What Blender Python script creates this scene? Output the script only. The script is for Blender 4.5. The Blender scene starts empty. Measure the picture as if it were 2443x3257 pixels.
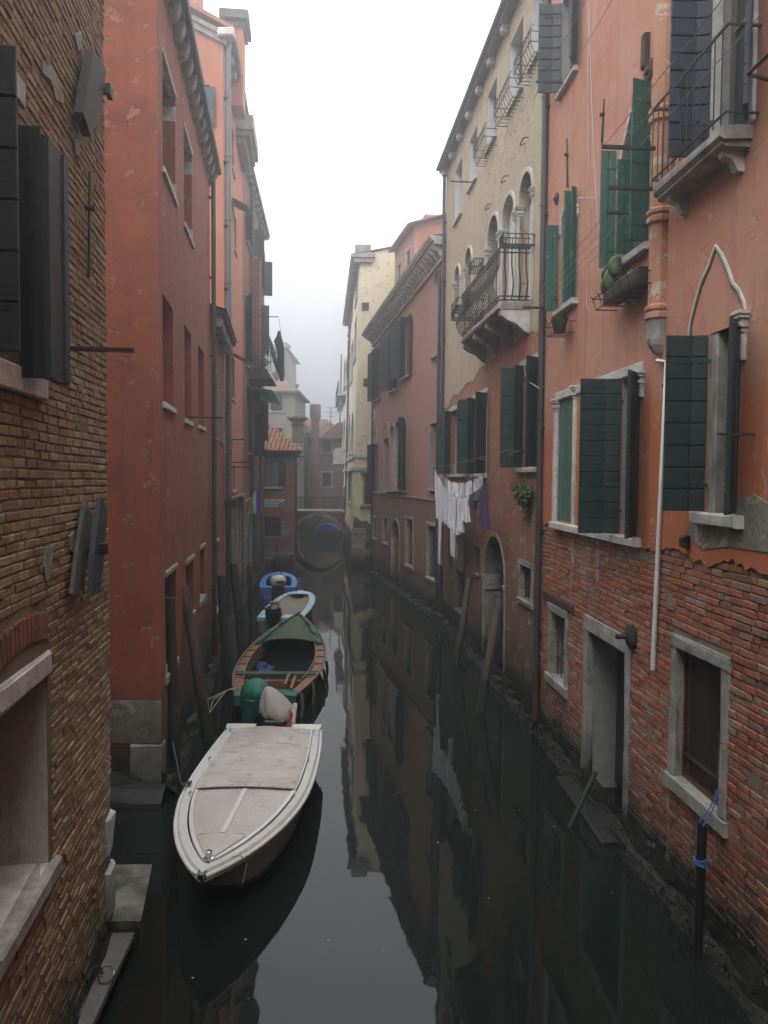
import bpy, bmesh, math, random
from math import sin, cos, pi, radians
from mathutils import Vector, Matrix, noise as mnoise
random.seed(11)
S = bpy.context.scene
COL = S.collection
V = Vector

# ------------------------------------------------------------------ camera
PX_W, PX_H, PX_F = 2443.0, 3257.0, 2447.5
cam_data = bpy.data.cameras.new('camera')
cam_data.sensor_fit = 'VERTICAL'
cam_data.sensor_height = 36.0
cam_data.lens = 36.0 * PX_F / PX_H
cam_data.clip_start = 0.05
cam_data.clip_end = 2000.0
cam = bpy.data.objects.new('camera', cam_data)
COL.objects.link(cam)
CAM = V((0.0, 0.0, 5.2))
CAM_R = Matrix.Rotation(radians(90 - 2.6), 3, 'X') @ Matrix.Rotation(radians(0.4), 3, 'Z')
cam.matrix_world = Matrix.Translation(CAM) @ CAM_R.to_4x4()
S.camera = cam

# ------------------------------------------------------------------ world, sun, exposure
world = bpy.data.worlds.new('World')
S.world = world
world.use_nodes = True
wn = world.node_tree
for n_ in list(wn.nodes):
    wn.nodes.remove(n_)
w_out = wn.nodes.new('ShaderNodeOutputWorld')
w_bg = wn.nodes.new('ShaderNodeBackground')
w_sky = wn.nodes.new('ShaderNodeTexSky')
w_sky.sky_type = 'NISHITA'
w_sky.sun_disc = False
w_sky.sun_elevation = radians(50)
w_sky.sun_rotation = radians(200)
w_sky.air_density = 1.0
w_sky.dust_density = 4.0
w_hsv = wn.nodes.new('ShaderNodeHueSaturation')
w_hsv.inputs['Saturation'].default_value = 0.10
w_tc = wn.nodes.new('ShaderNodeTexCoord')
w_sep = wn.nodes.new('ShaderNodeSeparateXYZ')
w_ramp = wn.nodes.new('ShaderNodeMapRange')      # overcast sky: the zenith is brighter than the horizon
w_ramp.inputs['From Min'].default_value = 0.0
w_ramp.inputs['From Max'].default_value = 1.0
w_ramp.inputs['To Min'].default_value = 0.45
w_ramp.inputs['To Max'].default_value = 2.6
w_mul = wn.nodes.new('ShaderNodeMix'); w_mul.data_type = 'RGBA'; w_mul.blend_type = 'MULTIPLY'
w_mul.inputs['Factor'].default_value = 1.0
w_flat = wn.nodes.new('ShaderNodeMix'); w_flat.data_type = 'RGBA'     # cloud deck evens the clear-sky gradient out
w_flat.inputs['Factor'].default_value = 0.75
w_flat.inputs['B'].default_value = (9.0, 9.25, 9.6, 1)
L_ = wn.links
L_.new(w_sky.outputs['Color'], w_hsv.inputs['Color'])
L_.new(w_hsv.outputs['Color'], w_flat.inputs['A'])
L_.new(w_tc.outputs['Generated'], w_sep.inputs['Vector'])
L_.new(w_sep.outputs['Z'], w_ramp.inputs['Value'])
L_.new(w_flat.outputs['Result'], w_mul.inputs['A'])
L_.new(w_ramp.outputs['Result'], w_mul.inputs['B'])
L_.new(w_mul.outputs['Result'], w_bg.inputs['Color'])
w_bg.inputs['Strength'].default_value = 0.10
L_.new(w_bg.outputs['Background'], w_out.inputs['Surface'])

sun_data = bpy.data.lights.new('sun', 'SUN')
sun_data.energy = 0.5
sun_data.angle = radians(50)
sun_data.color = (1.0, 0.96, 0.90)
sun = bpy.data.objects.new('sun', sun_data)
COL.objects.link(sun)
sun.rotation_euler = (radians(90 - 50), 0, radians(180 - 200))
sun.location = (0, 0, 60)

S.view_settings.view_transform = 'Standard'
S.view_settings.look = 'None'
S.view_settings.gamma = 1.0
S.view_settings.use_curve_mapping = False
S.view_settings.exposure = 0.95
S.cycles.use_denoising = True
S.cycles.max_bounces = 7
S.cycles.diffuse_bounces = 2
S.cycles.glossy_bounces = 3
S.cycles.transmission_bounces = 3
S.cycles.volume_bounces = 0
S.cycles.transparent_max_bounces = 6
S.cycles.caustics_reflective = False
S.cycles.caustics_refractive = False
S.cycles.sample_clamp_indirect = 6.0

# ------------------------------------------------------------------ measuring: sight lines met with real planes
def ray(px, py):
    d = CAM_R @ V(((px - PX_W / 2) / PX_F, -(py - PX_H / 2) / PX_F, -1.0))
    return d.normalized()
def on_z(px, py, z=0.0):
    d = ray(px, py)
    return CAM + d * ((z - CAM.z) / d.z)
def at_depth(px, py, y):
    d = ray(px, py)
    return CAM + d * (y / d.y)

class Frame:
    """local (u, n, z): u along a facade, n out of it, z up"""
    def __init__(s, p, q, flip=False):
        p = V((p[0], p[1], 0)); q = V((q[0], q[1], 0))
        s.o = p; s.u = (q - p).normalized(); s.L = (q - p).length
        s.n = V((s.u.y, -s.u.x, 0))
        if flip: s.n = -s.n
        s.z = V((0, 0, 1))
    def __call__(s, u, n, z):
        return s.o + s.u * u + s.n * n + s.z * z
    def hit(s, px, py, n=0.0):
        d = ray(px, py)
        t = ((s.o + s.n * n) - CAM).dot(s.n) / d.dot(s.n)
        w = CAM + d * t - s.o
        return w.dot(s.u), w.z
    def hit_u(s, px, py, u):
        d = ray(px, py); t = (s.o + s.u * u - CAM).dot(s.u) / d.dot(s.u)
        w = CAM + d * t - s.o; return w.dot(s.n), w.z
    def U(s, px, py, n=0.0): return s.hit(px, py, n)[0]
    def Z(s, px, py, n=0.0): return s.hit(px, py, n)[1]
    def depth_u(s, y): return (y - s.o.y) / s.u.y
    def rot(s):
        return Matrix((s.u, s.n, s.z)).transposed()
class LeanFrame(Frame):
    """a facade that has sunk and leans: x shifts by lean metres per metre of height"""
    def __init__(s, p, q, flip=False, lean=0.0):
        Frame.__init__(s, p, q, flip); s.lean = lean
    def __call__(s, u, n, z):
        return Frame.__call__(s, u, n, z) + V((s.lean * z, 0, 0))
    def hit(s, px, py, n=0.0):
        u, z = Frame.hit(s, px, py, n)
        for _ in range(4):
            u, z = Frame.hit(s, px, py, n + s.lean * z * s.n.x); u -= s.lean * z * s.u.x
        return u, z
class World:
    def __call__(s, x, y, z): return V((x, y, z))
    def rot(s): return Matrix.Identity(3)
WORLD = World()
class Loc:
    """a free frame: origin and heading"""
    def __init__(s, o, ang, pitch=0.0, rollx=0.0):
        s.o = V(o); s.m = Matrix.Rotation(ang, 3, 'Z') @ Matrix.Rotation(pitch, 3, 'X') @ Matrix.Rotation(rollx, 3, 'Y')
    def __call__(s, x, y, z): return s.o + s.m @ V((x, y, z))
    def rot(s): return s.m

# ------------------------------------------------------------------ mesh building
R = random.uniform
class MB:
    def __init__(s): s.v = []; s.f = []; s.m = []
    def add(s, vs, fs, mi=0):
        b = len(s.v); s.v += [V(a) for a in vs]
        for f in fs:
            s.f.append(tuple(b + i for i in f)); s.m.append(mi)
    def box(s, fr, a, b, mi=0, j=0.0, taper=0.0):
        x0, y0, z0 = a; x1, y1, z1 = b
        P = []
        for z in (z0, z1):
            for y in (y0, y1):
                for x in (x0, x1):
                    t = taper if y == y1 else 0
                    xx = x + (t if x == x0 else -t); zz = z + (t if z == z0 else -t)
                    P.append(fr(xx + R(-j, j), y + R(-j, j), zz + R(-j, j)))
        s.add(P, [(0, 2, 3, 1), (4, 5, 7, 6), (0, 1, 5, 4), (2, 6, 7, 3), (0, 4, 6, 2), (1, 3, 7, 5)], mi)
    def cbox(s, fr, a, b, c=0.01, mi=0, j=0.0):
        """box whose outward (n1) edges are chamfered"""
        x0, y0, z0 = a; x1, y1, z1 = b
        c = min(c, abs(x1 - x0) * .3, abs(z1 - z0) * .3)
        def q(i, y): return [(x0 + i, y, z0 + i), (x1 - i, y, z0 + i), (x1 - i, y, z1 - i), (x0 + i, y, z1 - i)]
        L = q(0, y0) + q(0, y1 - (c if y1 > y0 else -c)) + q(c, y1)
        P = [fr(x + R(-j, j), y + R(-j, j), z + R(-j, j)) for x, y, z in L]
        F = [(3, 2, 1, 0), (8, 9, 10, 11)]
        for k in (0, 4):
            for i in range(4):
                F.append((k + i, k + (i + 1) % 4, k + 4 + (i + 1) % 4, k + 4 + i))
        s.add(P, F, mi)
    def tube(s, pts, r, seg=8, mi=0, cap=True, r2=None):
        pts = [V(p) for p in pts]; n = len(pts)
        rings = []; up = None
        for i, p in enumerate(pts):
            t = (pts[min(i + 1, n - 1)] - pts[max(i - 1, 0)])
            t = t.normalized() if t.length > 1e-9 else V((0, 0, 1))
            if up is None:
                up = V((0, 0, 1)) if abs(t.z) < .9 else V((1, 0, 0))
            a = t.cross(up).normalized(); up = a.cross(t).normalized()
            rr = r if r2 is None else r + (r2 - r) * i / max(1, n - 1)
            rings.append([p + (a * cos(2 * pi * k / seg) + up * sin(2 * pi * k / seg)) * rr for k in range(seg)])
        s.loft(rings, True, cap, mi)
    def loft(s, rings, closed=True, cap=False, mi=0):
        n = len(rings[0]); P = [p for r in rings for p in r]; F = []
        for i in range(len(rings) - 1):
            for k in range(n if closed else n - 1):
                k2 = (k + 1) % n
                F.append((i * n + k, i * n + k2, (i + 1) * n + k2, (i + 1) * n + k))
        if cap:
            F.append(tuple(range(n - 1, -1, -1)))
            F.append(tuple((len(rings) - 1) * n + k for k in range(n)))
        s.add(P, F, mi)
    def prism(s, fr, poly, n0, n1, mi=0):
        """(u, z) outline between the depths n0 and n1"""
        k = len(poly)
        P = [fr(u, n0, z) for u, z in poly] + [fr(u, n1, z) for u, z in poly]
        F = [tuple(range(k - 1, -1, -1)), tuple(range(k, 2 * k))]
        for i in range(k):
            F.append((i, (i + 1) % k, k + (i + 1) % k, k + i))
        s.add(P, F, mi)
    def band(s, fr, path, w, n0, n1, mi=0):
        """a strip of width w that follows a (u, z) path (mouldings, arch rings)"""
        inn, out = [], []
        for i, (u, z) in enumerate(path):
            a = path[max(0, i - 1)]; b = path[min(len(path) - 1, i + 1)]
            t = V((b[0] - a[0], b[1] - a[1])); t = t.normalized() if t.length > 1e-9 else V((1, 0))
            nn = V((-t.y, t.x)); inn.append((u, z)); out.append((u + nn.x * w, z + nn.y * w))
        rings = []
        for (a, b) in zip(inn, out):
            rings.append([fr(a[0], n0, a[1]), fr(a[0], n1, a[1]), fr(b[0], n1, b[1]), fr(b[0], n0, b[1])])
        s.loft(rings, True, True, mi)
    def lathe(s, fr, prof, seg=12, mi=0, axis='z'):
        rings = []
        for r, h in prof:
            ring = []
            for k in range(seg):
                a = 2 * pi * k / seg
                if axis == 'z': ring.append(fr(r * cos(a), r * sin(a), h))
                elif axis == 'n': ring.append(fr(r * cos(a), h, r * sin(a)))
                else: ring.append(fr(h, r * cos(a), r * sin(a)))
            rings.append(ring)
        s.loft(rings, True, True, mi)
    def grid(s, P, mi=0):
        """P[i][j] points"""
        n = len(P[0]); F = []
        for i in range(len(P) - 1):
            for j in range(n - 1):
                F.append((i * n + j, i * n + j + 1, (i + 1) * n + j + 1, (i + 1) * n + j))
        s.add([p for r in P for p in r], F, mi)

def root_of(o):
    while o.parent: o = o.parent
    return o
def obj(name, mb, mats, parent=None, smooth=False, fix=True, kind=None):
    base = root_of(parent).location if parent else V((0, 0, 0))
    me = bpy.data.meshes.new(name)
    me.from_pydata([tuple(p - base) for p in mb.v], [], mb.f)
    if not isinstance(mats, (list, tuple)): mats = [mats]
    for m in mats: me.materials.append(m)
    if len(mats) > 1: me.polygons.foreach_set('material_index', mb.m)
    if smooth: me.polygons.foreach_set('use_smooth', [True] * len(me.polygons))
    me.update()
    if fix:
        bm = bmesh.new(); bm.from_mesh(me)
        bmesh.ops.recalc_face_normals(bm, faces=bm.faces)
        bm.to_mesh(me); bm.free()
    if smooth == 'auto':
        try: me.set_sharp_from_angle(angle=radians(40))
        except Exception: pass
    o = bpy.data.objects.new(name, me)
    COL.objects.link(o)
    if parent: o.parent = parent
    if kind: o['kind'] = kind
    return o
def tag(o, label, cat, group=None):
    o['label'] = label; o['category'] = cat
    if group: o['group'] = group
    return o
def thing(name, label, cat, loc, group=None):
    o = bpy.data.objects.new(name, None); COL.objects.link(o)
    o.empty_display_size = 0.2
    o.location = V(loc)
    return tag(o, label, cat, group)
def piece(name, me, fr_rot, pos, parent, scale=(1, 1, 1)):
    """one instance of a shared mesh, placed in the world under parent"""
    o = bpy.data.objects.new(name, me); COL.objects.link(o)
    o.parent = parent
    base = root_of(parent).location
    o.matrix_local = Matrix.Translation(V(pos) - base) @ fr_rot.to_4x4() @ Matrix.Diagonal((*scale, 1))
    return o
def centered(mb, fr, mats, nm):
    me = bpy.data.meshes.new(nm); me.from_pydata([tuple(p) for p in mb.v], [], mb.f)
    me.materials.append(mats); me.update()
    bm = bmesh.new(); bm.from_mesh(me); bmesh.ops.recalc_face_normals(bm, faces=bm.faces); bm.to_mesh(me); bm.free()
    return me
def own(o, parent_loc_obj, loc):
    """make a top-level mesh sit at loc (its base) instead of the world origin"""
    o.data.transform(Matrix.Translation(-V(loc))); o.location = V(loc); return o
def single(name, mb, mats, label, cat, loc, group=None, smooth=False):
    o = obj(name, mb, mats, None, smooth)
    own(o, None, loc)
    return tag(o, label, cat, group)
# ------------------------------------------------------------------ materials
class NT:
    def __init__(s, name):
        s.mat = bpy.data.materials.new(name); s.mat.use_nodes = True
        s.t = s.mat.node_tree; s.b = s.t.nodes['Principled BSDF']; s.out = s.t.nodes['Material Output']
    def n(s, typ, **kw):
        nd = s.t.nodes.new(typ)
        for k, v in kw.items(): setattr(nd, k, v)
        return nd
    def l(s, a, b): s.t.links.new(a, b)
    def set(s, sock, v):
        if isinstance(v, bpy.types.NodeSocket): s.l(v, sock)
        elif isinstance(v, (tuple, list)) and len(v) == 3 and sock.type == 'RGBA': sock.default_value = (*v, 1)
        else: sock.default_value = v
    def pos(s):
        if not hasattr(s, '_p'): s._p = s.n('ShaderNodeNewGeometry').outputs['Position']
        return s._p
    def objco(s): return s.n('ShaderNodeTexCoord').outputs['Object']
    def scale(s, vec, sc):
        m = s.n('ShaderNodeVectorMath', operation='MULTIPLY'); s.l(vec, m.inputs[0]); m.inputs[1].default_value = sc
        return m.outputs[0]
    def noise(s, vec, sc, det=5, rough=.55, dist=0.0, col=False):
        nd = s.n('ShaderNodeTexNoise'); s.l(vec, nd.inputs['Vector'])
        nd.inputs['Scale'].default_value = sc; nd.inputs['Detail'].default_value = det
        nd.inputs['Roughness'].default_value = rough; nd.inputs['Distortion'].default_value = dist
        return nd.outputs['Color' if col else 'Fac']
    def voro(s, vec, sc, feat='F1', out='Distance'):
        nd = s.n('ShaderNodeTexVoronoi', feature=feat); s.l(vec, nd.inputs['Vector']); nd.inputs['Scale'].default_value = sc
        return nd.outputs[out]
    def math(s, op, a, b=0.5, clamp=False):
        m = s.n('ShaderNodeMath', operation=op, use_clamp=clamp); s.set(m.inputs[0], a); s.set(m.inputs[1], b); return m.outputs[0]
    def step(s, v, a, b, lo=0.0, hi=1.0):
        m = s.n('ShaderNodeMapRange'); m.interpolation_type = 'SMOOTHSTEP'
        s.set(m.inputs['Value'], v); m.inputs['From Min'].default_value = a; m.inputs['From Max'].default_value = b
        m.inputs['To Min'].default_value = lo; m.inputs['To Max'].default_value = hi
        return m.outputs[0]
    def mix(s, fac, a, b, blend='MIX'):
        m = s.n('ShaderNodeMix', data_type='RGBA', blend_type=blend)
        s.set(m.inputs['Factor'], fac); s.set(m.inputs['A'], a); s.set(m.inputs['B'], b); return m.outputs['Result']
    def ramp(s, v, stops):
        r = s.n('ShaderNodeValToRGB'); s.set(r.inputs['Fac'], v)
        e = r.color_ramp.elements
        while len(e) < len(stops): e.new(0.5)
        for el, (p, c) in zip(e, stops): el.position = p; el.color = (*c, 1)
        return r.outputs['Color']
    def sep(s, v):
        x = s.n('ShaderNodeSeparateXYZ'); s.l(v, x.inputs[0]); return x.outputs
    def rnd(s):
        """a random value per object and per loose piece"""
        a = s.n('ShaderNodeObjectInfo').outputs['Random']; b = s.n('ShaderNodeNewGeometry').outputs['Random Per Island']
        return s.math('FRACT', s.math('ADD', s.math('MULTIPLY', a, 7.31), b), 0)
    def bump(s, h, dist=.01, strength=1.0, nrm=None):
        b = s.n('ShaderNodeBump'); s.set(b.inputs['Height'], h); b.inputs['Distance'].default_value = dist
        b.inputs['Strength'].default_value = strength
        if nrm is not None: s.l(nrm, b.inputs['Normal'])
        return b.outputs[0]
    def done(s, col, rough=.85, nrm=None, metal=0.0, spec=None):
        s.set(s.b.inputs['Base Color'], col); s.set(s.b.inputs['Roughness'], rough); s.b.inputs['Metallic'].default_value = metal
        if nrm is not None: s.l(nrm, s.b.inputs['Normal'])
        if spec is not None: s.b.inputs['Specular IOR Level'].default_value = spec
        return s.mat

def tide(t, col, top=0.55, blur=.35, wet=(.012, .014, .009)):
    """weed and slime between the tide marks, then a bleached salt line"""
    z = t.sep(t.pos())[2]
    nz = t.math('MULTIPLY_ADD', t.noise(t.scale(t.pos(), (1, 1, .5)), 2.2, 5), .9)
    t.t.nodes[-1].inputs[2].default_value = -.45
    zz = t.math('SUBTRACT', z, nz)
    g = t.noise(t.pos(), 9, 4)
    weed = t.mix(g, wet, (wet[0] * 1.5, wet[1] * 2.4, wet[2] * 1.2))
    damp = t.step(zz, top + .15, top + .15 + blur * 3, 1, 0)
    col = t.mix(t.math('MULTIPLY', damp, .55), col, (.035, .028, .02))
    k = t.step(zz, top - blur * .4, top + blur * .6, 1, 0)
    return t.mix(k, col, weed), k

def stucco(name, c1, c2, c3=None, var=.5, streak=.35, patch=None, patch_amt=.5, tide_top=.5, brick=None, udir=(0, 1, 0), bump=.012, grime=(.06, .05, .045), fade=None, fine=1.0):
    """lime plaster: blotches, rain streaks, scars; brick shows where it has fallen off"""
    t = NT(name); p = t.pos()
    big = t.noise(p, .55, 6, .6); mid = t.noise(p, 2.6, 6, .62); fin = t.noise(p, 26, 4, .6)
    col = t.mix(t.step(big, .32, .68), c1, c2)
    col = t.mix(t.math('MULTIPLY', t.step(mid, .42, .75), var), col, c3 or tuple(x * .72 for x in c1))
    if fade:                                     # an older repaint: a band of another tint below a ragged height
        zf, cf, w = fade
        z = t.sep(p)[2]
        k = t.step(t.math('ADD', z, t.math('MULTIPLY', t.noise(p, 1.2, 5), 2.0)), zf - w + 1, zf + w + 1, 1, 0)
        col = t.mix(k, col, cf)
    st = t.noise(t.scale(p, (1, 1, .06)), 5.0, 4, .6)
    col = t.mix(t.math('MULTIPLY', t.step(st, .5, .8), streak), col, grime)
    col = t.mix(t.math('MULTIPLY', t.step(fin, .3, .75), .22 * fine), col, tuple(x * .55 for x in c1))
    h = t.math('ADD', t.math('MULTIPLY', fin, .35 * fine), mid)
    if patch is not None:                        # scars and bare render
        pn = t.noise(t.scale(p, (1, 1, 1.3)), 3.1, 7, .68, .4)
        k = t.step(pn, .60 - .12 * patch_amt, .63 - .12 * patch_amt)
        col = t.mix(k, col, patch); h = t.math('SUBTRACT', h, t.math('MULTIPLY', k, .8))
    if brick is not None:
        zb, soft, bc1, bc2, mort = brick
        cb, hb = bricktex(t, udir, bc1, bc2, mort)
        z = t.sep(p)[2]
        k = t.step(t.math('ADD', z, t.math('MULTIPLY', t.noise(t.scale(p, (1, 1, .7)), .9, 7, .65), soft)), zb + soft * .47, zb + soft * .53, 1, 0)
        col = t.mix(k, col, cb); h = t.mix(k, h, t.math('ADD', hb, -.6))
    col, k = tide(t, col, tide_top)
    return t.done(col, t.mix(k, (.88,) * 3, (.5,) * 3), t.bump(h, bump))

def bricktex(t, udir, c1, c2, mort, sc=1.0):
    p = t.pos(); wv = t.noise(p, 1.5, 3, col=True)
    dv = t.n('ShaderNodeVectorMath', operation='DOT_PRODUCT'); t.l(p, dv.inputs[0]); dv.inputs[1].default_value = (*udir[:2], 0)
    cx = t.n('ShaderNodeCombineXYZ'); t.l(dv.outputs['Value'], cx.inputs[0])
    t.l(t.math('ADD', t.sep(p)[2], t.math('MULTIPLY', t.sep(wv)[0], .05)), cx.inputs[1])
    b = t.n('ShaderNodeTexBrick'); t.l(cx.outputs[0], b.inputs['Vector'])
    b.inputs['Scale'].default_value = 1.0; b.inputs['Brick Width'].default_value = .27 * sc; b.inputs['Row Height'].default_value = .075 * sc
    b.inputs['Mortar Size'].default_value = .008 * sc; b.inputs['Mortar Smooth'].default_value = .5; b.inputs['Bias'].default_value = -.1
    t.set(b.inputs['Color1'], c1); t.set(b.inputs['Color2'], c2); t.set(b.inputs['Mortar'], mort)
    col = t.mix(t.math('MULTIPLY', t.noise(p, 5, 5, .7), .5), b.outputs['Color'], tuple(x * .45 for x in c2))
    col = t.mix(t.math('MULTIPLY', t.step(t.noise(p, .8, 5), .5, .7), .4), col, tuple(.4 * a + .25 * b_ for a, b_ in zip(c1, mort)))
    return col, t.math('SUBTRACT', t.math('MULTIPLY', t.noise(p, 18, 4), .6), b.outputs['Fac'])

def brickwall(name, udir, c1, c2, mort, tide_top=.5):
    t = NT(name); col, h = bricktex(t, udir, c1, c2, mort)
    col, k = tide(t, col, tide_top)
    return t.done(col, .9, t.bump(h, .015))

def brickmat(name, cols, tide_top=.6, wash=None):
    """single bricks, each with its own tint"""
    t = NT(name); p = t.pos(); r = t.rnd()
    col = t.ramp(r, [(i / (len(cols) - 1), c) for i, c in enumerate(cols)])
    zone = t.noise(p, .7, 4, .6)
    col = t.mix(t.math('MULTIPLY', t.step(zone, .45, .7), .55), col, cols[0], 'MIX')
    col = t.mix(t.math('MULTIPLY', t.step(t.noise(p, 14, 5, .65), .4, .75), .55), col, tuple(x * .42 for x in cols[-1]))
    if wash: col = t.mix(t.math('MULTIPLY', t.step(t.noise(p, 1.3, 6, .65), .52, .66), wash[1]), col, wash[0])
    col, k = tide(t, col, tide_top, .3)
    h = t.math('ADD', t.noise(p, 30, 5, .65), t.noise(p, 9, 3))
    return t.done(col, t.mix(k, (.9,) * 3, (.55,) * 3), t.bump(h, .008))

def mortar(name, c1, c2, tide_top=.55):
    t = NT(name); p = t.pos(); a = t.noise(p, 3, 6, .65); b = t.noise(p, 40, 4, .6)
    col = t.mix(a, c1, c2); col, k = tide(t, col, tide_top)
    return t.done(col, .95, t.bump(t.math('ADD', b, a), .012))

def stone(name, c1=(.36, .34, .31), c2=(.22, .205, .18), dark=(.06, .055, .05), tide_top=.35, amt=.7):
    t = NT(name); p = t.pos(); a = t.noise(p, 4.5, 7, .68); b = t.noise(p, 32, 4, .6)
    col = t.mix(t.step(a, .35, .65), c1, c2)
    g = t.step(t.noise(t.scale(p, (1, 1, .45)), 3.3, 7, .7), .5, .72)
    col = t.mix(t.math('MULTIPLY', g, amt), col, dark)
    col = t.mix(t.math('MULTIPLY', t.rnd(), .22), col, (.13, .12, .10))
    col, k = tide(t, col, tide_top, .25)
    return t.done(col, .8, t.bump(t.math('ADD', t.math('MULTIPLY', b, .5), a), .012))

def paintwood(name, c, c2=None, bare=None, amt=.15, rough=.55, grain=(1, 1, .15), vert=False):
    t = NT(name); p = t.pos(); c2 = c2 or tuple(x * 1.7 + .004 for x in c)
    g = t.noise(t.scale(p, (.35, .35, 3.0) if not vert else (3, 3, .25)), 9, 5, .7)
    col = t.mix(t.step(g, .4, .75), c, c2)
    col = t.mix(t.math('MULTIPLY', t.rnd(), .35), col, tuple(x * .55 for x in c))
    if bare: col = t.mix(t.math('MULTIPLY', t.step(t.noise(p, 11, 6, .75), .57, .68), amt * 4), col, bare)
    col = t.mix(t.math('MULTIPLY', t.step(t.noise(p, 2.2, 5), .5, .75), .35), col, tuple(x * .6 + .012 for x in c))
    return t.done(col, rough, t.bump(g, .005))

def plain(name, c, rough=.6, metal=0.0, var=.35, sc=12, bump=.003, spec=None):
    t = NT(name); p = t.pos(); a = t.noise(p, sc, 5, .65)
    col = t.mix(t.math('MULTIPLY', t.step(a, .35, .75), var), c, tuple(x * .4 for x in c))
    return t.done(col, rough, t.bump(a, bump), metal, spec)

def wood(name, c, c2, rough=.75, tide_top=None):
    t = NT(name); p = t.pos(); g = t.noise(t.scale(p, (6, 6, .45)), 4, 6, .7)
    col = t.mix(t.step(g, .3, .7), c, c2)
    col = t.mix(t.math('MULTIPLY', t.step(t.noise(p, 1.4, 5), .5, .7), .5), col, tuple(x * .4 for x in c))
    k = None
    if tide_top is not None: col, k = tide(t, col, tide_top, .3)
    return t.done(col, rough, t.bump(g, .008))

def glass(name, c=(.02, .022, .024), rough=.12):
    t = NT(name); p = t.pos()
    col = t.mix(t.noise(p, 1.5, 4), c, tuple(x * 2.2 + .004 for x in c))
    return t.done(col, rough, t.bump(t.noise(p, 2.0, 2), .004), 0.0, .6)

def fabric(name, c, sc=7, rough=.9):
    t = NT(name); p = t.objco(); a = t.noise(p, sc, 5, .6)
    col = t.mix(t.math('MULTIPLY', a, .35), c, tuple(x * .6 for x in c))
    return t.done(col, rough, t.bump(t.noise(p, 90, 2), .001))

M = {}
# ------------------------------------------------------------------ building kit
def arch_pts(u0, u1, zs, kind='round', n=12, rise=None):
    """arch line from (u0, zs) over to (u1, zs)"""
    c = (u0 + u1) / 2; r = abs(u1 - u0) / 2; h = rise or r; P = []
    for i in range(n + 1):
        a = pi * i / n
        if kind == 'round': P.append((c - r * cos(a), zs + h * sin(a)))
        elif kind == 'point':
            x = -cos(a); P.append((c + r * x, zs + h * (1 - abs(x) ** 1.7)))
        elif kind == 'seg': P.append((c - r * cos(a), zs + h * sin(a)))
    return P

def op(u0, u1, z0, z1, depth=.22, arch=None, rise=None):
    a, b = min(u0, u1), max(u0, u1)
    return dict(u0=a, u1=b, z0=min(z0, z1), z1=max(z0, z1), d=depth, arch=arch, rise=rise or (b - a) / 2)
def opx(W, p, q, depth=.22, arch=None, rise=None, n=0.0):
    """opening from two opposite corners given by their sight lines"""
    a = W.hit(*p, n); b = W.hit(*q, n)
    return op(a[0], b[0], a[1], b[1], depth, arch, rise)

def facade(mb, W, u0, u1, z0, z1, ops=(), n=0.0, mi=0, reveal_mi=None, reveals=True):
    us = sorted({u0, u1, *[o[k] for o in ops for k in ('u0', 'u1') if u0 < o[k] < u1]})
    zs = sorted({z0, z1, *[o[k] for o in ops for k in ('z0', 'z1') if z0 < o[k] < z1]})
    idx = {}; vs = []; fs = []
    def vi(i, j):
        if (i, j) not in idx: idx[(i, j)] = len(vs); vs.append(W(us[i], n, zs[j]))
        return idx[(i, j)]
    for i in range(len(us) - 1):
        for j in range(len(zs) - 1):
            cu, cz = (us[i] + us[i + 1]) / 2, (zs[j] + zs[j + 1]) / 2
            if any(o['u0'] < cu < o['u1'] and o['z0'] < cz < o['z1'] for o in ops): continue
            fs.append((vi(i, j), vi(i + 1, j), vi(i + 1, j + 1), vi(i, j + 1)))
    mb.add(vs, fs, mi)
    rm = mi if reveal_mi is None else reveal_mi
    for o in ops if reveals else ():
        a, b, c, d, dp = o['u0'], o['u1'], o['z0'], o['z1'], o['d']
        if o['arch']:
            sp = d - o['rise']; P = arch_pts(a, b, sp, o['arch'], 12, o['rise'])
            for (p, q) in zip(P[:-1], P[1:]):
                mb.add([W(p[0], n, p[1]), W(q[0], n, q[1]), W(q[0], n, d), W(p[0], n, d)], [(0, 1, 2, 3)], mi)
                mb.add([W(p[0], n, p[1]), W(q[0], n, q[1]), W(q[0], n - dp, q[1]), W(p[0], n - dp, p[1])], [(0, 1, 2, 3)], rm)
            d = sp
        else:
            mb.add([W(a, n, d), W(b, n, d), W(b, n - dp, d), W(a, n - dp, d)], [(0, 1, 2, 3)], rm)
        mb.add([W(a, n, c), W(b, n, c), W(b, n - dp, c), W(a, n - dp, c)], [(0, 1, 2, 3)], rm)
        for u in (a, b):
            mb.add([W(u, n, c), W(u, n, d), W(u, n - dp, d), W(u, n - dp, c)], [(0, 1, 2, 3)], rm)

def shell(mb, W, u0, u1, z0, z1, depth, ends=True, roof=True, n=0.0, mi=0):
    b = n - depth
    q = [(u1, b)]
    mb.add([W(u0, b, z0), W(u1, b, z0), W(u1, b, z1), W(u0, b, z1)], [(0, 1, 2, 3)], mi)
    if ends:
        for u in (u0, u1):
            mb.add([W(u, b, z0), W(u, n, z0), W(u, n, z1), W(u, b, z1)], [(0, 1, 2, 3)], mi)
    if roof: mb.add([W(u0, b, z1), W(u1, b, z1), W(u1, n, z1), W(u0, n, z1)], [(0, 1, 2, 3)], mi)

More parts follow.
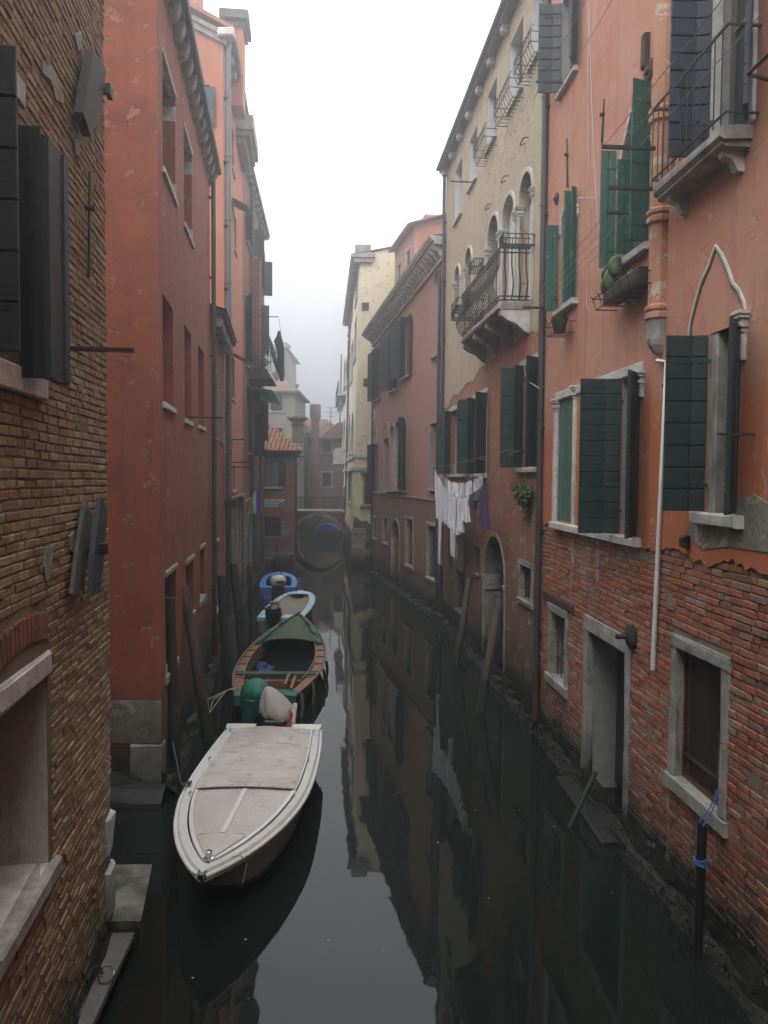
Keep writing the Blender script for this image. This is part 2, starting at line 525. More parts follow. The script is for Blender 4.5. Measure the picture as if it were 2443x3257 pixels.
def window(bld, W, o, frame='wood_white', pane='glass', n=0.0, leaf=True, inset=.04, mull=1, rails=(0.55,), back=.02):
    """timber frame and its panes, set back in the opening"""
    a, b, c, d = o['u0'], o['u1'], o['z0'], o['z1']; y = n - o['d'] + back; t = .05
    if o['arch']: d2 = d - o['rise'] * .1
    else: d2 = d
    f = MB()
    for (p, q) in (((a, c), (a + t, d2)), ((b - t, c), (b, d2)), ((a, c), (b, c + t)), ((a, d2 - t), (b, d2))):
        f.box(W, (p[0], y, p[1]), (q[0], y + .05, q[1]))
    for k in range(mull):
        u = a + (b - a) * (k + 1) / (mull + 1); f.box(W, (u - t * .6, y, c + t), (u + t * .6, y + .045, d2 - t))
    for r in rails:
        z = c + (d2 - c) * r; f.box(W, (a + t, y, z - .02), (b - t, y + .04, z + .02))
    w = obj('window', f, M[frame], bld)
    k = mull + 1
    for i in range(k):
        p = MB(); u0 = a + (b - a) * i / k; u1 = a + (b - a) * (i + 1) / k
        p.box(W, (u0, y - .012, c), (u1, y + .012, d)); obj('pane', p, M[pane], w)
    return w

def dark_void(bld, W, o, mat='void', n=0.0, name='pane'):
    p = MB(); p.box(W, (o['u0'] - .02, n - o['d'] - .02, o['z0'] - .02), (o['u1'] + .02, n - o['d'] + .004, o['z1'] + .02))
    return obj(name, p, M[mat], bld)

def surround(bld, W, o, w=.12, n=0.0, proud=.03, mat='stone', sill=(.12, .12, .08), lintel=True, jambs=True, inn=.02, j=.006, parent=None, lw=None, split=1):
    """stone jambs, lintel and sill, each a stone of its own"""
    a, b, c, d = o['u0'], o['u1'], o['z0'], o['z1']; P = parent or bld; lw = lw or w
    if jambs:
        for (p, q) in ((a - w, a + inn), (b - inn, b + w)):
            top = d if not o['arch'] else d - o['rise']
            zs = [c + (top - c) * k / split for k in range(split + 1)]
            for z0, z1 in zip(zs[:-1], zs[1:]):
                m = MB(); m.cbox(W, (p, n - .1, z0), (q, n + proud + R(0, .006), z1 - .004), .012, 0, j); obj('jamb_stone', m, M[mat], P)
    if lintel and not o['arch']:
        m = MB(); m.cbox(W, (a - w * 1.15, n - .1, d - inn), (b + w * 1.15, n + proud + .008, d + lw), .014, 0, j); obj('lintel', m, M[mat], P)
    if o['arch']:
        m = MB(); sp = d - o['rise']; m.band(W, arch_pts(a, b, sp, o['arch'], 16, o['rise']), w, n - .06, n + proud); obj('arch_moulding', m, M[mat], P)
    if sill:
        h, out, ex = sill
        m = MB(); m.cbox(W, (a - w - ex + .0, n - .12, c - h), (b + w + ex, n + out, c + .003), .015, 0, j); obj('sill', m, M[mat], P)

def shutter(bld, W, uh, z0, z1, width, ang, side, n=0.03, planks=0, mat='shut_green', t=.035, battens=True, arch=0.0, mat2=None, vert=False, ledger=True):
    """a leaf hinged at uh; side=+1 covers towards +u when shut; ang = degrees it has swung open"""
    A = radians(ang)
    e = W.u * (side * cos(A)) + W.n * sin(A); g = e.cross(V((0, 0, 1))).normalized() * side
    o0 = W(uh, n, 0)
    def fr(x, y, z): return o0 + e * x + g * y + V((0, 0, 1)) * z
    m = MB()
    if planks:
        m.box(fr, (.004, -t * .62, z0 + .01), (width - .004, -t * .305, z1 - .01))
        for z in (z0 + .12 * (z1 - z0), z0 + .5 * (z1 - z0), z0 + .88 * (z1 - z0)) if vert else ():
            m.box(fr, (.02, -t * .9, z - .04), (width - .02, -t * .3, z + .04))
        if not vert:
            for x0, x1 in ((.02, .10), (width - .10, width - .02)):
                m.box(fr, (x0, -t * .95, z0 + .02), (x1, -t * .3, z1 - .02))
        for x in (0.0,):
            for z in (z0 + .15 * (z1 - z0), z1 - .15 * (z1 - z0)):
                m.box(fr, (-.03, t * .3, z - .02), (width * .6, t * .62, z + .02))
    else:
        if arch:
            P = [(0, z0), (width, z0), (width, z1 - arch)]
            k = 6
            for i in range(1, k + 1):
                a = pi / 2 * i / k; P.append((width * cos(a), z1 - arch + arch * sin(a)))
            m.prism(fr, P, -t / 2, t / 2)
        else: m.cbox(fr, (0, -t / 2, z0), (width, t / 2, z1), .006)
        if battens:
            for z in (z0 + .14 * (z1 - z0), z1 - .2 * (z1 - z0)):
                m.box(fr, (.02, -t * .9, z - .05), (width - .02, t * .9, z + .05))
    s = obj('shutter', m, M[mat], bld)
    if planks:
        for i in range(planks):
            p = MB()
            if vert: 
                x0 = width * i / planks; x1 = width * (i + 1) / planks
                zt = z1 - (arch * (abs((x0 + x1) / 2 / width) ** 1.6) if arch > 0 else 0) + (arch * (1 - ((x0 + x1) / 2 / width)) ** 1.6 if arch < 0 else 0)
                p.cbox(fr, (x0 + .003, -t * .3, z0), (x1 - .003, t * .3 + R(0, .003), zt + R(-.005, .005)), .006)
            else:
                za = z0 + (z1 - z0) * i / planks; zb = z0 + (z1 - z0) * (i + 1) / planks
                p.cbox(fr, (0, -t * .3, za + .005), (width, t * .3 + R(0, .004), zb - .005), .008)
            obj('plank', p, M[mat2 or mat], s)
    return s

def downpipe(bld, W, u, z0, z1, r=.055, n=None, mat='pipe_dark', brackets=True, lower=None, lower_mat='pipe_rust'):
    n = n if n is not None else r + .04
    m = MB(); zs = [z0] + [z0 + (z1 - z0) * k / 4 for k in (1, 2, 3)] + [z1]
    m.tube([W(u, n, z) for z in zs], r, 10)
    z = z0 + 1.0
    while z < z1 - .3:
        m.tube([W(u, n, z), W(u, n, z + .05)], r * 1.22, 10); z += 2.1
    p = obj('downpipe', m, M[mat], bld, 'auto')
    if brackets:
        b = MB(); z = z0 + .8
        while z < z1:
            b.box(W, (u - r * 1.5, 0, z), (u + r * 1.5, n + r * .2, z + .03)); z += 2.1
        obj('pipe_bracket', b, M['iron'], p)
    if lower:
        m = MB(); m.tube([W(u, n, lower), W(u, n, z0 + .02)], r * 1.25, 10); obj('pipe_foot', m, M[lower_mat], bld, 'auto')
    return p

def rod(bld, W, u, z, n1, n0=-.02, r=.014, mat='iron', name='iron_rod', sq=False):
    m = MB()
    if sq: m.box(W, (u - r, n0, z - r), (u + r, n1, z + r))
    else: m.tube([W(u, n0, z), W(u, n1, z)], r, 6)
    return obj(name, m, M[mat], bld)

BRICK_VARIANTS = {}
def brick_mesh(mat):
    if mat not in BRICK_VARIANTS:
        L = []
        for k in range(10):
            m = MB(); m.cbox(WORLD, (-.5, -1.0, -.5), (.5, 0.0, .5), .10, 0, .022)
            # chamfer is in unit space: shrink it along the length
            for i, v in enumerate(m.v):
                if i >= 8: v.x *= 1.08
            L.append(centered(m, WORLD, M[mat], 'brick'))
        BRICK_VARIANTS[mat] = L
    return BRICK_VARIANTS[mat]

def brick_field(parent, W, u0, u1, zlo, zhi, mat, excl=(), n=0.0, bw=.255, bh=.072, joint=.012, thick=.06, rough=.012, wave=.03, score=None, keep=None, limit=300, skip=.0):
    """courses of single bricks; the ones that show largest are objects, the rest one mesh"""
    items = []
    row = 0; z = zlo
    while z < zhi:
        h = bh * R(.9, 1.08); u = u0 - R(0, bw)
        while u < u1:
            w = bw * R(.82, 1.12) if R(0, 1) > .25 else bw * .5 * R(.9, 1.1)
            segs = [(max(u, u0), min(u + w, u1))]
            for (a, b, c, d) in excl:
                if z + h > c and z < d:
                    ns = []
                    for s0, s1 in segs:
                        if s1 <= a or s0 >= b: ns.append((s0, s1)); continue
                        if s0 < a: ns.append((s0, a))
                        if s1 > b: ns.append((b, s1))
                    segs = ns
            for s0, s1 in segs:
                if s1 - s0 < .05 or R(0, 1) < skip: continue
                cu = (s0 + s1) / 2; cz = z + h / 2 + wave * mnoise.noise(V((cu * .5, z * .8, 3.3)))
                if keep and not keep(cu, cz): continue
                items.append((cu, cz, s1 - s0 - .002, h))
            u += w + joint
        z += h + joint; row += 1
    def sc(it):
        p = W(it[0], 0, it[1]); d = p - CAM; c = CAM_R.transposed() @ d
        if c.z > -.3: return 0
        x = PX_W / 2 + PX_F * c.x / -c.z; y = PX_H / 2 - PX_F * c.y / -c.z
        if not (-10 < x < PX_W + 10 and -10 < y < PX_H + 10): return 0
        return it[2] * it[3] * abs(d.dot(W.n)) / d.length ** 3
    items.sort(key=sc, reverse=True)
    vs = brick_mesh(mat); rest = MB(); rm = W.rot()
    for k, (cu, cz, w, h) in enumerate(items):
        dn = rough * (mnoise.noise(V((cu * 3.1, cz * 4.7, 9.0))) + R(-.8, .8)) + n
        tilt = R(-.02, .02)
        if k < limit and sc((cu, cz, w, h)) > 0:
            rr = rm @ Matrix.Rotation(tilt, 3, 'Y')
            piece('brick', random.choice(vs), rr, W(cu, dn, cz), parent, (w, thick, h))
        else:
            rest.cbox(W, (cu - w / 2, dn - thick, cz - h / 2), (cu + w / 2, dn, cz + h / 2), .009, 0, .003)
    if rest.v: obj('brick', rest, M[mat], parent, kind='stuff', fix=False)

def rough_ledge(bld, W, u0, u1, out=.3, top=.22, mat='algae', step=.35):
    """weed-grown footing that shelves into the water"""
    m = MB(); n = max(2, int((u1 - u0) / step)); rows = []
    prof = [(0.02, top + .25), (0.06, top + .05), (out * .55, top - .03), (out * .95, top - .14), (out + .1, -.35)]
    for i in range(n + 1):
        u = u0 + (u1 - u0) * i / n; r = []
        for k, (a, b) in enumerate(prof):
            q = mnoise.noise(V((u * 1.7, k * 2.1, u0))) ; r.append(W(u, max(.0, a + q * .10 * (k > 0)), b + .09 * mnoise.noise(V((u * 2.3, k * 1.7, 5.0))) + R(-.015, .015)))
        rows.append(r)
    m.grid(rows)
    o = obj('weedy_footing', m, M[mat], bld)
    return o

def weed_tufts(bld, W, u0, u1, count, zmax=.5, mat='algae', nmax=.25):
    m = MB()
    for _ in range(count):
        u = R(u0, u1); n = R(.0, nmax); z = R(-.02, zmax) * (1 - n / (nmax * 1.6)); s = R(.02, .06)
        P = [W(u + R(-s, s), n + R(-.01, s), z + R(-s, s * .5)) for _k in range(4)]
        m.add(P, [(0, 1, 2), (0, 2, 3), (1, 2, 3)])
    return obj('hanging_weed', m, M[mat], bld, kind='stuff', fix=False)
# ------------------------------------------------------------------ the palette
M['void'] = plain('dark_room', (.012, .012, .013), .9)
M['iron'] = plain('wrought_iron', (.022, .02, .02), .6, 0.0, .5, 20)
M['iron_rust'] = plain('rusty_iron', (.05, .028, .02), .8, 0.0, .6, 20)
M['pipe_dark'] = plain('painted_pipe', (.05, .045, .045), .5)
M['pipe_grey'] = plain('zinc_pipe', (.12, .12, .125), .45, .2)
M['pipe_rust'] = plain('rusty_pipe', (.07, .022, .016), .7)
M['pipe_white'] = plain('white_plastic_pipe', (.62, .60, .57), .45, 0, .25, 6)
M['stone'] = stone('istrian_stone')
M['stone_white'] = stone('pale_istrian_stone', (.62, .60, .56), (.45, .43, .40), (.16, .15, .13), amt=.45)
M['stone_dark'] = stone('grimy_stone', (.16, .145, .13), (.09, .08, .07), (.03, .028, .025))
M['white_paint'] = plain('white_reveal_paint', (.62, .62, .62), .8, 0, .2, 5)
M['grey_reveal'] = plain('grey_plaster_reveal', (.30, .295, .285), .9, 0, .4, 6)
M['wood_white'] = plain('white_window_frame', (.45, .44, .42), .5)
M['wood_brown'] = plain('brown_window_frame', (.10, .04, .025), .5)
M['wood_grey'] = wood('weathered_window_wood', (.16, .15, .14), (.08, .075, .07))
M['glass'] = glass('window_glass')
M['glass_pale'] = glass('window_glass_with_curtain', (.12, .12, .12), .2)
M['shut_dark'] = paintwood('dark_green_shutter_paint', (.006, .024, .022), (.012, .038, .034), (.06, .09, .085), .15)
M['shut_navy'] = paintwood('navy_shutter_paint', (.009, .015, .032), (.016, .025, .05), (.09, .10, .11), .12)
M['shut_slate'] = paintwood('slate_shutter_paint', (.032, .042, .048), (.045, .057, .062), None)
M['shut_green'] = paintwood('faded_green_shutter_paint', (.014, .078, .055), (.03, .125, .09), (.13, .22, .18), .4, vert=True)
M['shut_pale'] = paintwood('bleached_green_boards', (.055, .12, .095), (.09, .16, .13), (.2, .2, .18), .15, vert=True)
M['shut_black'] = paintwood('near_black_shutter_paint', (.012, .014, .015), (.02, .022, .023), None)
M['leaf_green'] = paintwood('bottle_green_paint', (.02, .06, .035), (.03, .08, .045), None)
M['tile'] = brickmat('roof_tile_clay', [(.34, .13, .07), (.42, .19, .11), (.27, .11, .07), (.38, .22, .15)], -9)
M['wood_pole'] = wood('weathered_oak_pole', (.13, .10, .085), (.06, .045, .038), .8, .75)
M['wood_pole_dark'] = wood('wet_dark_pole', (.045, .036, .032), (.022, .018, .016), .7, .9)
M['wood_plank'] = wood('grey_board', (.17, .165, .15), (.09, .088, .08), .8)
M['rope'] = plain('pale_rope', (.32, .30, .26), .9)
M['cable_white'] = plain('white_cable', (.55, .53, .50), .6)
M['cable_dark'] = plain('dark_cable', (.05, .05, .05), .6)
M['rope_blue'] = plain('blue_rope', (.03, .12, .32), .7)
u_left = (-.137, .99); u_right = (-.065, .998)
M['st_L2'] = stucco('oxblood_plaster', (.275, .069, .032), (.33, .092, .043), (.17, .046, .027), .75, .6, (.33, .14, .09), .22, 1.0)  # real tide damp, raised here to paint shade into the lower wall
M['st_L2b'] = stucco('dark_red_plaster', (.28, .070, .036), (.22, .055, .03), (.16, .04, .025), .5, .5, None, 0, .8)
M['st_L3'] = stucco('salmon_orange_plaster', (.48, .19, .115), (.44, .155, .09), (.38, .125, .075), .35, .15, None, 0, .6, bump=.006)
M['st_L4'] = stucco('old_red_plaster', (.30, .09, .05), (.2, .07, .045), (.13, .08, .06), .6, .5, (.2, .13, .1), .6, .7)
M['st_R1'] = stucco('terracotta_pink_plaster', (.50, .245, .165), (.44, .17, .095), (.45, .265, .195), .75, .38, (.50, .26, .18), .08, -2, bump=.008, fade=(6.3, (.44, .13, .055), .5))
M['st_R1f'] = stucco('orange_flue_plaster', (.47, .25, .15), (.43, .20, .11), (.44, .28, .19), .6, .3, (.5, .40, .31), .35, -9, bump=.006)
M['st_B'] = stucco('ochre_grey_plaster', (.46, .385, .26), (.41, .34, .225), (.37, .29, .21), .6, .25, (.46, .40, .31), .35, -9, bump=.03)
M['st_Blow'] = stucco('orange_damp_plaster', (.37, .13, .07), (.33, .15, .09), (.26, .14, .095), .6, .5, (.40, .30, .23), .25, .75, None, bump=.02, fade=(3.3, (.155, .105, .075), .9))
M['st_P'] = stucco('dusky_pink_plaster', (.41, .205, .16), (.44, .235, .185), (.36, .165, .125), .5, .3, None, 0, .55, (4.2, 1.4, (.29, .145, .095), (.2, .105, .07), (.34, .28, .22)), (-.193, .981), .012)
M['st_P2'] = stucco('salmon_tower_plaster', (.46, .20, .135), (.42, .175, .115), None, .3, .15, None, 0, -9)
M['st_C'] = stucco('cream_plaster', (.78, .74, .58), (.74, .68, .51), (.66, .61, .47), .3, .15, (.55, .5, .4), .1, .7, (1.9, 1.6, (.15, .09, .06), (.10, .06, .045), (.25, .22, .18)), (-.08, .997))
M['st_Cend'] = stucco('yellow_ochre_plaster', (.78, .70, .49), (.74, .65, .44), (.68, .61, .45), .3, .1, (.55, .47, .33), .05, .7, (2.7, 2.2, (.12, .07, .05), (.08, .05, .04), (.2, .17, .14)), (1, 0))
M['tile_far'] = plain('weathered_roof_tiles', (.17, .10, .075), .9, 0, .5, 3)
M['st_far'] = stucco('far_red_plaster', (.24, .12, .09), (.18, .10, .08), (.12, .08, .06), .6, .5, None, 0, .6)
M['st_fargrey'] = stucco('far_grey_plaster', (.27, .24, .21), (.32, .28, .23), (.22, .20, .17), .5, .3, None, 0, .6)
M['cement'] = stucco('grey_cement_render', (.20, .185, .155), (.25, .23, .19), (.12, .11, .095), .7, .4, (.3, .28, .24), .5, .7, bump=.02, grime=(.04, .04, .035))
M['brick_L1'] = brickmat('ochre_brick', [(.33, .245, .125), (.28, .20, .10), (.36, .285, .155), (.24, .165, .09), (.26, .14, .075), (.21, .165, .105), (.38, .31, .18), (.25, .12, .07)], .5, ((.22, .085, .05), .35))
M['mort_L1'] = mortar('old_lime_mortar', (.25, .19, .125), (.13, .095, .065), .45)
M['brick_R1'] = brickmat('red_brick', [(.36, .11, .055), (.29, .09, .05), (.38, .14, .075), (.23, .075, .045), (.33, .15, .095), (.30, .19, .14), (.2, .1, .075)], .55, ((.34, .22, .16), .5))
M['brick_arch'] = brickmat('soldier_brick', [(.22, .085, .05), (.27, .11, .065), (.18, .07, .05)], -9)
M['mort_R1'] = mortar('grey_mortar', (.25, .20, .165), (.13, .10, .08), .55)
M['brick_F'] = brickwall('corner_house_brick', (1, 0), (.34, .13, .06), (.22, .085, .05), (.33, .26, .2), .35)
M['st_F'] = stucco('flaking_orange_plaster', (.42, .18, .085), (.36, .15, .075), None, .4, .3, None, 0, -9, (6.0, 3.0, (.42, .18, .09), (.28, .115, .065), (.33, .26, .2)), (1, 0))
M['brick_br'] = brickwall('bridge_brick', (1, 0), (.27, .11, .075), (.2, .085, .06), (.2, .17, .14), .2)
M['brick_dark'] = brickwall('damp_brick', u_left, (.19, .08, .05), (.13, .06, .04), (.17, .14, .115), .7)
M['algae'] = plain('wet_weed', (.009, .010, .007), .6, 0, .6, 8, .03)
M['leaf'] = plain('wall_plant_leaf', (.05, .10, .022), .6, 0, .3)
M['grassy'] = plain('wall_grass_blade', (.10, .13, .03), .7, 0, .3)
M['cactus'] = plain('prickly_pear_green', (.09, .13, .05), .6, 0, .3)
M['soil_pot'] = plain('black_plastic_pot', (.012, .013, .014), .5)
M['gel_white'] = plain('grubby_white_gelcoat', (.64, .63, .59), .35, 0, .18, 3.0, .001)
M['gel_grey'] = plain('light_grey_nonslip', (.54, .535, .51), .7, 0, .2, 5.0, .002)
M['chrome'] = plain('chrome', (.55, .55, .55), .2, 1.0, .2)
# ------------------------------------------------------------------ water and air
t = NT('canal_water')
p_ = t.pos()
h1 = t.noise(t.scale(p_, (1, .8, 1)), .9, 3, .5); h2 = t.noise(p_, 5.0, 3, .5)
t.b.inputs['IOR'].default_value = 1.33
M['water'] = t.done(t.mix(t.noise(p_, .3, 3), (.007, .011, .0095), (.010, .015, .012)), .02,
                    t.bump(t.math('ADD', t.math('MULTIPLY', h1, 1.0), t.math('MULTIPLY', h2, .10)), .012, .35), 0, .5)
m = MB(); m.add([(-45, -30, 0), (45, -30, 0), (45, 170, 0), (-45, 170, 0)], [(0, 1, 2, 3)])
water = obj('water', m, M['water'], kind='structure')

hz = bpy.data.materials.new('fog'); hz.use_nodes = True
for n_ in list(hz.node_tree.nodes): hz.node_tree.nodes.remove(n_)
h_out = hz.node_tree.nodes.new('ShaderNodeOutputMaterial'); h_v = hz.node_tree.nodes.new('ShaderNodeVolumePrincipled')
h_v.inputs['Color'].default_value = (.93, .94, .96, 1); h_v.inputs['Density'].default_value = .0096
h_v.inputs['Anisotropy'].default_value = 0.7
hz.node_tree.links.new(h_v.outputs[0], h_out.inputs['Volume'])
m = MB(); m.box(WORLD, (-60, -40, -1.0), (60, 180, 26.0))
haze = obj('haze', m, hz, kind='stuff')
# ------------------------------------------------------------------ pink house, right foreground
W1 = Frame((6.2, -30.0), (3.2335, 15.6), True)  # unseen length behind the viewpoint, extended to block low sky light
r1 = thing('pink_house', 'pink plastered house with bare red brick ground floor and a pointed blind arch', 'house', W1(W1.L - 8, 0, 0))
def bal(px, py): return W1.hit(px, py)
o_up = op(W1.U(1790, 292), W1.U(1838, 208), W1.Z(1768, 335), W1.Z(1768, 335) + 1.65, .2)
o_a1 = op(W1.U(1787, 988), W1.U(1838, 966), W1.Z(1787, 988), W1.Z(1812, 640), .2, 'round')
o_a2 = op(W1.U(1972, 848), W1.U(2072, 796), W1.Z(1972, 848), W1.Z(2022, 345), .2, 'point', .75)
o_bd = op(W1.U(2266, 480), W1.U(2389, 400), W1.Z(2395, 395), W1.Z(2395, 395) + 2.5, .25)
o_og = op(W1.U(2196, 1060), W1.U(2374, 1010), W1.Z(2196, 1085), W1.Z(2196, 1085) + .6, .05)
o_wb = op(W1.U(2253, 1628), W1.U(2352, 1640), W1.Z(2300, 1634), W1.Z(2265, 1064), .26)
o_m2 = op(W1.U(1980, 1690), W1.U(2034, 1700), W1.Z(1930, 1690), W1.Z(1930, 1222), .22)
o_m1 = op(W1.U(1776, 1650), W1.U(1829, 1660), o_m2['z0'], o_m2['z1'], .07)
o_gs = op(W1.U(1752, 2130), W1.U(1800, 2160), W1.Z(1760, 2150), W1.Z(1760, 1940), .28)
o_dr = op(W1.U(1868, 2200), W1.U(1992, 2300), -.25, W1.Z(1935, 2040), .55)
o_gb = op(W1.U(2150, 2300), W1.U(2302, 2300), W1.Z(2200, 2512), W1.Z(2230, 2088), .20)
ZS = 4.42
allo = [o_up, o_a1, o_a2, o_bd, o_wb, o_m1, o_m2]
low = [o_gs, o_dr, o_gb]
TOP1 = 19.0
m = MB()
facade(m, W1, 0, W1.L, ZS, TOP1, allo, .03, 0, 1)
shell(m, W1, 0, W1.L, -.6, TOP1, 8.0)
# ragged lower edge of the plaster
uu = 0.0
while uu < W1.L - .02:
    u2 = min(uu + .09, W1.L); cu = (uu + u2) / 2
    if not any(o['u0'] < cu < o['u1'] and o['z0'] < ZS - .05 for o in allo):
        za = ZS - .13 + .16 * mnoise.noise(V((uu * 1.3, 0, 2))) + .06 * mnoise.noise(V((uu * 7, 0, 2))) + .05 * mnoise.noise(V((uu * 17, 0, 2)))
        zb = ZS - .13 + .16 * mnoise.noise(V((u2 * 1.3, 0, 2))) + .06 * mnoise.noise(V((u2 * 7, 0, 2))) + .05 * mnoise.noise(V((u2 * 17, 0, 2)))
        m.add([W1(uu, .03, za), W1(u2, .03, zb), W1(u2, .03, ZS), W1(uu, .03, ZS), W1(uu, 0, za - .02), W1(u2, 0, zb - .02)], [(0, 1, 2, 3), (4, 5, 1, 0)])
    uu = u2 if u2 > W1.L - 12 else W1.L - 12
r1_plaster = obj('plaster_wall', m, [M['st_R1'], M['grey_reveal']], r1)
m = MB()
facade(m, W1, 0, W1.L, -.6, ZS + .1, low + [dict(o_wb, d=.0), dict(o_m1, d=.0), dict(o_m2, d=.0)], -.004, reveals=False)
for o in low:
    t_ = MB(); facade(t_, W1, o['u0'] - .001, o['u1'] + .001, o['z0'], o['z1'], [o], -.004)
    obj('reveal', t_, M['grey_reveal'] if o is o_dr else M['stone'], r1)
r1_wall = obj('brick_wall', m, M['mort_R1'], r1)
ex = [(o['u0'] - .12, o['u1'] + .12, o['z0'] - .14, o['z1'] + .2) for o in low] + [(o['u0'] - .1, o['u1'] + .1, o['z0'] - .14, o['z1']) for o in (o_wb, o_m1, o_m2)]
UV = W1.depth_u(6.2)
brick_field(r1_wall, W1, UV, W1.L - .02, .05, 4.35, 'brick_R1', ex, .012, keep=lambda u, z: z < 4.25 + .12 * mnoise.noise(V((u * 1.3, 0, 2))), rough=.011, joint=.015)
rough_ledge(r1, W1, UV - 2, W1.L, .24, .12); weed_tufts(r1, W1, UV - 1, W1.L, 900, .55)
for o in (o_gs, o_gb):
    surround(r1, W1, o, .13, 0, .035, 'stone', (.17, .07, .05), split=2, j=.014)
surround(r1, W1, o_dr, .15, 0, .03, 'stone', None, split=2, j=.01, lw=.24)
m = MB(); m.cbox(W1, (o_dr['u0'] - .3, 0, -.25), (o_dr['u1'] + .35, .42, .06), .02, 0, .02); obj('water_step', m, M['algae'], r1)
# iron beam over the small window
m = MB(); za = W1.Z(1732, 1885); m.cbox(W1, (W1.U(1829, 1925), -.05, za - .08), (W1.U(1733, 1880), .05, za + .05), .01); obj('iron_lintel', m, M['iron_rust'], r1)
# door leaf
m = MB(); m.cbox(W1, (o_dr['u0'], -.55, .1), (o_dr['u1'], -.50, o_dr['z1']), .01)
for k in range(2):
    z0 = .25 + k * 1.1; m.cbox(W1, (o_dr['u0'] + .12, -.50, z0), (o_dr['u1'] - .12, -.48, z0 + .9), .01)
obj('water_door', m, M['shut_dark'], r1)
# grilles
def grille(bld, W, o, nb=4, nh=2, n=-.10, r=.011, mat='iron_rust'):
    m = MB()
    for k in range(nb):
        u = o['u0'] + (o['u1'] - o['u0']) * (k + .5) / nb; m.tube([W(u, n, o['z0'] - .02), W(u, n, o['z1'] + .02)], r, 6)
    for k in range(nh):
        z = o['z0'] + (o['z1'] - o['z0']) * (k + .6) / (nh + .2); m.box(W, (o['u0'] - .02, n - .006, z - .014), (o['u1'] + .02, n + .006, z + .014))
    return obj('window_grille', m, M[mat], bld)
dark_void(r1, W1, o_gs); grille(r1, W1, o_gs, 4, 2)
# big ground window: wire mesh in a brown frame, pale board behind
m = MB(); a, b, c, d = o_gb['u0'], o_gb['u1'], o_gb['z0'], o_gb['z1']
for (p, q) in (((a, c), (a + .045, d)), ((b - .045, c), (b, d)), ((a, c), (b, c + .05)), ((a, d - .05), (b, d)), ((a, c + .28), (b, c + .31))):
    m.box(W1, (p[0], -.12, p[1]), (q[0], -.08, q[1]))
gwin = obj('window', m, M['wood_brown'], r1)
m = MB()
nx = int((b - a) / .03)
for k in range(nx):
    u = a + (b - a) * (k + .5) / nx; m.box(W1, (u - .0022, -.1, c), (u + .0022, -.097, d))
nz_ = int((d - c) / .03)
for k in range(nz_):
    z = c + (d - c) * (k + .5) / nz_; m.box(W1, (a, -.099, z - .0022), (b, -.096, z + .0022))
obj('wire_mesh', m, M['iron_rust'], gwin)
m = MB(); m.box(W1, (a, -.2, c), (b, -.185, d)); obj('pane', m, M['glass'], gwin)
m = MB(); m.box(W1, (a + .12, -.17, c + .02), (a + .2, -.15, d - .7)); m.box(W1, (a + .3, -.17, c + .02), (a + .42, -.15, d - .85)); obj('board', m, M['wood_plank'], gwin)
# plaster-floor windows
ST = dict(mat='stone_white', n=.03)
m = MB(); m.cbox(W1, (o_m2['u0'] - .14, -.1, o_m2['z1'] - .02), (o_m1['u1'] + .16, .065, o_m2['z1'] + .14), .014, 0, .006); obj('lintel', m, M['stone_white'], r1)
m = MB(); m.cbox(W1, (o_m2['u0'] - .12, -.12, o_m2['z0'] - .13), (o_m1['u1'] + .18, .13, o_m2['z0'] + .003), .015, 0, .008); obj('sill', m, M['stone_white'], r1)
# column on the far jamb and pilasters with moulded caps
def cap_jamb(bld, W, u0, u1, z0, z1, n=.03, out=.05, mat='stone_white', cap=.22):
    m = MB(); m.cbox(W, (u0, n - .1, z0), (u1, n + out, z1 - cap), .012); obj('jamb_stone', m, M[mat], bld)
    m = MB()
    for k, (e, h) in enumerate(((.01, .05), (.03, .05), (.012, .04), (.04, .04), (.055, .04))):
        zz = z1 - cap + sum(x[1] for x in ((.01, .05), (.03, .05), (.012, .04), (.04, .04), (.055, .04))[:k]); m.cbox(W, (u0 - e, n - .1, zz), (u1 + e, n + out + e, zz + h), .008)
    obj('capital', m, M[mat], bld)
cap_jamb(r1, W1, o_m1['u1'], o_m1['u1'] + .18, o_m1['z0'], o_m1['z1'] + .02)
cap_jamb(r1, W1, o_m1['u0'] - .09, o_m1['u0'], o_m1['z0'], o_m1['z1'] + .02, cap=.1)
cap_jamb(r1, W1, o_m2['u0'] - .12, o_m2['u0'], o_m2['z1'] - .35, o_m2['z1'])
for k in range(4):           # the closed light: upright bleached boards
    a, b = o_m1['u0'], o_m1['u1']; m = MB(); m.cbox(W1, (a + (b - a) * k / 4 + .003, -.04, o_m1['z0']), (a + (b - a) * (k + 1) / 4 - .003, .0 + R(0, .008), o_m1['z1']), .006); obj('plank', m, M['shut_pale'], r1)
dark_void(r1, W1, o_m1)
w = window(r1, W1, o_m2, 'wood_grey', 'glass', .0, mull=1)
w = window(r1, W1, o_wb, 'wood_brown', 'glass', .0, mull=1)
surround(r1, W1, o_wb, .10, .03, .03, 'stone_white', (.13, .12, .07), jambs=False, lintel=False)
m = MB(); m.cbox(W1, (o_wb['u1'] - .16, -.26, o_wb['z0']), (o_wb['u1'] + .0, .02, o_wb['z1']), .01); obj('jamb_stone', m, M['stone'], r1)
cap_jamb(r1, W1, o_wb['u0'] - .10, o_wb['u0'], o_wb['z1'] - .40, o_wb['z1'] + .1)
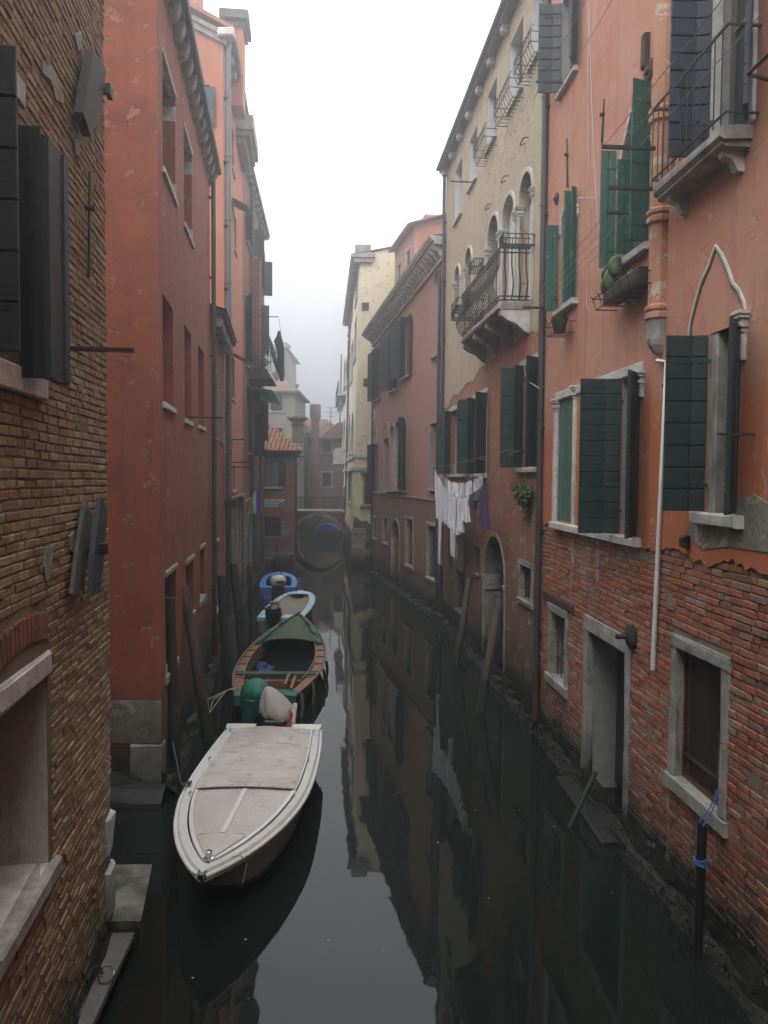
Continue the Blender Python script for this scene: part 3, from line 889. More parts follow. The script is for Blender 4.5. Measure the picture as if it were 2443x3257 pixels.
# shutters: far leaves stand square to the wall, near leaves are swung almost flat
def pair(o, n, wfar, wnear, mat, planks, far=96, near=142, split=.62, arch=0):
    za, zb = o['z0'] + .01, o['z1'] - .01
    w1 = wfar * (1 - split)
    shutter(r1, W1, o['u1'] - .02, za, zb, w1, far + 10, -1, n, planks, mat)
    A = radians(far + 10); 
    e = W1.u * (-cos(A)) + W1.n * sin(A)
    p = W1(o['u1'] - .02, n, 0) + e * w1 - W1.o
    shutter(r1, W1, p.dot(W1.u), za, zb, wfar * split, far - 4, -1, p.dot(W1.n) + .004, planks, mat)
    shutter(r1, W1, o['u0'] + .02, za, zb, wnear, near, 1, n, planks, mat)
pair(o_wb, .06, .46, .42, 'shut_dark', 8)
pair(o_m2, .06, .60, .44, 'shut_dark', 10, far=94)
pair(o_bd, .05, .45, .5, 'shut_navy', 13, far=96, near=150)
pair(o_up, .05, .42, .42, 'shut_slate', 8, far=96, near=150)
window(r1, W1, o_bd, 'wood_grey', 'glass'); window(r1, W1, o_up, 'wood_grey', 'glass')
surround(r1, W1, o_up, .08, .03, .02, 'stone_white', (.09, .09, .03), jambs=False, lintel=False)
surround(r1, W1, o_bd, .13, .03, .03, 'stone_white', None, lintel=False, split=2)
# arched windows: bleached green leaves and a dog-tooth stone edge
for o, wl, kind in ((o_a1, .42, 'round'), (o_a2, .50, 'point')):
    dark_void(r1, W1, o, 'shut_pale')
    surround(r1, W1, o, .055, .03, .025, 'stone_white', (.10, .12, .05), jambs=False)
    sp = o['z1'] - o['rise']
    m = MB(); P_ = arch_pts(o['u0'] - .055, o['u1'] + .055, sp, kind, 26, o['rise'] + .055)
    for k, (u, z) in enumerate(P_):
        if k % 2: m.box(W1, (u - .022, .03, z - .022), (u + .022, .065, z + .022))
    obj('dentil', m, M['stone_white'], r1, kind='stuff')
    q = (1775, 850, 1815, 850, 1838, 700, 606) if o is o_a1 else (1958, 650, 2014, 650, 2070, 456, 500)
    uh1, uh2 = W1.U(q[0], q[1], .05), W1.U(q[2], q[3], .05)
    shutter(r1, W1, uh1, o['z0'] + .01, W1.Z(q[0] - 10, q[5], .2), .23, 97, -1, .05, 2, 'shut_green', vert=True)
    shutter(r1, W1, uh2, o['z0'] + .01, W1.Z(q[2] - 15, q[6], .15), .24 if o is o_a2 else .14, 88, -1, .05, 2, 'shut_green', vert=True, arch=-.16)
    shutter(r1, W1, o['u0'] + .01, o['z0'] + .01, o['z1'] + .04, .30 if o is o_a2 else .1, 108, 1, .06, 3, 'shut_green', vert=True, arch=.3 if o is o_a2 else 0)
# ogee blind arch
def px_path(W, L, n=0.0): return [W.hit(x, y, n) for x, y in L]
L = [(2195, 1082), (2199, 1030), (2212, 975), (2232, 905), (2258, 845), (2279, 786), (2296, 812), (2318, 862), (2332, 905), (2350, 925), (2366, 962), (2375, 1012)]
P_ = px_path(W1, L, .03)
m = MB(); m.band(W1, P_, -.032, .0, .05); obj('arch_moulding', m, M['stone_white'], r1)
m = MB(); m.band(W1, [(u, z) for u, z in P_], .03, .0, .045); obj('arch_moulding', m, M['stone_dark'], r1)
# chimney flue that climbs the wall
fu = W1.U(2122, 600); hw = .115
m = MB()
zb = W1.Z(2107, 1060, .1)
def octo(u, n0, hw, z): return [W1(u - hw, 0, z), W1(u - hw, n0 * .55, z), W1(u - hw * .45, n0, z), W1(u + hw * .45, n0, z), W1(u + hw, n0 * .55, z), W1(u + hw, 0, z)]
m.loft([octo(fu, .2, hw, z) for z in (zb + .3, TOP1 * .6, TOP1)], True, True)
flue = obj('chimney_flue', m, M['st_R1f'], r1)
for zc in (W1.Z(2107, 362, .1), W1.Z(2107, 680, .1), W1.Z(2107, 985, .1)):
    m = MB(); m.loft([octo(fu, .2 + e, hw + e, zc + h) for e, h in ((.0, -.11), (.035, -.08), (.035, -.02), (.015, .0), (.04, .03), (.04, .07), (.0, .1))], True, True); obj('flue_collar', m, M['st_R1f'], flue)
m = MB(); m.loft([octo(fu, .2 * a, hw * a, zb + h) for a, h in ((.25, -.26), (.6, -.22), (.95, -.12), (1.05, -.05), (1.05, .28), (.95, .3))], True, True); obj('flue_pot', m, M['stone'], flue)
m = MB(); wu = W1.U(2120, 1140, .08)
P_ = [W1(fu, .1, zb - .2), W1(fu - .02, .08, zb - .32), (W1(W1.U(2121, 1150, .06), .06, W1.Z(2121, 1150, .06))), W1(W1.U(2076, 2130, .06), .06, W1.Z(2076, 2130, .06))]
m.tube(P_[1:], .032, 10); dp = obj('drainpipe', m, M['pipe_white'], r1, 'auto')
m = MB()
for px, py in ((2115, 1230), (2080, 1930)):
    u, z = W1.hit(px, py, .06); m.tube([W1(u, .06, z), W1(u, .06, z + .03)], .042, 10); m.box(W1, (u - .008, .0, z), (u + .05, .07, z + .02))
obj('pipe_clip', m, M['iron_rust'], dp)
# cement patch
L = [(2184, 1690), (2205, 1640), (2290, 1678), (2340, 1640), (2352, 1590), (2400, 1572), (2445, 1600), (2560, 1640), (2560, 1790), (2443, 1756), (2310, 1738), (2240, 1748), (2205, 1715)]
P_ = px_path(W1, L, .03); m = MB(); m.prism(W1, P_, .0, .042); obj('cement_patch', m, M['cement'], r1)
# remnants of render left on the brick
def scab(bld, W, cx, cy, rx, ry, mat, n0=-.02, n1=.010, k=44, name='render_patch'):
    u, z = W.hit(cx, cy, n1); P = []
    for i in range(k):
        a = 2 * pi * i / k; q = 1 + .55 * mnoise.noise(V((cos(a) * 1.7 + cx, sin(a) * 1.7 + cy, 2))) + .35 * mnoise.noise(V((cos(a) * 6 + cx, sin(a) * 6, 7)))
        P.append((u + rx * q * cos(a), z + ry * q * sin(a)))
    m = MB(); m.prism(W, P, n0, n1); return obj(name, m, M[mat], bld)
for cx, cy, rx, ry, mt in ((1862, 1790, .30, .26, 'mort_R1'), (2010, 1755, .5, .10, 'mort_R1'), (2130, 1915, .13, .12, 'mort_R1'), (2090, 1880, .10, .10, 'mort_R1'), (1885, 1870, .10, .07, 'mort_R1'), (2065, 2300, .10, .30, 'mort_R1'), (2400, 2480, .16, .12, 'mort_R1'), (2330, 2690, .12, .2, 'mort_R1'), (1800, 2330, .16, .08, 'mort_R1'), (2160, 2330, .05, .3, 'mort_R1'), (2210, 2850, .3, .14, 'mort_R1')):
    scab(r1, W1, cx, cy, rx, ry, mt)
for L in ([(1815, 1715), (1823, 1712), (1824, 1800), (1818, 1890), (1810, 1885), (1816, 1800)], [(1895, 1712), (1903, 1712), (1903, 1850), (1896, 1850)], [(2118, 2500), (2128, 2505), (2126, 2760), (2116, 2755)]):
    m = MB(); m.prism(W1, px_path(W1, L, .02), -.02, .014); obj('mortar_strip', m, M['stone'], r1)
# balcony
zb_ = W1.Z(2410, 393); uf = W1.U(2180, 630); un = W1.U(2405, 400)
bo = .37
ua, ub = un, uf + .12
m = MB(); m.cbox(W1, (ua, 0, zb_ - .13), (ub, bo, zb_), .03, 0, .012); m.cbox(W1, (ua + .04, 0, zb_ - .2), (ub - .04, bo - .05, zb_ - .13), .03, 0, .01)
bal1 = obj('balcony', m, M['stone'], r1)
for u in (ua + .2, ub - .22):
    m = MB(); m.prism(Frame((W1(u, 0, 0).x, W1(u, 0, 0).y), (W1(u, 1, 0).x, W1(u, 1, 0).y)), [(.0, zb_ - .2), (bo - .1, zb_ - .2), (bo - .12, zb_ - .25), (.16, zb_ - .29), (.1, zb_ - .4), (0, zb_ - .41)], -.055, .055); obj('bracket', m, M['stone_white'], bal1)
m = MB(); rh = .92
m.tube([W1(ub, 0, zb_ + rh), W1(ub, bo, zb_ + rh), W1(ua - .1, bo, zb_ + rh), W1(ua - .1, .0, zb_ + rh)], .018, 6)
m.tube([W1(ub, 0, zb_ + .07), W1(ub, bo, zb_ + .07), W1(ua - .1, bo, zb_ + .07), W1(ua - .1, .0, zb_ + .07)], .014, 6)
rail = obj('railing', m, M['iron'], bal1)
nb = 11
for k in range(nb + 1):
    u = ua + (ub - ua) * k / nb; m = MB(); m.tube([W1(u, bo, zb_), W1(u, bo, zb_ + rh)], .008, 5); obj('baluster', m, M['iron'], rail)
for k in (1, 2):
    m = MB(); m.tube([W1(ub, bo * k / 3, zb_), W1(ub, bo * k / 3, zb_ + rh)], .008, 5); obj('baluster', m, M['iron'], rail)
# railing of the next balcony, half out of the picture
m = MB()
u2 = W1.U(2430, 300)
for dz in (0.0, -.82):
    m.tube([W1(ua - .45, 0, zb_ + 1.0 + dz), W1(ua - .6, .42, zb_ + 1.0 + dz), W1(ua - 2.6, .42, zb_ + 1.0 + dz)], .02, 6)
obj('railing', m, M['iron'], r1)
# tie irons, hooks, lamp, cowl
def tie(W, bld, p, q, n=.05, w=.02):
    a = W.hit(*p, n); b = W.hit(*q, n); m = MB()
    m.tube([W(a[0], n, a[1]), W(b[0], n, b[1])], w * .5, 6, r2=w); c = ((a[0] + b[0]) / 2, a[1] + (b[1] - a[1]) * .35)
    m.tube([W(c[0], -.02, c[1]), W(c[0], n + .05, c[1])], .03, 6)
    return obj('tie_iron', m, M['iron_rust'], bld)
tie(W1, r1, (1921, 315), (1914, 455)); tie(W1, r1, (1803, 438), (1805, 595))
m = MB(); u, z = W1.hit(1757, 1, .03)
for px, py, rr in ((1768, 632, .11), (2060, 225, .15)):
    u, z = W1.hit(px, py, .06); m = MB(); fr = lambda x, y, zz, u=u, z=z: W1(u + x, y, z + zz)
    m.lathe(fr, [(.0, .10), (rr * .3, .10), (rr * .45, .06), (rr * .8, .07), (rr, .05), (rr, .0)], 14, axis='n'); obj('iron_boss', m, M['iron_rust'], r1, 'auto')
u, z = W1.hit(2055, 170, .06); m = MB(); m.cbox(W1, (u - .06, 0, z - .2), (u + .06, .12, z + .25), .02); obj('iron_strap', m, M['iron_rust'], r1)
u, z = W1.hit(2185, 1725, .05); m = MB(); m.loft([[W1(u - .05, .0, z - .1), W1(u + .05, .0, z - .1), W1(u + .05, .0, z + .1), W1(u - .05, .0, z + .1)], [W1(u - .05, .1, z - .06), W1(u + .05, .1, z - .06), W1(u + .05, .1, z + .07), W1(u - .05, .1, z + .07)], [W1(u - .04, .13, z - .05), W1(u + .04, .13, z - .05), W1(u + .04, .13, z + .05), W1(u - .04, .13, z + .05)]], True, True); obj('vent_cowl', m, M['iron'], r1)
u, z = W1.hit(1995, 2025, .1); m = MB(); fr = lambda x, y, zz: W1(u + x, y, z + zz)
m.lathe(fr, [(.02, .0), (.17, .02), (.175, .06), (.13, .09), (.06, .12), (.035, .13), (.035, .26), (.02, .27)], 20, axis='n'); obj('iron_bell', m, M['iron'], r1, 'auto')
rod(r1, W1, W1.U(1742, 330, .4), W1.Z(1742, 325, .2), .62, .0, .016, 'iron_rust', 'line_bracket', True)
m = MB(); u, z = W1.hit(1868, 630, .15); m.box(W1, (u - .01, 0, z - .01), (u + .01, .3, z + .01)); m.box(W1, (u - .01, .0, z - .06), (u + .01, .02, z + .06)); obj('line_hook', m, M['stone_white'], r1)
u, z = W1.hit(2300, 1370, .0); m = MB(); m.box(W1, (W1.U(2412, 1382), .0, W1.Z(2412, 1382) - .012), (W1.U(2412, 1382) + .02, .42, W1.Z(2412, 1382) + .012)); obj('line_bracket', m, M['iron'], r1)
# drainpipe on the seam with the ochre house
downpipe(r1, W1, W1.L - .03, 1.2, 15.6, .065, .10, 'pipe_dark', True, .25)
# ------------------------------------------------------------------ ochre house with the belly balcony
W2 = Frame((3.2335, 15.6), (2.15, 28.1), True)
r2 = thing('ochre_house', 'tall house, flaking ochre plaster above orange, with a bulging iron balcony', 'house', W2(4, 0, 0))
TOP2 = W2.Z(1440, 500)
def O2(xf, xn, pt, pb, d=.25, arch=None, rise=None):
    return op(W2.U(xf, pt[1]), W2.U(xn, pt[1]), W2.Z(*pb), W2.Z(*pt), d, arch, rise)
t1 = O2(1694, 1738, (1716, -130), (1738, 120), .3); t2 = O2(1623, 1664, (1640, 105), (1655, 285), .3)
t3 = O2(1551, 1580, (1566, 275), (1572, 440), .3); t4 = O2(1494, 1518, (1506, 425), (1512, 570), .3); t5 = O2(1448, 1470, (1458, 525), (1462, 685), .3)
zsl = W2.Z(1686, 962)
a1 = O2(1656, 1697, (1688, 532), (1686, 985), .3, 'round'); a2 = O2(1601, 1640, (1624, 617), (1686, 985), .2, 'round'); a3 = O2(1554, 1589, (1571, 688), (1686, 985), .3, 'round')
for o in (a1, a2, a3): o['z0'] = zsl
a4 = O2(1482, 1503, (1494, 787), (1497, 925), .25, 'round'); a5 = O2(1448, 1465, (1457, 846), (1459, 968), .25, 'round')
b1 = O2(1434, 1489, (1460, 1297), (1460, 1508)); b2 = O2(1508, 1551, (1530, 1258), (1530, 1508)); b3 = O2(1660, 1722, (1690, 1152), (1690, 1488))
g_d = O2(1543, 1608, (1578, 1706), (1580, 2125), .5, 'round'); g_d['z0'] = .1
g_w = O2(1656, 1693, (1675, 1800), (1675, 1910), .22); g_1 = O2(1448, 1483, (1460, 1815), (1460, 1945), .25); g_2 = O2(1509, 1527, (1518, 1738), (1518, 1826), .25)
up = [t1, t2, t3, t4, t5, a1, a2, a3, a4, a5]; dn = [b1, b2, b3, g_d, g_w, g_1, g_2]
ZB = zsl - .55
m = MB(); facade(m, W2, 0, W2.L, ZB, TOP2, up); shell(m, W2, 0, W2.L, -.6, TOP2, 9.0)
obj('upper_wall', m, M['st_B'], r2)
m = MB(); facade(m, W2, 0, W2.L, -.6, ZB, dn)
uu = 0.0        # the orange coat ends in a torn edge, thinner than the ochre render over it
obj('lower_wall', m, M['st_Blow'], r2)
m = MB()
while uu < W2.L - .01:
    u2 = min(uu + .15, W2.L)
    za, zb = [ZB - .1 - 1.0 * max(0, (x / W2.L) - .3) ** 1.2 + .18 * mnoise.noise(V((x * .9, 1, 7))) + .05 * mnoise.noise(V((x * 5, 1, 7))) for x in (uu, u2)]
    if W2.L * .0 <= uu: m.add([W2(uu, .012, za), W2(u2, .012, zb), W2(u2, .012, ZB + .02), W2(uu, .012, ZB + .02), W2(uu, 0, za), W2(u2, 0, zb)], [(0, 1, 2, 3), (4, 5, 1, 0)])
    uu = u2
obj('plaster_edge', m, M['st_B'], r2)
rough_ledge(r2, W2, 0, W2.L, .22, .2); weed_tufts(r2, W2, 0, W2.L, 400, .5)
for o in (t1, t2, t3, t4, t5):
    m = MB(); facade(m, W2, o['u0'] + .004, o['u1'] - .004, o['z0'] + .004, o['z1'] - .004, [dict(o, u0=o['u0'] + .004, u1=o['u1'] - .004, z0=o['z0'] + .004, z1=o['z1'] - .004, d=.27)], -.004); obj('reveal', m, M['white_paint'], r2)
    window(r2, W2, o, 'wood_grey', 'glass_pale', mull=1, rails=(.3, .65)); surround(r2, W2, o, .06, 0, .02, 'stone_white', (.08, .08, .03), jambs=False, lintel=False)
for o in (t1, t2, t3):      # wrought flower baskets
    m = MB(); n0 = .34; zb0 = o['z0'] - .32; zt = o['z0'] + .12; ua_, ub_ = o['u0'] - .12, o['u1'] + .12
    for z, nn in ((zb0, n0 * .75), (zb0 + .22, n0), (zt - .02, n0)):
        m.tube([W2(ua_, .0, z), W2(ua_, nn, z), W2(ub_, nn, z), W2(ub_, 0, z)], .011, 4)
    k = 9
    for i in range(k):
        u = ua_ + (ub_ - ua_) * i / (k - 1)
        m.tube([W2(u, .02, zb0), W2(u, n0 * .75, zb0), W2(u, n0, zb0 + .2), W2(u, n0, zt + .05), W2(u, n0 - .03, zt + .12), W2(u, n0 - .08, zt + .1)], .009, 4)
    obj('flower_basket', m, M['iron'], r2)
for o in (a1, a3, a4, a5): window(r2, W2, o, 'wood_grey', 'void', mull=1)
m = MB(); facade(m, W2, a2['u0'], a2['u1'], a2['z0'], a2['z1'], [], -.16); obj('blind_panel', m, M['white_paint'], r2)
m = MB(); m.box(W2, (a1['u1'] - .3, -.3, a1['z0']), (a1['u1'] - .02, -.22, a1['z1'] - a1['rise'])); obj('door_leaf', m, M['white_paint'], r2)
for o in (a1, a2, a3, a4, a5):
    surround(r2, W2, o, .085, 0, .045, 'stone_white', None if o in (a1, a2, a3) else (.08, .1, .03), jambs=False)
for o in (a1, a2, a3):
    for u0, u1 in ((o['u0'] - .085, o['u0']), (o['u1'], o['u1'] + .085)): cap_jamb(r2, W2, u0, u1, o['z0'], o['z1'] - o['rise'], 0, .04, 'stone_white', .22)
for o in (a4, a5):
    for u0, u1 in ((o['u0'] - .07, o['u0']), (o['u1'], o['u1'] + .07)): cap_jamb(r2, W2, u0, u1, o['z0'], o['z1'] - o['rise'], 0, .03, 'stone_white', .16)
# balcony
un_ = W2.U(1686, 975); bo2 = W2.hit_u(1587, 955, un_)[0]; uf_ = W2.U(1465, 1085, bo2)
m = MB(); m.cbox(W2, (un_, 0, zsl - .16), (uf_, bo2, zsl), .04, 0, .01)
bal2 = obj('balcony', m, M['stone'], r2)
for k in range(4):
    u = un_ + .12 + (uf_ - un_ - .24) * k / 3
    m = MB(); fr = Frame((W2(u, 0, 0).x, W2(u, 0, 0).y), (W2(u, 1, 0).x, W2(u, 1, 0).y))
    m.prism(fr, [(0, zsl - .16), (bo2 - .05, zsl - .16), (bo2 - .05, zsl - .27), (bo2 * .75, zsl - .36), (bo2 * .4, zsl - .46), (.1, zsl - .62), (0, zsl - .66)], -.1, .1)
    obj('bracket', m, M['stone_white' if k == 0 else 'stone'], bal2)
RH = 1.16
def belly(f): return [f(-.03, .05), f(.05, .14), f(.13, .30), f(.13, .42), f(.06, .60), f(-.02, .80), f(-.02, RH)]
m = MB()
for off, z in ((-.02, RH), (-.02, RH - .1), (-.03, .05), (-.03, .13)):
    m.tube([W2(un_ + .02 - off * 0, 0, zsl + z), W2(un_ + .02 - off, bo2 + off, zsl + z), W2(uf_ - .02 + off, bo2 + off, zsl + z), W2(uf_ - .02, 0, zsl + z)], .018, 5)
rail2 = obj('railing', m, M['iron'], bal2)
nf = 26
for k in range(nf + 1):
    u = un_ + .04 + (uf_ - un_ - .08) * k / nf; m = MB(); m.tube(belly(lambda b, z: W2(u, bo2 + b, zsl + z)), .013, 5); obj('baluster', m, M['iron'], rail2)
for k in range(4):
    nn = bo2 * (k + .6) / 4.4; m = MB(); m.tube(belly(lambda b, z: W2(un_ + .02 - b, nn, zsl + z)), .016, 5); obj('baluster', m, M['iron'], rail2)
    m = MB(); m.tube(belly(lambda b, z: W2(uf_ - .02 + b, nn, zsl + z)), .013, 5); obj('baluster', m, M['iron'], rail2)
def tray(u0, u1, n0, n1, z0, z1, k):
    m = MB()
    for z in (z0, z1): m.tube([W2(u0, n0, z), W2(u0, n1, z), W2(u1, n1, z), W2(u1, n0, z), W2(u0, n0, z)], .012, 4)
    for i in range(k + 1):
        f = i / k
        for p in ((u0 + (u1 - u0) * f, n1), (u0 + (u1 - u0) * f, n0), (u0, n0 + (n1 - n0) * f), (u1, n0 + (n1 - n0) * f)): m.tube([W2(p[0], p[1], z0), W2(p[0], p[1], z1)], .009, 4)
        m.tube([W2(u0 + (u1 - u0) * f, n0, z0), W2(u0 + (u1 - u0) * f, n1, z0)], .008, 4)
    return obj('planter_tray', m, M['iron'], bal2)
tray(un_ - .3, un_, .0, bo2, zsl + RH - .02, zsl + RH + .2, 5)
tray(uf_ - 1.7, uf_ - .8, bo2 + .12, bo2 + .4, zsl + .50, zsl + .72, 5)
tray(uf_ - .1, uf_ + .35, .1, bo2 + .2, zsl + .55, zsl + .75, 4)
tray(un_ + 1.6, un_ + 2.3, bo2, bo2 + .22, zsl + RH + .02, zsl + RH + .2, 4)
# eaves
m = MB(); m.box(W2, (-.02, -.3, TOP2 - .02), (W2.L + .1, .24, TOP2 + .07)); m.box(W2, (-.02, -.3, TOP2 + .07), (W2.L + .12, .28, TOP2 + .12)); eave2 = obj('eaves', m, M['stone_dark'], r2)
m = MB(); m.tube([W2(-.05, .3, TOP2 + .13), W2(W2.L + .15, .3, TOP2 + .13)], .06, 8); obj('gutter', m, M['pipe_grey'], r2, 'auto')
for k in range(9):
    u = .6 + k * (W2.L - .8) / 8; m = MB(); m.cbox(W2, (u - .1, 0, TOP2 - .2), (u + .1, .2, TOP2 - .02), .04); obj('corbel', m, M['stone_white'], eave2)
m = MB(); m.add([W2(-.0, .33, TOP2 + .16), W2(W2.L, .33, TOP2 + .16), W2(W2.L, -5, TOP2 + 2.2), W2(0, -5, TOP2 + 2.2)], [(0, 1, 2, 3)]); obj('roof', m, M['tile'], r2)
# lower windows and their dark leaves
for o in (b1, b2, b3):
    window(r2, W2, o, 'wood_white', 'glass'); surround(r2, W2, o, .07, 0, .025, 'stone_white', (.10, .10, .04), jambs=False, lw=.12)
    za, zb = o['z0'] + .01, o['z1'] - .01
    shutter(r2, W2, o['u1'] - .01, za, zb, .42, 98, -1, .05, 7, 'shut_dark'); shutter(r2, W2, o['u1'] - .34, za, zb, .3, 55, -1, .05, 7, 'shut_dark')
    shutter(r2, W2, o['u0'] + .01, za, zb, .42, 128, 1, .05, 7, 'shut_dark')
# ground floor
for o in (g_w, g_1, g_2): dark_void(r2, W2, o)
grille(r2, W2, g_w, 4, 2); surround(r2, W2, g_w, .1, 0, .03, 'stone', (.12, .06, .04), j=.012, split=2)
for o in (g_1, g_2): surround(r2, W2, o, .06, 0, .015, 'stone_dark', (.08, .05, .03), lintel=False)
m = MB(); facade(m, W2, g_d['u0'] + .003, g_d['u1'] - .003, g_d['z0'], g_d['z1'] - .003, [dict(g_d, u0=g_d['u0'] + .003, u1=g_d['u1'] - .003, z1=g_d['z1'] - .003, rise=g_d['rise'] - .003, d=.48)], -.003); obj('reveal', m, M['cement'], r2)
surround(r2, W2, g_d, .09, 0, .03, 'stone', None, split=3, inn=.0)
for u0, u1 in ((g_d['u0'] - .1, g_d['u0'] + .02), (g_d['u1'] - .05, g_d['u1'] + .14)):
    zc = g_d['z1'] - g_d['rise']
    for k in range(3): m = MB(); m.cbox(W2, (u0, -.45, zc - .12 - k * .14), (u1, .06 - .015 * k, zc + .01 - k * .14), .015, 0, .012); obj('impost_stone', m, M['stone'], r2)
m = MB(); m.box(W2, (g_d['u0'], -.5, .1), (g_d['u1'], -.46, g_d['z1'] - g_d['rise'] - .2)); m.box(W2, (g_d['u0'], -.48, g_d['z1'] - g_d['rise'] - .2), (g_d['u1'], -.40, g_d['z1'] - g_d['rise'] - .08)); obj('water_door', m, M['wood_pole_dark'], r2)
dark_void(r2, W2, g_d)
m = MB(); c_ = (g_d['u0'] + g_d['u1']) / 2; zc = g_d['z1'] - g_d['rise']
for k in range(7):
    a = pi * (k + .5) / 7; m.tube([W2(c_, -.3, zc - .05), W2(c_ + g_d['rise'] * cos(a), -.3, zc + g_d['rise'] * sin(a))], .012, 4)
obj('fan_grille', m, M['iron_rust'], r2)
for px, py, kk in ((1675, 450, 1), (1612, 570, 1), (1560, 658, 1)):
    u, z = W2.hit(px, py); m = MB(); m.tube([W2(u + .14, .0, z + .02), W2(u + .12, .1, z - .05), W2(u, .14, z - .06), W2(u - .1, .1, z + .03), W2(u - .16, .0, z + .02)], .014, 5); obj('iron_hook', m, M['iron'], r2)
rod(r2, W2, W2.U(1512, 580), W2.Z(1512, 580), .75, 0, .016, 'iron', 'line_bracket', True)
downpipe(r2, W2, W2.L - .12, .9, TOP2, .06, .09, 'pipe_dark')

# ------------------------------------------------------------------ dusky pink house beyond it
W3 = Frame((2.13, 28.1), (-.62, 41.95), True)
r3 = thing('dusky_pink_house', 'long dusky pink house with a bracketed stone cornice and dark shutters', 'house', W3(7, 0, 0))
TOP3 = W3.Z(1175, 1075)
def O3(xf, xn, yt, yb, d=.22, arch=None, rise=None):
    xm = (xf + xn) / 2; return op(W3.U(xf, yt), W3.U(xn, yt), W3.Z(xm, yb), W3.Z(xm, yt), d, arch, rise)
p1 = O3(1190, 1208, 1112, 1272); p2 = O3(1244, 1264, 1062, 1240); p3 = O3(1281, 1305, 1010, 1198); p4 = O3(1380, 1402, 856, 1128, .2, 'round')
q1 = O3(1188, 1203, 1412, 1562); q2 = O3(1221, 1238, 1394, 1564, .3); q3 = O3(1241, 1257, 1352, 1560, .2, 'round'); q4 = O3(1258, 1275, 1340, 1560, .2, 'round'); q5 = O3(1277, 1294, 1328, 1558, .2, 'round'); q6 = O3(1370, 1394, 1345, 1556, .3)
s1 = O3(1187, 1198, 1647, 1711); s2 = O3(1218, 1233, 1647, 1726); s3 = O3(1247, 1272, 1654, 1850, .4, 'round'); s4 = O3(1292, 1315, 1652, 1800); s5 = O3(1361, 1389, 1672, 1842)
s3['z0'] = .1
o3 = [p1, p2, p3, p4, q1, q2, q3, q4, q5, q6, s1, s2, s3, s4, s5]
m = MB(); facade(m, W3, 0, W3.L, -.6, TOP3, o3); facade(m, W3, 0, W3.L * .75, TOP3, TOP3 + .08); facade(m, W3, 0, W3.L * .3, TOP3 + .08, TOP3 + .5); shell(m, W3, 0, W3.L, -.6, TOP3, 8.0)
obj('wall', m, M['st_P'], r3)
rough_ledge(r3, W3, 0, W3.L, .2, .15, step=.5)
for o in (p1, p2, p3, q1, q2, q6, s1, s2, s4, s5): dark_void(r3, W3, o, 'glass')
for o in (p4, q3, q4, q5):
    m = MB(); m.box(W3, (o['u0'], -.2, o['z0']), (o['u1'], -.14, o['z1'])); obj('blind_panel', m, M['white_paint'], r3)
for o in (p1, p2, p3): surround(r3, W3, o, .07, 0, .03, 'stone', (.1, .12, .04), jambs=False, lintel=False)
for o in (q2, q6): surround(r3, W3, o, .08, 0, .02, 'stone', (.08, .1, .03))
for o in (p4, q3, q4, q5): surround(r3, W3, o, .07, 0, .035, 'stone', (.1, .12, .03), inn=0)
for o in (s1, s2, s4, s5): surround(r3, W3, o, .12, 0, .03, 'stone', (.12, .06, .05), j=.01, split=2)
surround(r3, W3, s3, .1, 0, .03, 'stone', None, inn=0); m = MB(); m.box(W3, (s3['u0'], -.38, .1), (s3['u1'], -.34, s3['z1'])); obj('water_door', m, M['cement'], r3)
for o in (p1, p2, p3, q1, q5):
    za, zb = o['z0'], o['z1']
    if o is not q5: shutter(r3, W3, o['u1'], za, zb, .30 if o in (p1, q1) else .5, 97, -1, .05, 0, 'shut_black', arch=.25 if o in (p1, p2, p3) else 0)
    if o is not q1: shutter(r3, W3, o['u0'], za, zb - (.25 if o is q5 else 0), .55, 150 if o is not p3 else 172, 1, .05, 0, 'shut_black', arch=.25)
    shutter(r3, W3, (o['u0'] + o['u1']) / 2, za, zb, .3, 60, -1, .04, 0, 'shut_black')
for o in (q1, q2): 
    m = MB(); z = o['z1'] + .05; m.band(W3, arch_pts(o['u0'] - .03, o['u1'] + .03, z, 'round'), .07, 0, .03); obj('arch_moulding', m, M['stone'], r3)
m = MB(); m.box(W3, (0, 0, q3['z0'] - .25), (W3.L, .05, q3['z0'] - .18)); obj('string_course', m, M['stone'], r3)
# cornice
W3c = lambda u, n, z: W3(u, n, z + .75 - .85 * u / W3.L)
m = MB()
for n1, z0, z1 in ((.10, -.62, -.5), (.42, -.12, .0), (.52, 0.0, .10), (.58, .10, .17)): m.box(W3c, (-.05, 0, TOP3 + z0), (W3.L + n1, n1, TOP3 + z1))
corn = obj('cornice', m, M['stone_white'], r3)
for k in range(30):
    u = .2 + k * (W3.L - .3) / 29; fr = Frame((W3(u, 0, 0).x, W3(u, 0, 0).y), (W3(u, 1, 0).x, W3(u, 1, 0).y)); m = MB()
    z = TOP3 + .75 - .85 * u / W3.L; m.prism(fr, [(0, z - .12), (.40, z - .12), (.41, z - .2), (.36, z - .28), (.26, z - .29), (.2, z - .36), (.16, z - .46), (.08, z - .5), (0, z - .5)], -.075, .075); obj('modillion', m, M['stone_white'], corn)
m = MB(); m.add([W3c(0, .6, TOP3 + .18), W3c(W3.L, .6, TOP3 + .18), W3c(W3.L, -4, TOP3 + 1.0), W3c(0, -4, TOP3 + 1.0)], [(0, 1, 2, 3)]); obj('roof', m, M['tile'], r3)
downpipe(r3, W3, .30, .7, TOP3 - .2, .06, .12, 'pipe_dark')
downpipe(r3, W3, W3.L - .05, 2.5, TOP3 - 3.5, .05, .06, 'pipe_dark')
m = MB(); u, z = W3.hit(1192, 1320); m.box(W3, (u - .25, 0, z - .22), (u + .2, .02, z + .22)); obj('stone_plaque', m, M['stone_white'], r3)

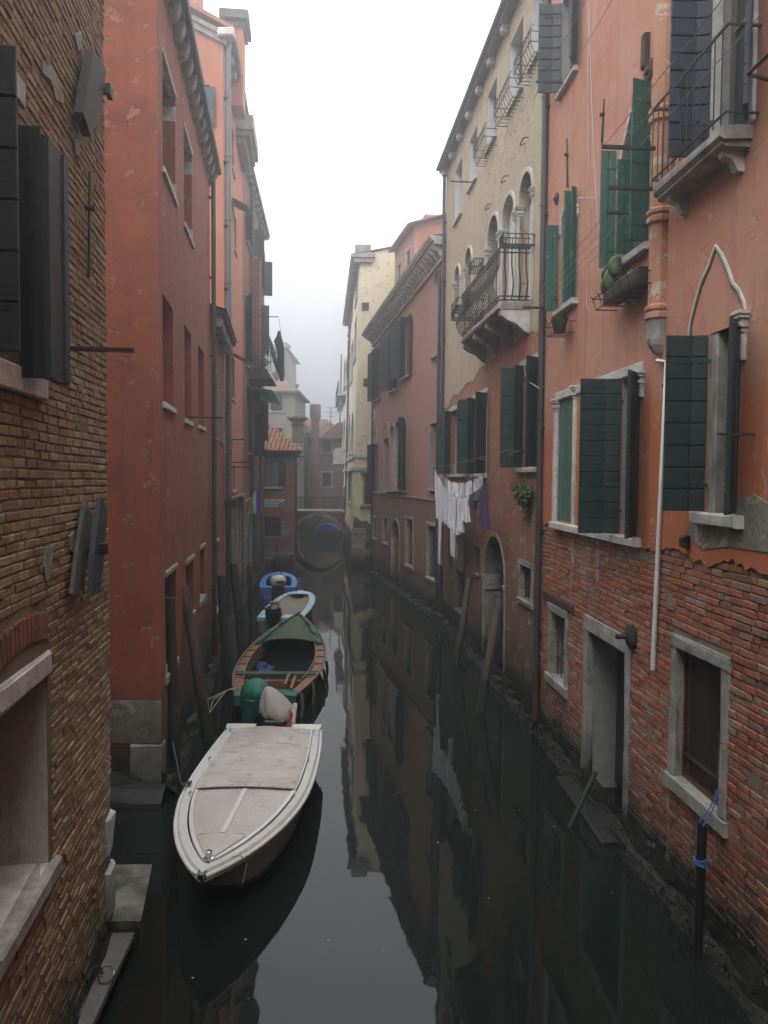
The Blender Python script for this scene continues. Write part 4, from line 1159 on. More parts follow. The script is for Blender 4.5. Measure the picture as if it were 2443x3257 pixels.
# ------------------------------------------------------------------ salmon roof storey behind the cornice
nT = -1.3
uc, zc = W3.hit(1318, 716, nT); ufar = W3.U(1256, 820, nT)
W3t = Frame(W3(uc, nT, 0).xy, W3(ufar, nT, 0).xy, True)
r3t = thing('salmon_house', 'salmon upper storey with two narrow windows above the bracketed cornice', 'house', W3t(2, 0, TOP3))
def OT(xf, xn, yt, yb): xm = (xf + xn) / 2; return op(W3t.U(xf, yt), W3t.U(xn, yt), W3t.Z(xm, yb), W3t.Z(xm, yt), .12)
v1 = OT(1264, 1276, 838, 930); v2 = OT(1291, 1307, 795, 890)
m = MB(); facade(m, W3t, 0, W3t.L, TOP3 - .5, zc, [v1, v2]); shell(m, W3t, 0, W3t.L, TOP3 - .5, zc, 6, True, False); 
gz = W3t.Z(1280, 690)
obj('wall', m, M['st_P2'], r3t)
for o in (v1, v2): dark_void(r3t, W3t, o, 'shut_black', name='shutter'); surround(r3t, W3t, o, .07, 0, .02, 'stone_white', None)
m = MB(); e_ = .25
m.add([W3t(-e_, .25, zc - .02), W3t(W3t.L + e_, .25, zc - .02), W3t(W3t.L + e_, -3, zc + 1.0), W3t(-e_, -3, zc + 1.0), W3t(W3t.L + e_, -6.2, zc - .02), W3t(-e_, -6.2, zc - .02)], [(0, 1, 2, 3), (3, 2, 4, 5)])
roofT = obj('roof', m, M['tile'], r3t)
m = MB(); m.add([W3t(-.0, 0, zc), W3t(0, -6, zc), W3t(0, -3, zc + .95)], [(0, 1, 2)]); obj('gable', m, M['st_P2'], r3t); m = MB(); m.add([W3t(W3t.L, 0, zc), W3t(W3t.L, -6, zc), W3t(W3t.L, -3, zc + .95)], [(0, 1, 2)]); obj('gable', m, M['st_P2'], r3t)
m = MB(); m.tube([W3t(-e_ - .05, .25, zc - .02), W3t(-e_ - .05, -3, zc + 1.0), W3t(-e_ - .05, -6.2, zc - .02)], .05, 6); obj('gutter', m, M['pipe_dark'], r3t)
def tile_mesh(mat, r=.09, L=.42):
    m = MB(); rings = []
    for k in range(2):
        rr = r * (1 - .18 * k); rings.append([V((rr * cos(pi * i / 6), -L * .5 + L * k, rr * sin(pi * i / 6) * .8)) for i in range(7)])
    m.loft(rings, False); P = [V(p) * 1 for p in rings[0]]; m.add(P + [V((p.x * .8, p.y, p.z * .75)) for p in P], [(i, i + 1, 8 + i, 7 + i) for i in range(6)])
    return centered(m, WORLD, M[mat], 'tile')
TILE = tile_mesh('tile')
def tile_row(parent, a, b, up, count_u, rows, sl, name='tile'):
    """courses of curved tiles from eave line a-b up the slope"""
    ex = (b - a).normalized(); ey = up.normalized(); ez = ex.cross(ey)
    if ez.z < 0: ez = -ez
    rm = Matrix((ex, ey, ez)).transposed()
    for i in range(count_u):
        for j in range(rows):
            p = a + ex * ((i + .5) * (b - a).length / count_u + R(-.012, .012)) + ey * (.1 + j * sl) + ez * (.015 + .012 * j % .02)
            piece(name, TILE, rm @ Matrix.Rotation(R(-.05, .05), 3, 'Z') @ Matrix.Rotation(.06, 3, 'X'), p, parent, (1, 1, 1))
a_, b_ = W3t(-e_, -3, zc + 1.0), W3t(-e_, -3, zc + 1.0)
tile_row(roofT, W3t(-e_, .25, zc + .0), W3t(W3t.L + e_, .25, zc + .0), W3t(0, -3, zc + 1.0) - W3t(0, .25, zc - .02), 22, 6, .36)
m = MB(); u = W3t.L * .62; m.cbox(W3t, (u - .5, -1.9, zc), (u + .5, -1.2, zc + 1.2), .02); m.cbox(W3t, (u - .62, -2.0, zc + 1.2), (u + .62, -1.1, zc + 1.35), .02); obj('chimney', m, M['st_P2'], r3t)

# ------------------------------------------------------------------ cream house beyond the side passage
W4 = LeanFrame((-1.85, 44.8), (-3.45, 64.0), True, .021)
W4e = LeanFrame((-1.85, 44.8), (4.5, 44.8), False, .021)
r4 = thing('cream_house', 'tall cream house with a yellow end wall, beyond the bracketed cornice', 'house', W4(5, 0, 0))
TOP4 = W4.Z(1152, 775)
def O4(xf, xn, yt, yb, d=.2, arch=None): xm = (xf + xn) / 2; return op(W4.U(xf, yt), W4.U(xn, yt), W4.Z(xm, yb), W4.Z(xm, yt), d, arch)
c1 = O4(1130, 1136, 1020, 1135); c2 = O4(1119, 1124, 1096, 1206); c3 = O4(1104, 1110, 1130, 1220, .15, 'round'); c4 = O4(1095, 1100, 1140, 1225, .15, 'round')
c5 = O4(1120, 1127, 1310, 1440, .15, 'round'); c6 = O4(1111, 1117, 1320, 1440, .15, 'round'); c7 = O4(1096, 1101, 1330, 1430, .15, 'round'); c8 = O4(1090, 1094, 1340, 1432, .15, 'round')
c9 = O4(1108, 1119, 1505, 1600); c10 = O4(1091, 1097, 1550, 1650); c11 = O4(1135, 1141, 830, 945); c12 = O4(1121, 1126, 880, 1000); c13 = O4(1110, 1116, 960, 1040)
o4 = [c1, c2, c3, c4, c5, c6, c7, c8, c9, c10, c11, c12, c13]
m = MB(); facade(m, W4, 0, W4.L, -.6, TOP4, o4)
obj('wall', m, M['st_C'], r4)
def OE(x0, x1, y0, y1, d=.2): return op(W4e.U(x0, y0), W4e.U(x1, y1), W4e.Z(x0, y0), W4e.Z(x1, y1), d)
e1 = OE(1162, 1181, 1505, 1605)
m = MB(); facade(m, W4e, 0, W4e.L, -.6, TOP4, [e1]); m.add([W4e(0, 0, TOP4), W4e(W4e.L, 0, TOP4), W4e(W4e.L, 0, TOP4 + 1.3)], [(0, 1, 2)])
shell(m, W4e, 0, W4e.L, -.6, TOP4, 19.0, False, False); m.add([W4e(W4e.L, 0, -.6), W4e(W4e.L, -19, -.6), W4e(W4e.L, -19, TOP4 + 1.3), W4e(W4e.L, 0, TOP4 + 1.3)], [(0, 1, 2, 3)])
obj('end_wall', m, M['st_Cend'], r4)
m = MB(); m.add([W4e(-.5, .15, TOP4), W4e(W4e.L, .15, TOP4 + 1.35), W4e(W4e.L, -19.3, TOP4 + 1.35), W4(W4.L, .45, TOP4)], [(0, 1, 2, 3)]); obj('roof', m, M['tile'], r4)
m = MB(); m.box(W4e, (-.35, -.5, TOP4 - .45), (.75, .22, TOP4 - .2)); m.box(W4e, (-.45, -.5, TOP4 - .2), (.85, .3, TOP4 + .02)); m.box(W4e, (-.3, -.6, TOP4 + .02), (.6, .1, TOP4 + .55)); obj('eaves_return', m, M['stone'], r4)
m = MB(); m.box(W4, (0, 0, TOP4 - .25), (W4.L, .45, TOP4 - .02)); ev4 = obj('eaves', m, M['stone'], r4)
for k in range(24): m = MB(); u = .4 + k * .78; m.box(W4, (u - .1, 0, TOP4 - .5), (u + .1, .38, TOP4 - .25)); obj('corbel', m, M['stone'], ev4)
for o in o4: dark_void(r4, W4, o, 'glass_pale' if o['arch'] else 'glass'); surround(r4, W4, o, .12, 0, .03, 'stone_white', (.1, .08, .05), inn=0)
dark_void(r4, W4e, e1); surround(r4, W4e, e1, .12, 0, .05, 'stone', (.14, .2, .12))
for o in (c2, c9, c10):
    shutter(r4, W4, o['u0'], o['z0'], o['z1'], .45, 174, 1, .04, 0, 'shut_slate')
for zz in (W4.Z(1128, 1452), W4.Z(1130, 1490)): m = MB(); m.box(W4, (0, 0, zz - .1), (W4.L, .12, zz + .1)); m.box(W4e, (-.12, 0, zz - .1), (W4e.L, .08, zz + .1)); obj('string_course', m, M['stone_white'], r4)
for px, py in ((1162, 975), (1167, 1216)):
    u, z = W4e.hit(px, py); m = MB(); m.cbox(W4e, (u - .2, 0, z - .22), (u + .2, .06, z + .22), .02); obj('iron_plate', m, M['iron_rust'], r4)
m = MB(); u, z = W4e.hit(1150, 1500); 
m.box(W4e, (W4e.U(1148, 1500), 0, W4e.Z(1150, 1503)), (W4e.U(1172, 1500), .4, W4e.Z(1150, 1490))); obj('balcony', m, M['stone'], r4)
downpipe(r4, W4, W4.U(1112, 1100, .1), 2.5, TOP4 - .3, .08, .12, 'pipe_grey'); downpipe(r4, W4, W4.U(1085, 1200, .1), 2.5, TOP4 - .3, .08, .12, 'pipe_grey')
# loggia balcony far along the facade
u0, u1 = W4.U(1102, 1240), W4.U(1090, 1260); zz = W4.Z(1098, 1262)
m = MB(); m.box(W4, (u0, 0, zz - .2), (u1, .7, zz)); bb = obj('balcony', m, M['stone_white'], r4)
for k in range(4): m = MB(); u = u0 + (u1 - u0) * (k + .5) / 4; m.box(W4, (u - .1, 0, zz - .7), (u + .1, .55, zz - .2)); obj('bracket', m, M['stone_white'], bb)
m = MB()
for k in range(9): u = u0 + (u1 - u0) * k / 8; m.tube([W4(u, .66, zz), W4(u, .66, zz + 1)], .02, 4)
m.tube([W4(u0, .66, zz + 1), W4(u1, .66, zz + 1)], .03, 4); obj('railing', m, M['iron'], bb)
u0, u1 = W4.U(1096, 1425), W4.U(1086, 1430); zz = W4.Z(1092, 1470)
m = MB(); m.box(W4, (u0, 0, zz - .2), (u1, .8, zz)); m.box(W4, (u0, .7, zz), (u1, .8, zz + 1.1)); m.box(W4, (u0, 0, zz), (u0 + .1, .8, zz + 1.1)); obj('balcony', m, M['stone_white'], r4)
# stone base blocks on the corner
for k in range(5):
    m = MB(); z = .15 + k * .42; m.cbox(W4e, (-.08, -.6, z), (.75 + .3 * (k % 2), .07, z + .40), .03, 0, .02); obj('base_stone', m, M['stone'], r4)
for k in range(4):
    m = MB(); z = .5 + (k % 2) * .5; m.cbox(W4e, (1.2 + k * .5, -.1, z), (1.65 + k * .5, .05, z + .4), .03, 0, .02); obj('base_stone', m, M['stone'], r4)
# ------------------------------------------------------------------ ochre brick house, left foreground
X1 = Frame((2.31, -30.0), (-2.98, 8.3))  # carried on out of view to cut low light from behind
X1e = Frame((-2.98, 8.3), (-10.9, 9.4))
l1 = thing('brick_house', 'ochre brick house with near-black shutters and a stone-framed low window', 'house', X1(X1.L - 2, 0, 0))
LT = 13.0
lw_far = X1.U(156, 2400)
lo = op(lw_far - 1.15, lw_far, X1.Z(158, 2748), X1.Z(156, 2138), .42)
uo = op(X1.U(62, 900) - 1.3, X1.U(62, 900), X1.Z(60, 1172), X1.Z(90, 372), .25)
m = MB(); facade(m, X1, 0, X1.L, -.6, LT, [lo, uo], -.006); shell(m, X1, 0, X1.L, -.6, LT, 8, True, True, -.006)
l1w = obj('brick_wall', m, M['mort_L1'], l1)
m = MB(); t_ = [dict(lo)]; facade(m, X1, lo['u0'] - .002, lo['u1'] - .002, lo['z0'] + .002, lo['z1'] - .002, [dict(lo, u1=lo['u1'] - .002, z0=lo['z0'] + .002, z1=lo['z1'] - .002, d=.40)], -.014)
obj('reveal', m, M['stone_white'], l1)
sol = []        # relieving arch: red bricks on edge over the low window
za0 = lo['z1'] + .42
ex = [(lo['u0'] - .15, lo['u1'] + .06, lo['z0'] - .16, lo['z1'] + .20), (uo['u0'] - .02, uo['u1'] + .02, uo['z0'] - .2, uo['z1'] + .02), (lw_far - 1.2, lw_far - .02, za0 - .14, za0 + .16)]
quoins = [(8.62 + 0, 0)]
qz = [(.40, .95, .30), (1.12, 1.52, .26)]
for z0, z1, w in qz: ex.append((X1.L - w - .02, X1.L + .1, z0 - .01, z1 + .01))
brick_field(l1w, X1, X1.depth_u(4.7), X1.L + .004, .0, 11.0, 'brick_L1', ex, .004, rough=.0075, wave=.035, bw=.245, bh=.060, joint=.013)
for z0, z1, w in qz: m = MB(); m.cbox(X1, (X1.L - w, -.2, z0), (X1.L + .02, .035, z1), .03, 0, .02); obj('quoin_stone', m, M['stone_white'], l1)
rv = brick_mesh('brick_arch')
for k in range(13):
    u = lw_far - 1.1 + k * .088; z = za0 - .02 + .10 * cos((k - 6) / 6 * 1.1) - .06
    piece('brick', rv[k % 10], X1.rot() @ Matrix.Rotation(pi / 2 + (6 - k) * -.03, 3, 'Y'), X1(u, .012, z), l1w, (.22, .06, .075))
surround(l1, X1, lo, .10, 0, .03, 'stone', (.13, .06, .03), jambs=False, lintel=False)
m = MB(); m.cbox(X1, (lo['u0'], -.42, lo['z1'] - .01), (lo['u1'] + .03, .035, lo['z1'] + .19), .03, 0, .012); obj('lintel', m, M['stone_white'], l1)
dark_void(l1, X1, lo, 'glass')
m = MB(); m.cbox(X1, (uo['u0'] - .1, -.2, uo['z0'] - .18), (X1.U(130, 1230), .06, uo['z0']), .012, 0, .004); obj('sill', m, M['stone_white'], l1)
m = MB(); m.cbox(X1, (uo['u0'] - .1, -.2, uo['z1']), (uo['u1'] + .12, .03, uo['z1'] + .17), .012, 0, .006); obj('lintel', m, M['stone_white'], l1)
dark_void(l1, X1, uo)
zt, zb = X1.Z(140, 425, .08), X1.Z(140, 1212, .08)
uh_ = X1.U(60, 900, .04); nn_ = X1.hit_u(136, 900, uh_)[0]; ue_ = X1.U(187, 900, nn_)
zb, zt = X1.hit_u(100, 1205, uh_)[1], X1.hit_u(100, 400, uh_)[1]
shutter(l1, X1, uh_, zb, zt, nn_ - .04, 90, -1, .04, 5, 'shut_black', .04)
shutter(l1, X1, uh_ + .02, zb, zt - .04, ue_ - uh_, 174, -1, nn_, 5, 'shut_slate', .04)
un2 = uh_ - .55; nn2 = X1.hit_u(57, 600, un2)[0]
shutter(l1, X1, un2, X1.hit_u(30, 1122, un2)[1], X1.hit_u(30, 143, un2)[1], max(.15, nn2 - .05), 90, 1, .05, 6, 'shut_black', .04)
rod(l1, X1, X1.U(192, 1108), X1.Z(192, 1108), .60, -.05, .018, 'iron_rust', 'iron_bar', True)
tie(X1, l1, (285, 546), (283, 880), .03, .016)
m = MB(); u, z = X1.hit(196, 975)
for k in range(5): m.tube([X1(u + .02 * (k % 2), .03 + .02 * cos(a_), z - k * .045 + .03 * sin(a_)) for a_ in [pi * 2 * i / 8 for i in range(9)]], .007, 5, cap=False)
obj('shutter_chain', m, M['iron_rust'], l1)
for L in ([(136, 200), (170, 212), (190, 270), (204, 300), (205, 330), (180, 318), (165, 255), (138, 232)], [(240, 110), (262, 100), (262, 150), (250, 160)], [(240, 440), (258, 445), (255, 500), (243, 490)], [(225, 1705), (240, 1690), (238, 1760), (226, 1750)], [(150, 1745), (172, 1735), (165, 1830), (150, 1850), (142, 1800)]):
    m = MB(); m.prism(X1, px_path(X1, L, .02), 0, .017); obj('mortar_patch', m, M['stone'], l1)
def signboard(name, label, Ls, ns, mats, brk):
    L0 = Ls[0]; u, z = X1.hit(*L0[0], ns[0][0]); 
    t0 = thing(name, label, 'sign board', X1(u, 0, z))
    for L, (n0, n1), mt in zip(Ls, ns, mats):
        m = MB(); m.prism(X1, px_path(X1, L, n1), n0, n1); obj('board', m, M[mt], t0)
    m = MB(); u, z = X1.hit(*brk, .1); m.box(X1, (u - .04, -.02, z - .02), (u + .04, ns[-1][1] + .05, z + .02)); m.box(X1, (u - .07, ns[-1][1], z - .05), (u + .07, ns[-1][1] + .05, z + .05)); obj('bracket', m, M['iron'], t0)
    return t0
signboard('sign_board', 'weathered grey pointed boards on a bracket at the brick house corner', [[(274, 1588), (297, 1648), (268, 1862), (252, 1892), (232, 1888), (250, 1740)], [(322, 1582), (343, 1622), (338, 1700), (320, 1880), (292, 1900), (300, 1760)]], [(.04, .075), (.16, .20)], ['wood_plank', 'shut_slate'], (285, 1745))
signboard('sign_board', 'dark pointed board bolted high on the brick corner near the roof', [[(298, 160), (322, 190), (338, 225), (322, 350), (290, 436), (265, 358), (284, 238)]], [(.06, .14)], ['wood_pole_dark'], (325, 290))
# landing slab, plank and ring
P_ = [on_z(352, 2748, .36), on_z(485, 2748, .36), on_z(443, 2930, .36), on_z(340, 2930, .36)]
m = MB(); m.loft([[V((p.x, p.y, z)) for p in P_] for z in (-.5, .30, .36)], True, True)
for i, v in enumerate(m.v): v += V((R(-.015, .015), R(-.015, .015), R(-.004, .004)))
single('landing_slab', m, M['stone'], 'pale stone landing slab at the foot of the ochre brick house', 'landing slab', P_[2])
P_ = [on_z(349, 2936, .24), on_z(441, 2936, .24), on_z(270, 3310, .24), on_z(160, 3310, .24)]
m = MB(); m.loft([[V((p.x, p.y, z)) for p in P_] for z in (.17, .23, .24)], True, True); 
single('gangplank', m, M['wood_plank'], 'grey wooden plank lying along the brick house above the water', 'plank', P_[0])
pc = on_z(338, 3110, .27); m = MB()
m.tube([pc + V((.075 * cos(a), .055 * sin(a), .03 + .05 * sin(a))) for a in [2 * pi * k / 20 for k in range(21)]], .010, 6, cap=False)
m2 = MB(); m2.tube([pc + V((-.06, .07, -.01)), pc + V((-.10, .09, .06)), pc + V((-.16, .08, .05))], .014, 6)
rg = thing('mooring_ring', 'steel mooring ring lying on the grey plank', 'ring', pc); obj('ring', m, M['chrome'], rg, 'auto'); obj('ring_eye', m2, M['iron'], rg, 'auto')
rough_ledge(l1, X1, X1.L - 5, X1.L, .1, .05)

# ------------------------------------------------------------------ oxblood house
X2 = Frame((-3.56, 12.2), (-4.76, 21.1)); X2e = Frame((-12.0, 12.2), (-3.56, 12.2))
l2 = thing('oxblood_house', 'dark red plastered house with a row of round stone corbels under its gutter', 'house', X2(3, 0, 0))
T2 = 13.25
def OL(xn, xf, t, b, d=.28):
    return op(X2.U(xn, b[1]), X2.U(xf, b[1]), X2.Z(*b), X2.Z(*t), d)
k1 = OL(518, 558, (530, 215), (530, 565), .34); k2 = OL(586, 611, (598, 450), (596, 735), .34)
k3 = OL(519, 552, (528, 950), (528, 1284), .36); k4 = OL(588, 609, (598, 1048), (600, 1338), .36); k5 = OL(631, 650, (640, 1110), (645, 1358), .3)
k6 = OL(527, 561, (545, 1815), (550, 2110), .3); k7 = OL(592, 616, (604, 1782), (604, 1960), .25); k8 = OL(636, 650, (643, 1740), (643, 1900), .25)
ol2 = [k1, k2, k3, k4, k5, k6, k7, k8]
m = MB(); facade(m, X2, 0, X2.L, -.6, T2, ol2)
m.add([X2(0, -9, -.6), X2(X2.L, -9, -.6), X2(X2.L, -9, T2), X2(0, -9, T2)], [(0, 1, 2, 3)])
m.add([X2(X2.L, -9, -.6), X2(X2.L, 0, -.6), X2(X2.L, 0, T2), X2(X2.L, -9, T2)], [(0, 1, 2, 3)])
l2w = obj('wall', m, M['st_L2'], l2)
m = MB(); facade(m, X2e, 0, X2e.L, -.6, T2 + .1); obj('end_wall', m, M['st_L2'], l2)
m = MB(); u0 = X2e.L - 1.6; zc0, zc1 = X2e.Z(430, 2362), X2e.Z(430, 2228)
m.box(X2e, (u0, 0, zc0), (X2e.L + .012, .02, zc1)); obj('cement_band', m, M['cement'], l2)
m = MB(); m.cbox(X2e, (X2e.U(414, 2430), -.2, .12), (X2e.L + .03, .05, zc0 - .02), .02, 0, .015); obj('quoin_stone', m, M['stone'], l2)
m = MB(); m.box(X2e, (u0, 0, -.3), (X2e.U(414, 2430) - .01, .012, zc0)); obj('brick_base', m, M['brick_dark'], l2)
m = MB(); m.box(X2, (.0, 0, .0), (X2.L, .02, 1.75)); 
m = MB(); facade(m, X2, .03, X2.L, -.3, 1.7, [dict(o, u0=o['u0'] - .02, u1=o['u1'] + .02) for o in (k6, k7, k8)], .012, reveals=False); obj('brick_base', m, M['brick_dark'], l2)
rough_ledge(l2, X2, -.1, X2.L, .28, .22); rough_ledge(l2, X2e, X2e.L - 2, X2e.L + .1, .4, .2); weed_tufts(l2, X2, 0, X2.L, 400, .6)
for o in (k1, k2, k3, k4, k5):
    window(l2, X2, o, 'wood_brown', 'glass'); surround(l2, X2, o, .04, 0, .018, 'stone_white', (.10, .05, .03), jambs=False, lintel=o in (k1, k2), lw=.08)
for o in (k1, k2):
    for zz in (o['z0'] + .04, o['z1'] - .42): m = MB(); m.cbox(X2, (o['u1'] - .004, -.30, zz), (o['u1'] + .03, .012, zz + .26), .01); obj('jamb_stone', m, M['stone_white'], l2)
for o in (k6, k7, k8): dark_void(l2, X2, o); surround(l2, X2, o, .07, 0, .03, 'stone', (.14, .05, .03), jambs=False)
grille(l2, X2, k6, 4, 2)
m = MB(); m.box(X2, (-.35, -.4, T2 + .02), (X2.L + .1, .22, T2 + .12)); ev = obj('eaves', m, M['stone_dark'], l2)
m = MB(); m.tube([X2(-.4, .25, T2 + .15), X2(X2.L + .12, .25, T2 + .15)], .07, 8); obj('gutter', m, M['pipe_grey'], l2, 'auto')
for k in range(15):
    u = .12 + k * (X2.L - .3) / 14; m = MB()
    prof = [(0, T2 - .30), (0, T2 + .02), (.20, T2 + .02)] + [(.20 - .16 * (1 - cos(a)), T2 + .02 - .28 * sin(a)) for a in (.3, .7, 1.1, 1.5)]
    fr = Frame((X2(u, 0, 0).x, X2(u, 0, 0).y), (X2(u, 1, 0).x, X2(u, 1, 0).y)); m.prism(fr, prof, -.13, .13); obj('corbel', m, M['stone'], ev)
m = MB(); m.cbox(X2e, (X2e.L - .62, -.1, T2 - .12), (X2e.L + .26, .3, T2 + .14), .05, 0, .02); obj('eaves_return', m, M['stone_white'], l2)
m = MB(); m.add([X2(-.4, .28, T2 + .14), X2(X2.L + .1, .28, T2 + .14), X2(X2.L + .1, -4.5, T2 + 2.0), X2(-.4, -4.5, T2 + 2.0), X2(X2.L + .1, -9.5, T2 + .1), X2(-.4, -9.5, T2 + .1)], [(0, 1, 2, 3), (3, 2, 4, 5)]); obj('roof', m, M['tile'], l2)
downpipe(l2, X2, X2.L - .22, 1.3, T2 - .25, .06, .12, 'pipe_dark', True, .3)
rod(l2, X2, X2.U(590, 1328), X2.Z(590, 1327), .72, 0, .016, 'iron', 'line_bracket', True)

# ------------------------------------------------------------------ low dark red house
X3 = Frame((-4.76, 21.1), (-5.46, 26.3))
l3 = thing('low_red_house', 'low dark red house with a corbelled eave, squeezed between taller houses', 'house', X3(2, 0, 0))
T3 = 9.6
def OM(W, xn, xf, yt, yb, d=.22, arch=None): xm = (xn + xf) / 2; return op(W.U(xn, yb), W.U(xf, yb), W.Z(xm, yb), W.Z(xm, yt), d, arch)
n1_ = OM(X3, 681, 690, 1185, 1390); n2_ = OM(X3, 683, 695, 1725, 1940); n3_ = OM(X3, 701, 708, 1245, 1400)
m = MB(); facade(m, X3, 0, X3.L, -.6, T3, [n1_, n2_, n3_]); shell(m, X3, 0, X3.L, -.6, T3, 8); obj('wall', m, M['st_L2b'], l3)
for o in (n1_, n2_, n3_): dark_void(l3, X3, o, 'glass'); surround(l3, X3, o, .08, 0, .03, 'stone', (.1, .08, .03))
rough_ledge(l3, X3, 0, X3.L, .25, .2)
m = MB(); m.box(X3, (0, -.2, T3), (X3.L, .4, T3 + .1)); ev = obj('eaves', m, M['stone_dark'], l3)
for k in range(9):
    u = .2 + k * (X3.L - .4) / 8; m = MB(); m.cbox(X3, (u - .1, 0, T3 - .32), (u + .1, .32, T3 - .005), .05); obj('corbel', m, M['stone'], ev)
m = MB(); m.add([X3(-.1, .45, T3 + .11), X3(X3.L, .45, T3 + .11), X3(X3.L, -6, T3 + 2.2), X3(-.1, -6, T3 + 2.2)], [(0, 1, 2, 3)]); obj('roof', m, M['tile'], l3)

# ------------------------------------------------------------------ salmon orange house with the chimneys
X4 = Frame((-5.46, 26.3), (-6.24, 34.0)); X4e = Frame((-15.0, 26.3), (-5.46, 26.3))
l4 = thing('orange_house', 'tall salmon orange house with a slate shutter on its gable and two chimneys', 'house', X4(3, 0, 0))
T4 = X4.Z(722, 178)
w1_ = OM(X4, 737, 745, 415, 545, .2); w2_ = OM(X4, 745, 752, 690, 800, .2); w3_ = OM(X4, 737, 747, 1140, 1270, .2); w4_ = OM(X4, 741, 748, 1480, 1560, .15)
zf = X4.Z(730, 1582)
m = MB(); facade(m, X4, 0, X4.L, zf, T4, [w1_, w2_, w3_, w4_]); shell(m, X4, 0, X4.L, zf, T4, 9, False, False); m.add([X4(X4.L, 0, zf), X4(X4.L, -9, zf), X4(X4.L, -9, T4), X4(X4.L, 0, T4)], [(0, 1, 2, 3)])
obj('wall', m, M['st_L3'], l4)
og = op(X4e.U(625, 340), X4e.U(668, 340), X4e.Z(650, 400), X4e.Z(650, 270), .15)
m = MB(); facade(m, X4e, 0, X4e.L, 0, T4, [og]); m.add([X4e(0, 0, T4), X4e(X4e.L, 0, T4), X4e(X4e.L - 4.5, 0, T4 + 2.3), X4e(0, 0, T4 + 2.3)], [(0, 1, 2, 3)]); obj('gable_wall', m, M['st_L3'], l4)
dark_void(l4, X4e, og)
shutter(l4, X4e, og['u1'] - .45, X4e.Z(660, 402), X4e.Z(660, 280), X4e.U(688, 340) - og['u1'] + .43, 176, -1, .05, 5, 'shut_slate')
m = MB(); m.box(X4e, (og['u0'], 0, X4e.Z(640, 248)), (X4e.U(645, 245), .16, X4e.Z(640, 240))); obj('window_hood', m, M['stone'], l4)
for o in (w1_, w2_, w3_, w4_): dark_void(l4, X4, o); surround(l4, X4, o, .06, 0, .02, 'stone_white', (.08, .06, .02), jambs=False, lintel=False)
for p_, q_ in (((735, 620), (760, 678)), ((733, 1116), (755, 1140))):
    u, z = X4.hit(*p_); m = MB(); u += .2
    m.add([X4(u, .02, z), X4(u + .9, .02, z), X4(u + .9, .62, z - .3), X4(u, .62, z - .3), X4(u, .02, z - .04), X4(u + .9, .02, z - .04), X4(u + .9, .62, z - .34), X4(u, .62, z - .34)], [(0, 1, 2, 3), (4, 5, 6, 7), (0, 1, 5, 4), (1, 2, 6, 5), (2, 3, 7, 6), (3, 0, 4, 7)]); obj('window_canopy', m, M['wood_brown'], l4)
# rake moulding, roof, eaves, gutter
m = MB()
for e, h0, h1 in ((.10, -.32, -.1), (.18, -.1, .06)):
    m.add([X4e(X4e.L + .1, e, T4 + h0), X4e(X4e.L + .1, e, T4 + h1), X4e(X4e.L - 4.5, e, T4 + 2.35 + h1), X4e(X4e.L - 4.5, e, T4 + 2.35 + h0), X4e(X4e.L + .1, -.1, T4 + h0), X4e(X4e.L + .1, -.1, T4 + h1), X4e(X4e.L - 4.5, -.1, T4 + 2.35 + h1), X4e(X4e.L - 4.5, -.1, T4 + 2.35 + h0)], [(0, 1, 2, 3), (4, 5, 6, 7), (0, 1, 5, 4), (1, 2, 6, 5), (2, 3, 7, 6), (3, 0, 4, 7)])
obj('rake_moulding', m, M['stone'], l4)
m = MB()
for dz in (.1, .24): m.add([X4(-.25, .34, T4 + dz), X4(X4.L + .2, .34, T4 + dz), X4(X4.L + .2, -4.6, T4 + 2.35 + dz), X4(-.25, -4.6, T4 + 2.35 + dz)], [(0, 1, 2, 3)])
m.add([X4(-.25, .34, T4 + .1), X4(-.25, .34, T4 + .24), X4(-.25, -4.6, T4 + 2.59), X4(-.25, -4.6, T4 + 2.45)], [(0, 1, 2, 3)]); obj('roof', m, M['tile'], l4)
m = MB(); m.box(X4, (-.05, -.2, T4 - .02), (X4.L, .28, T4 + .09)); ev = obj('eaves', m, M['stone_dark'], l4)
for k in range(8): m = MB(); u = .25 + k * 1.0; m.cbox(X4, (u - .12, 0, T4 - .3), (u + .12, .24, T4 - .02), .04); obj('corbel', m, M['stone'], ev)
m = MB(); m.tube([X4(-.2, .34, T4 + .12), X4(X4.L, .34, T4 + .12)], .09, 8); obj('gutter', m, M['pipe_grey'], l4, 'auto')
m = MB(); m.cbox(X4e, (X4e.L - .15, -.1, T4 - .12), (X4e.L + .4, .28, T4 + .18), .05, 0, .02); obj('eaves_return', m, M['stone_white'], l4)
for (u, n, z0, z1, w, d) in ((1.6, -1.2, T4 + .4, X4.Z(700, 125, -1.2) + .0, .8, .6), (3.2, .25, T4 - 1.0, X4.Z(770, 200, .2), .55, .45)):
    z1 = max(z1, z0 + 1.0)
    m = MB(); m.box(X4, (u - w, n - d, z0), (u + w, n + d * .4, z1)); ck = obj('chimney', m, M['st_L3'], l4); m = MB(); m.box(X4, (u - w - .1, n - d - .1, z1), (u + w + .1, n + d * .4 + .1, z1 + .12)); m.box(X4, (u - w - .02, n - d, z1 + .12), (u + w + .02, n + d * .4, z1 + .2)); m.box(X4, (u - w - .25, n - d - .2, z1 + .2), (u + w + .25, n + d * .4 + .22, z1 + .5)); obj('chimney_cap', m, M['stone_dark'], ck)
m = MB(); z_ = X4.Z(785, 440, .4); m.box(X4, (4.6, 0, z_), (X4.L, .55, z_ + .2)); m.box(X4, (4.8, 0, z_ - .25), (X4.L, .35, z_)); m.box(X4, (4.5, 0, z_ + .2), (X4.L, .68, z_ + .75)); obj('dormer_cornice', m, M['stone'], l4)
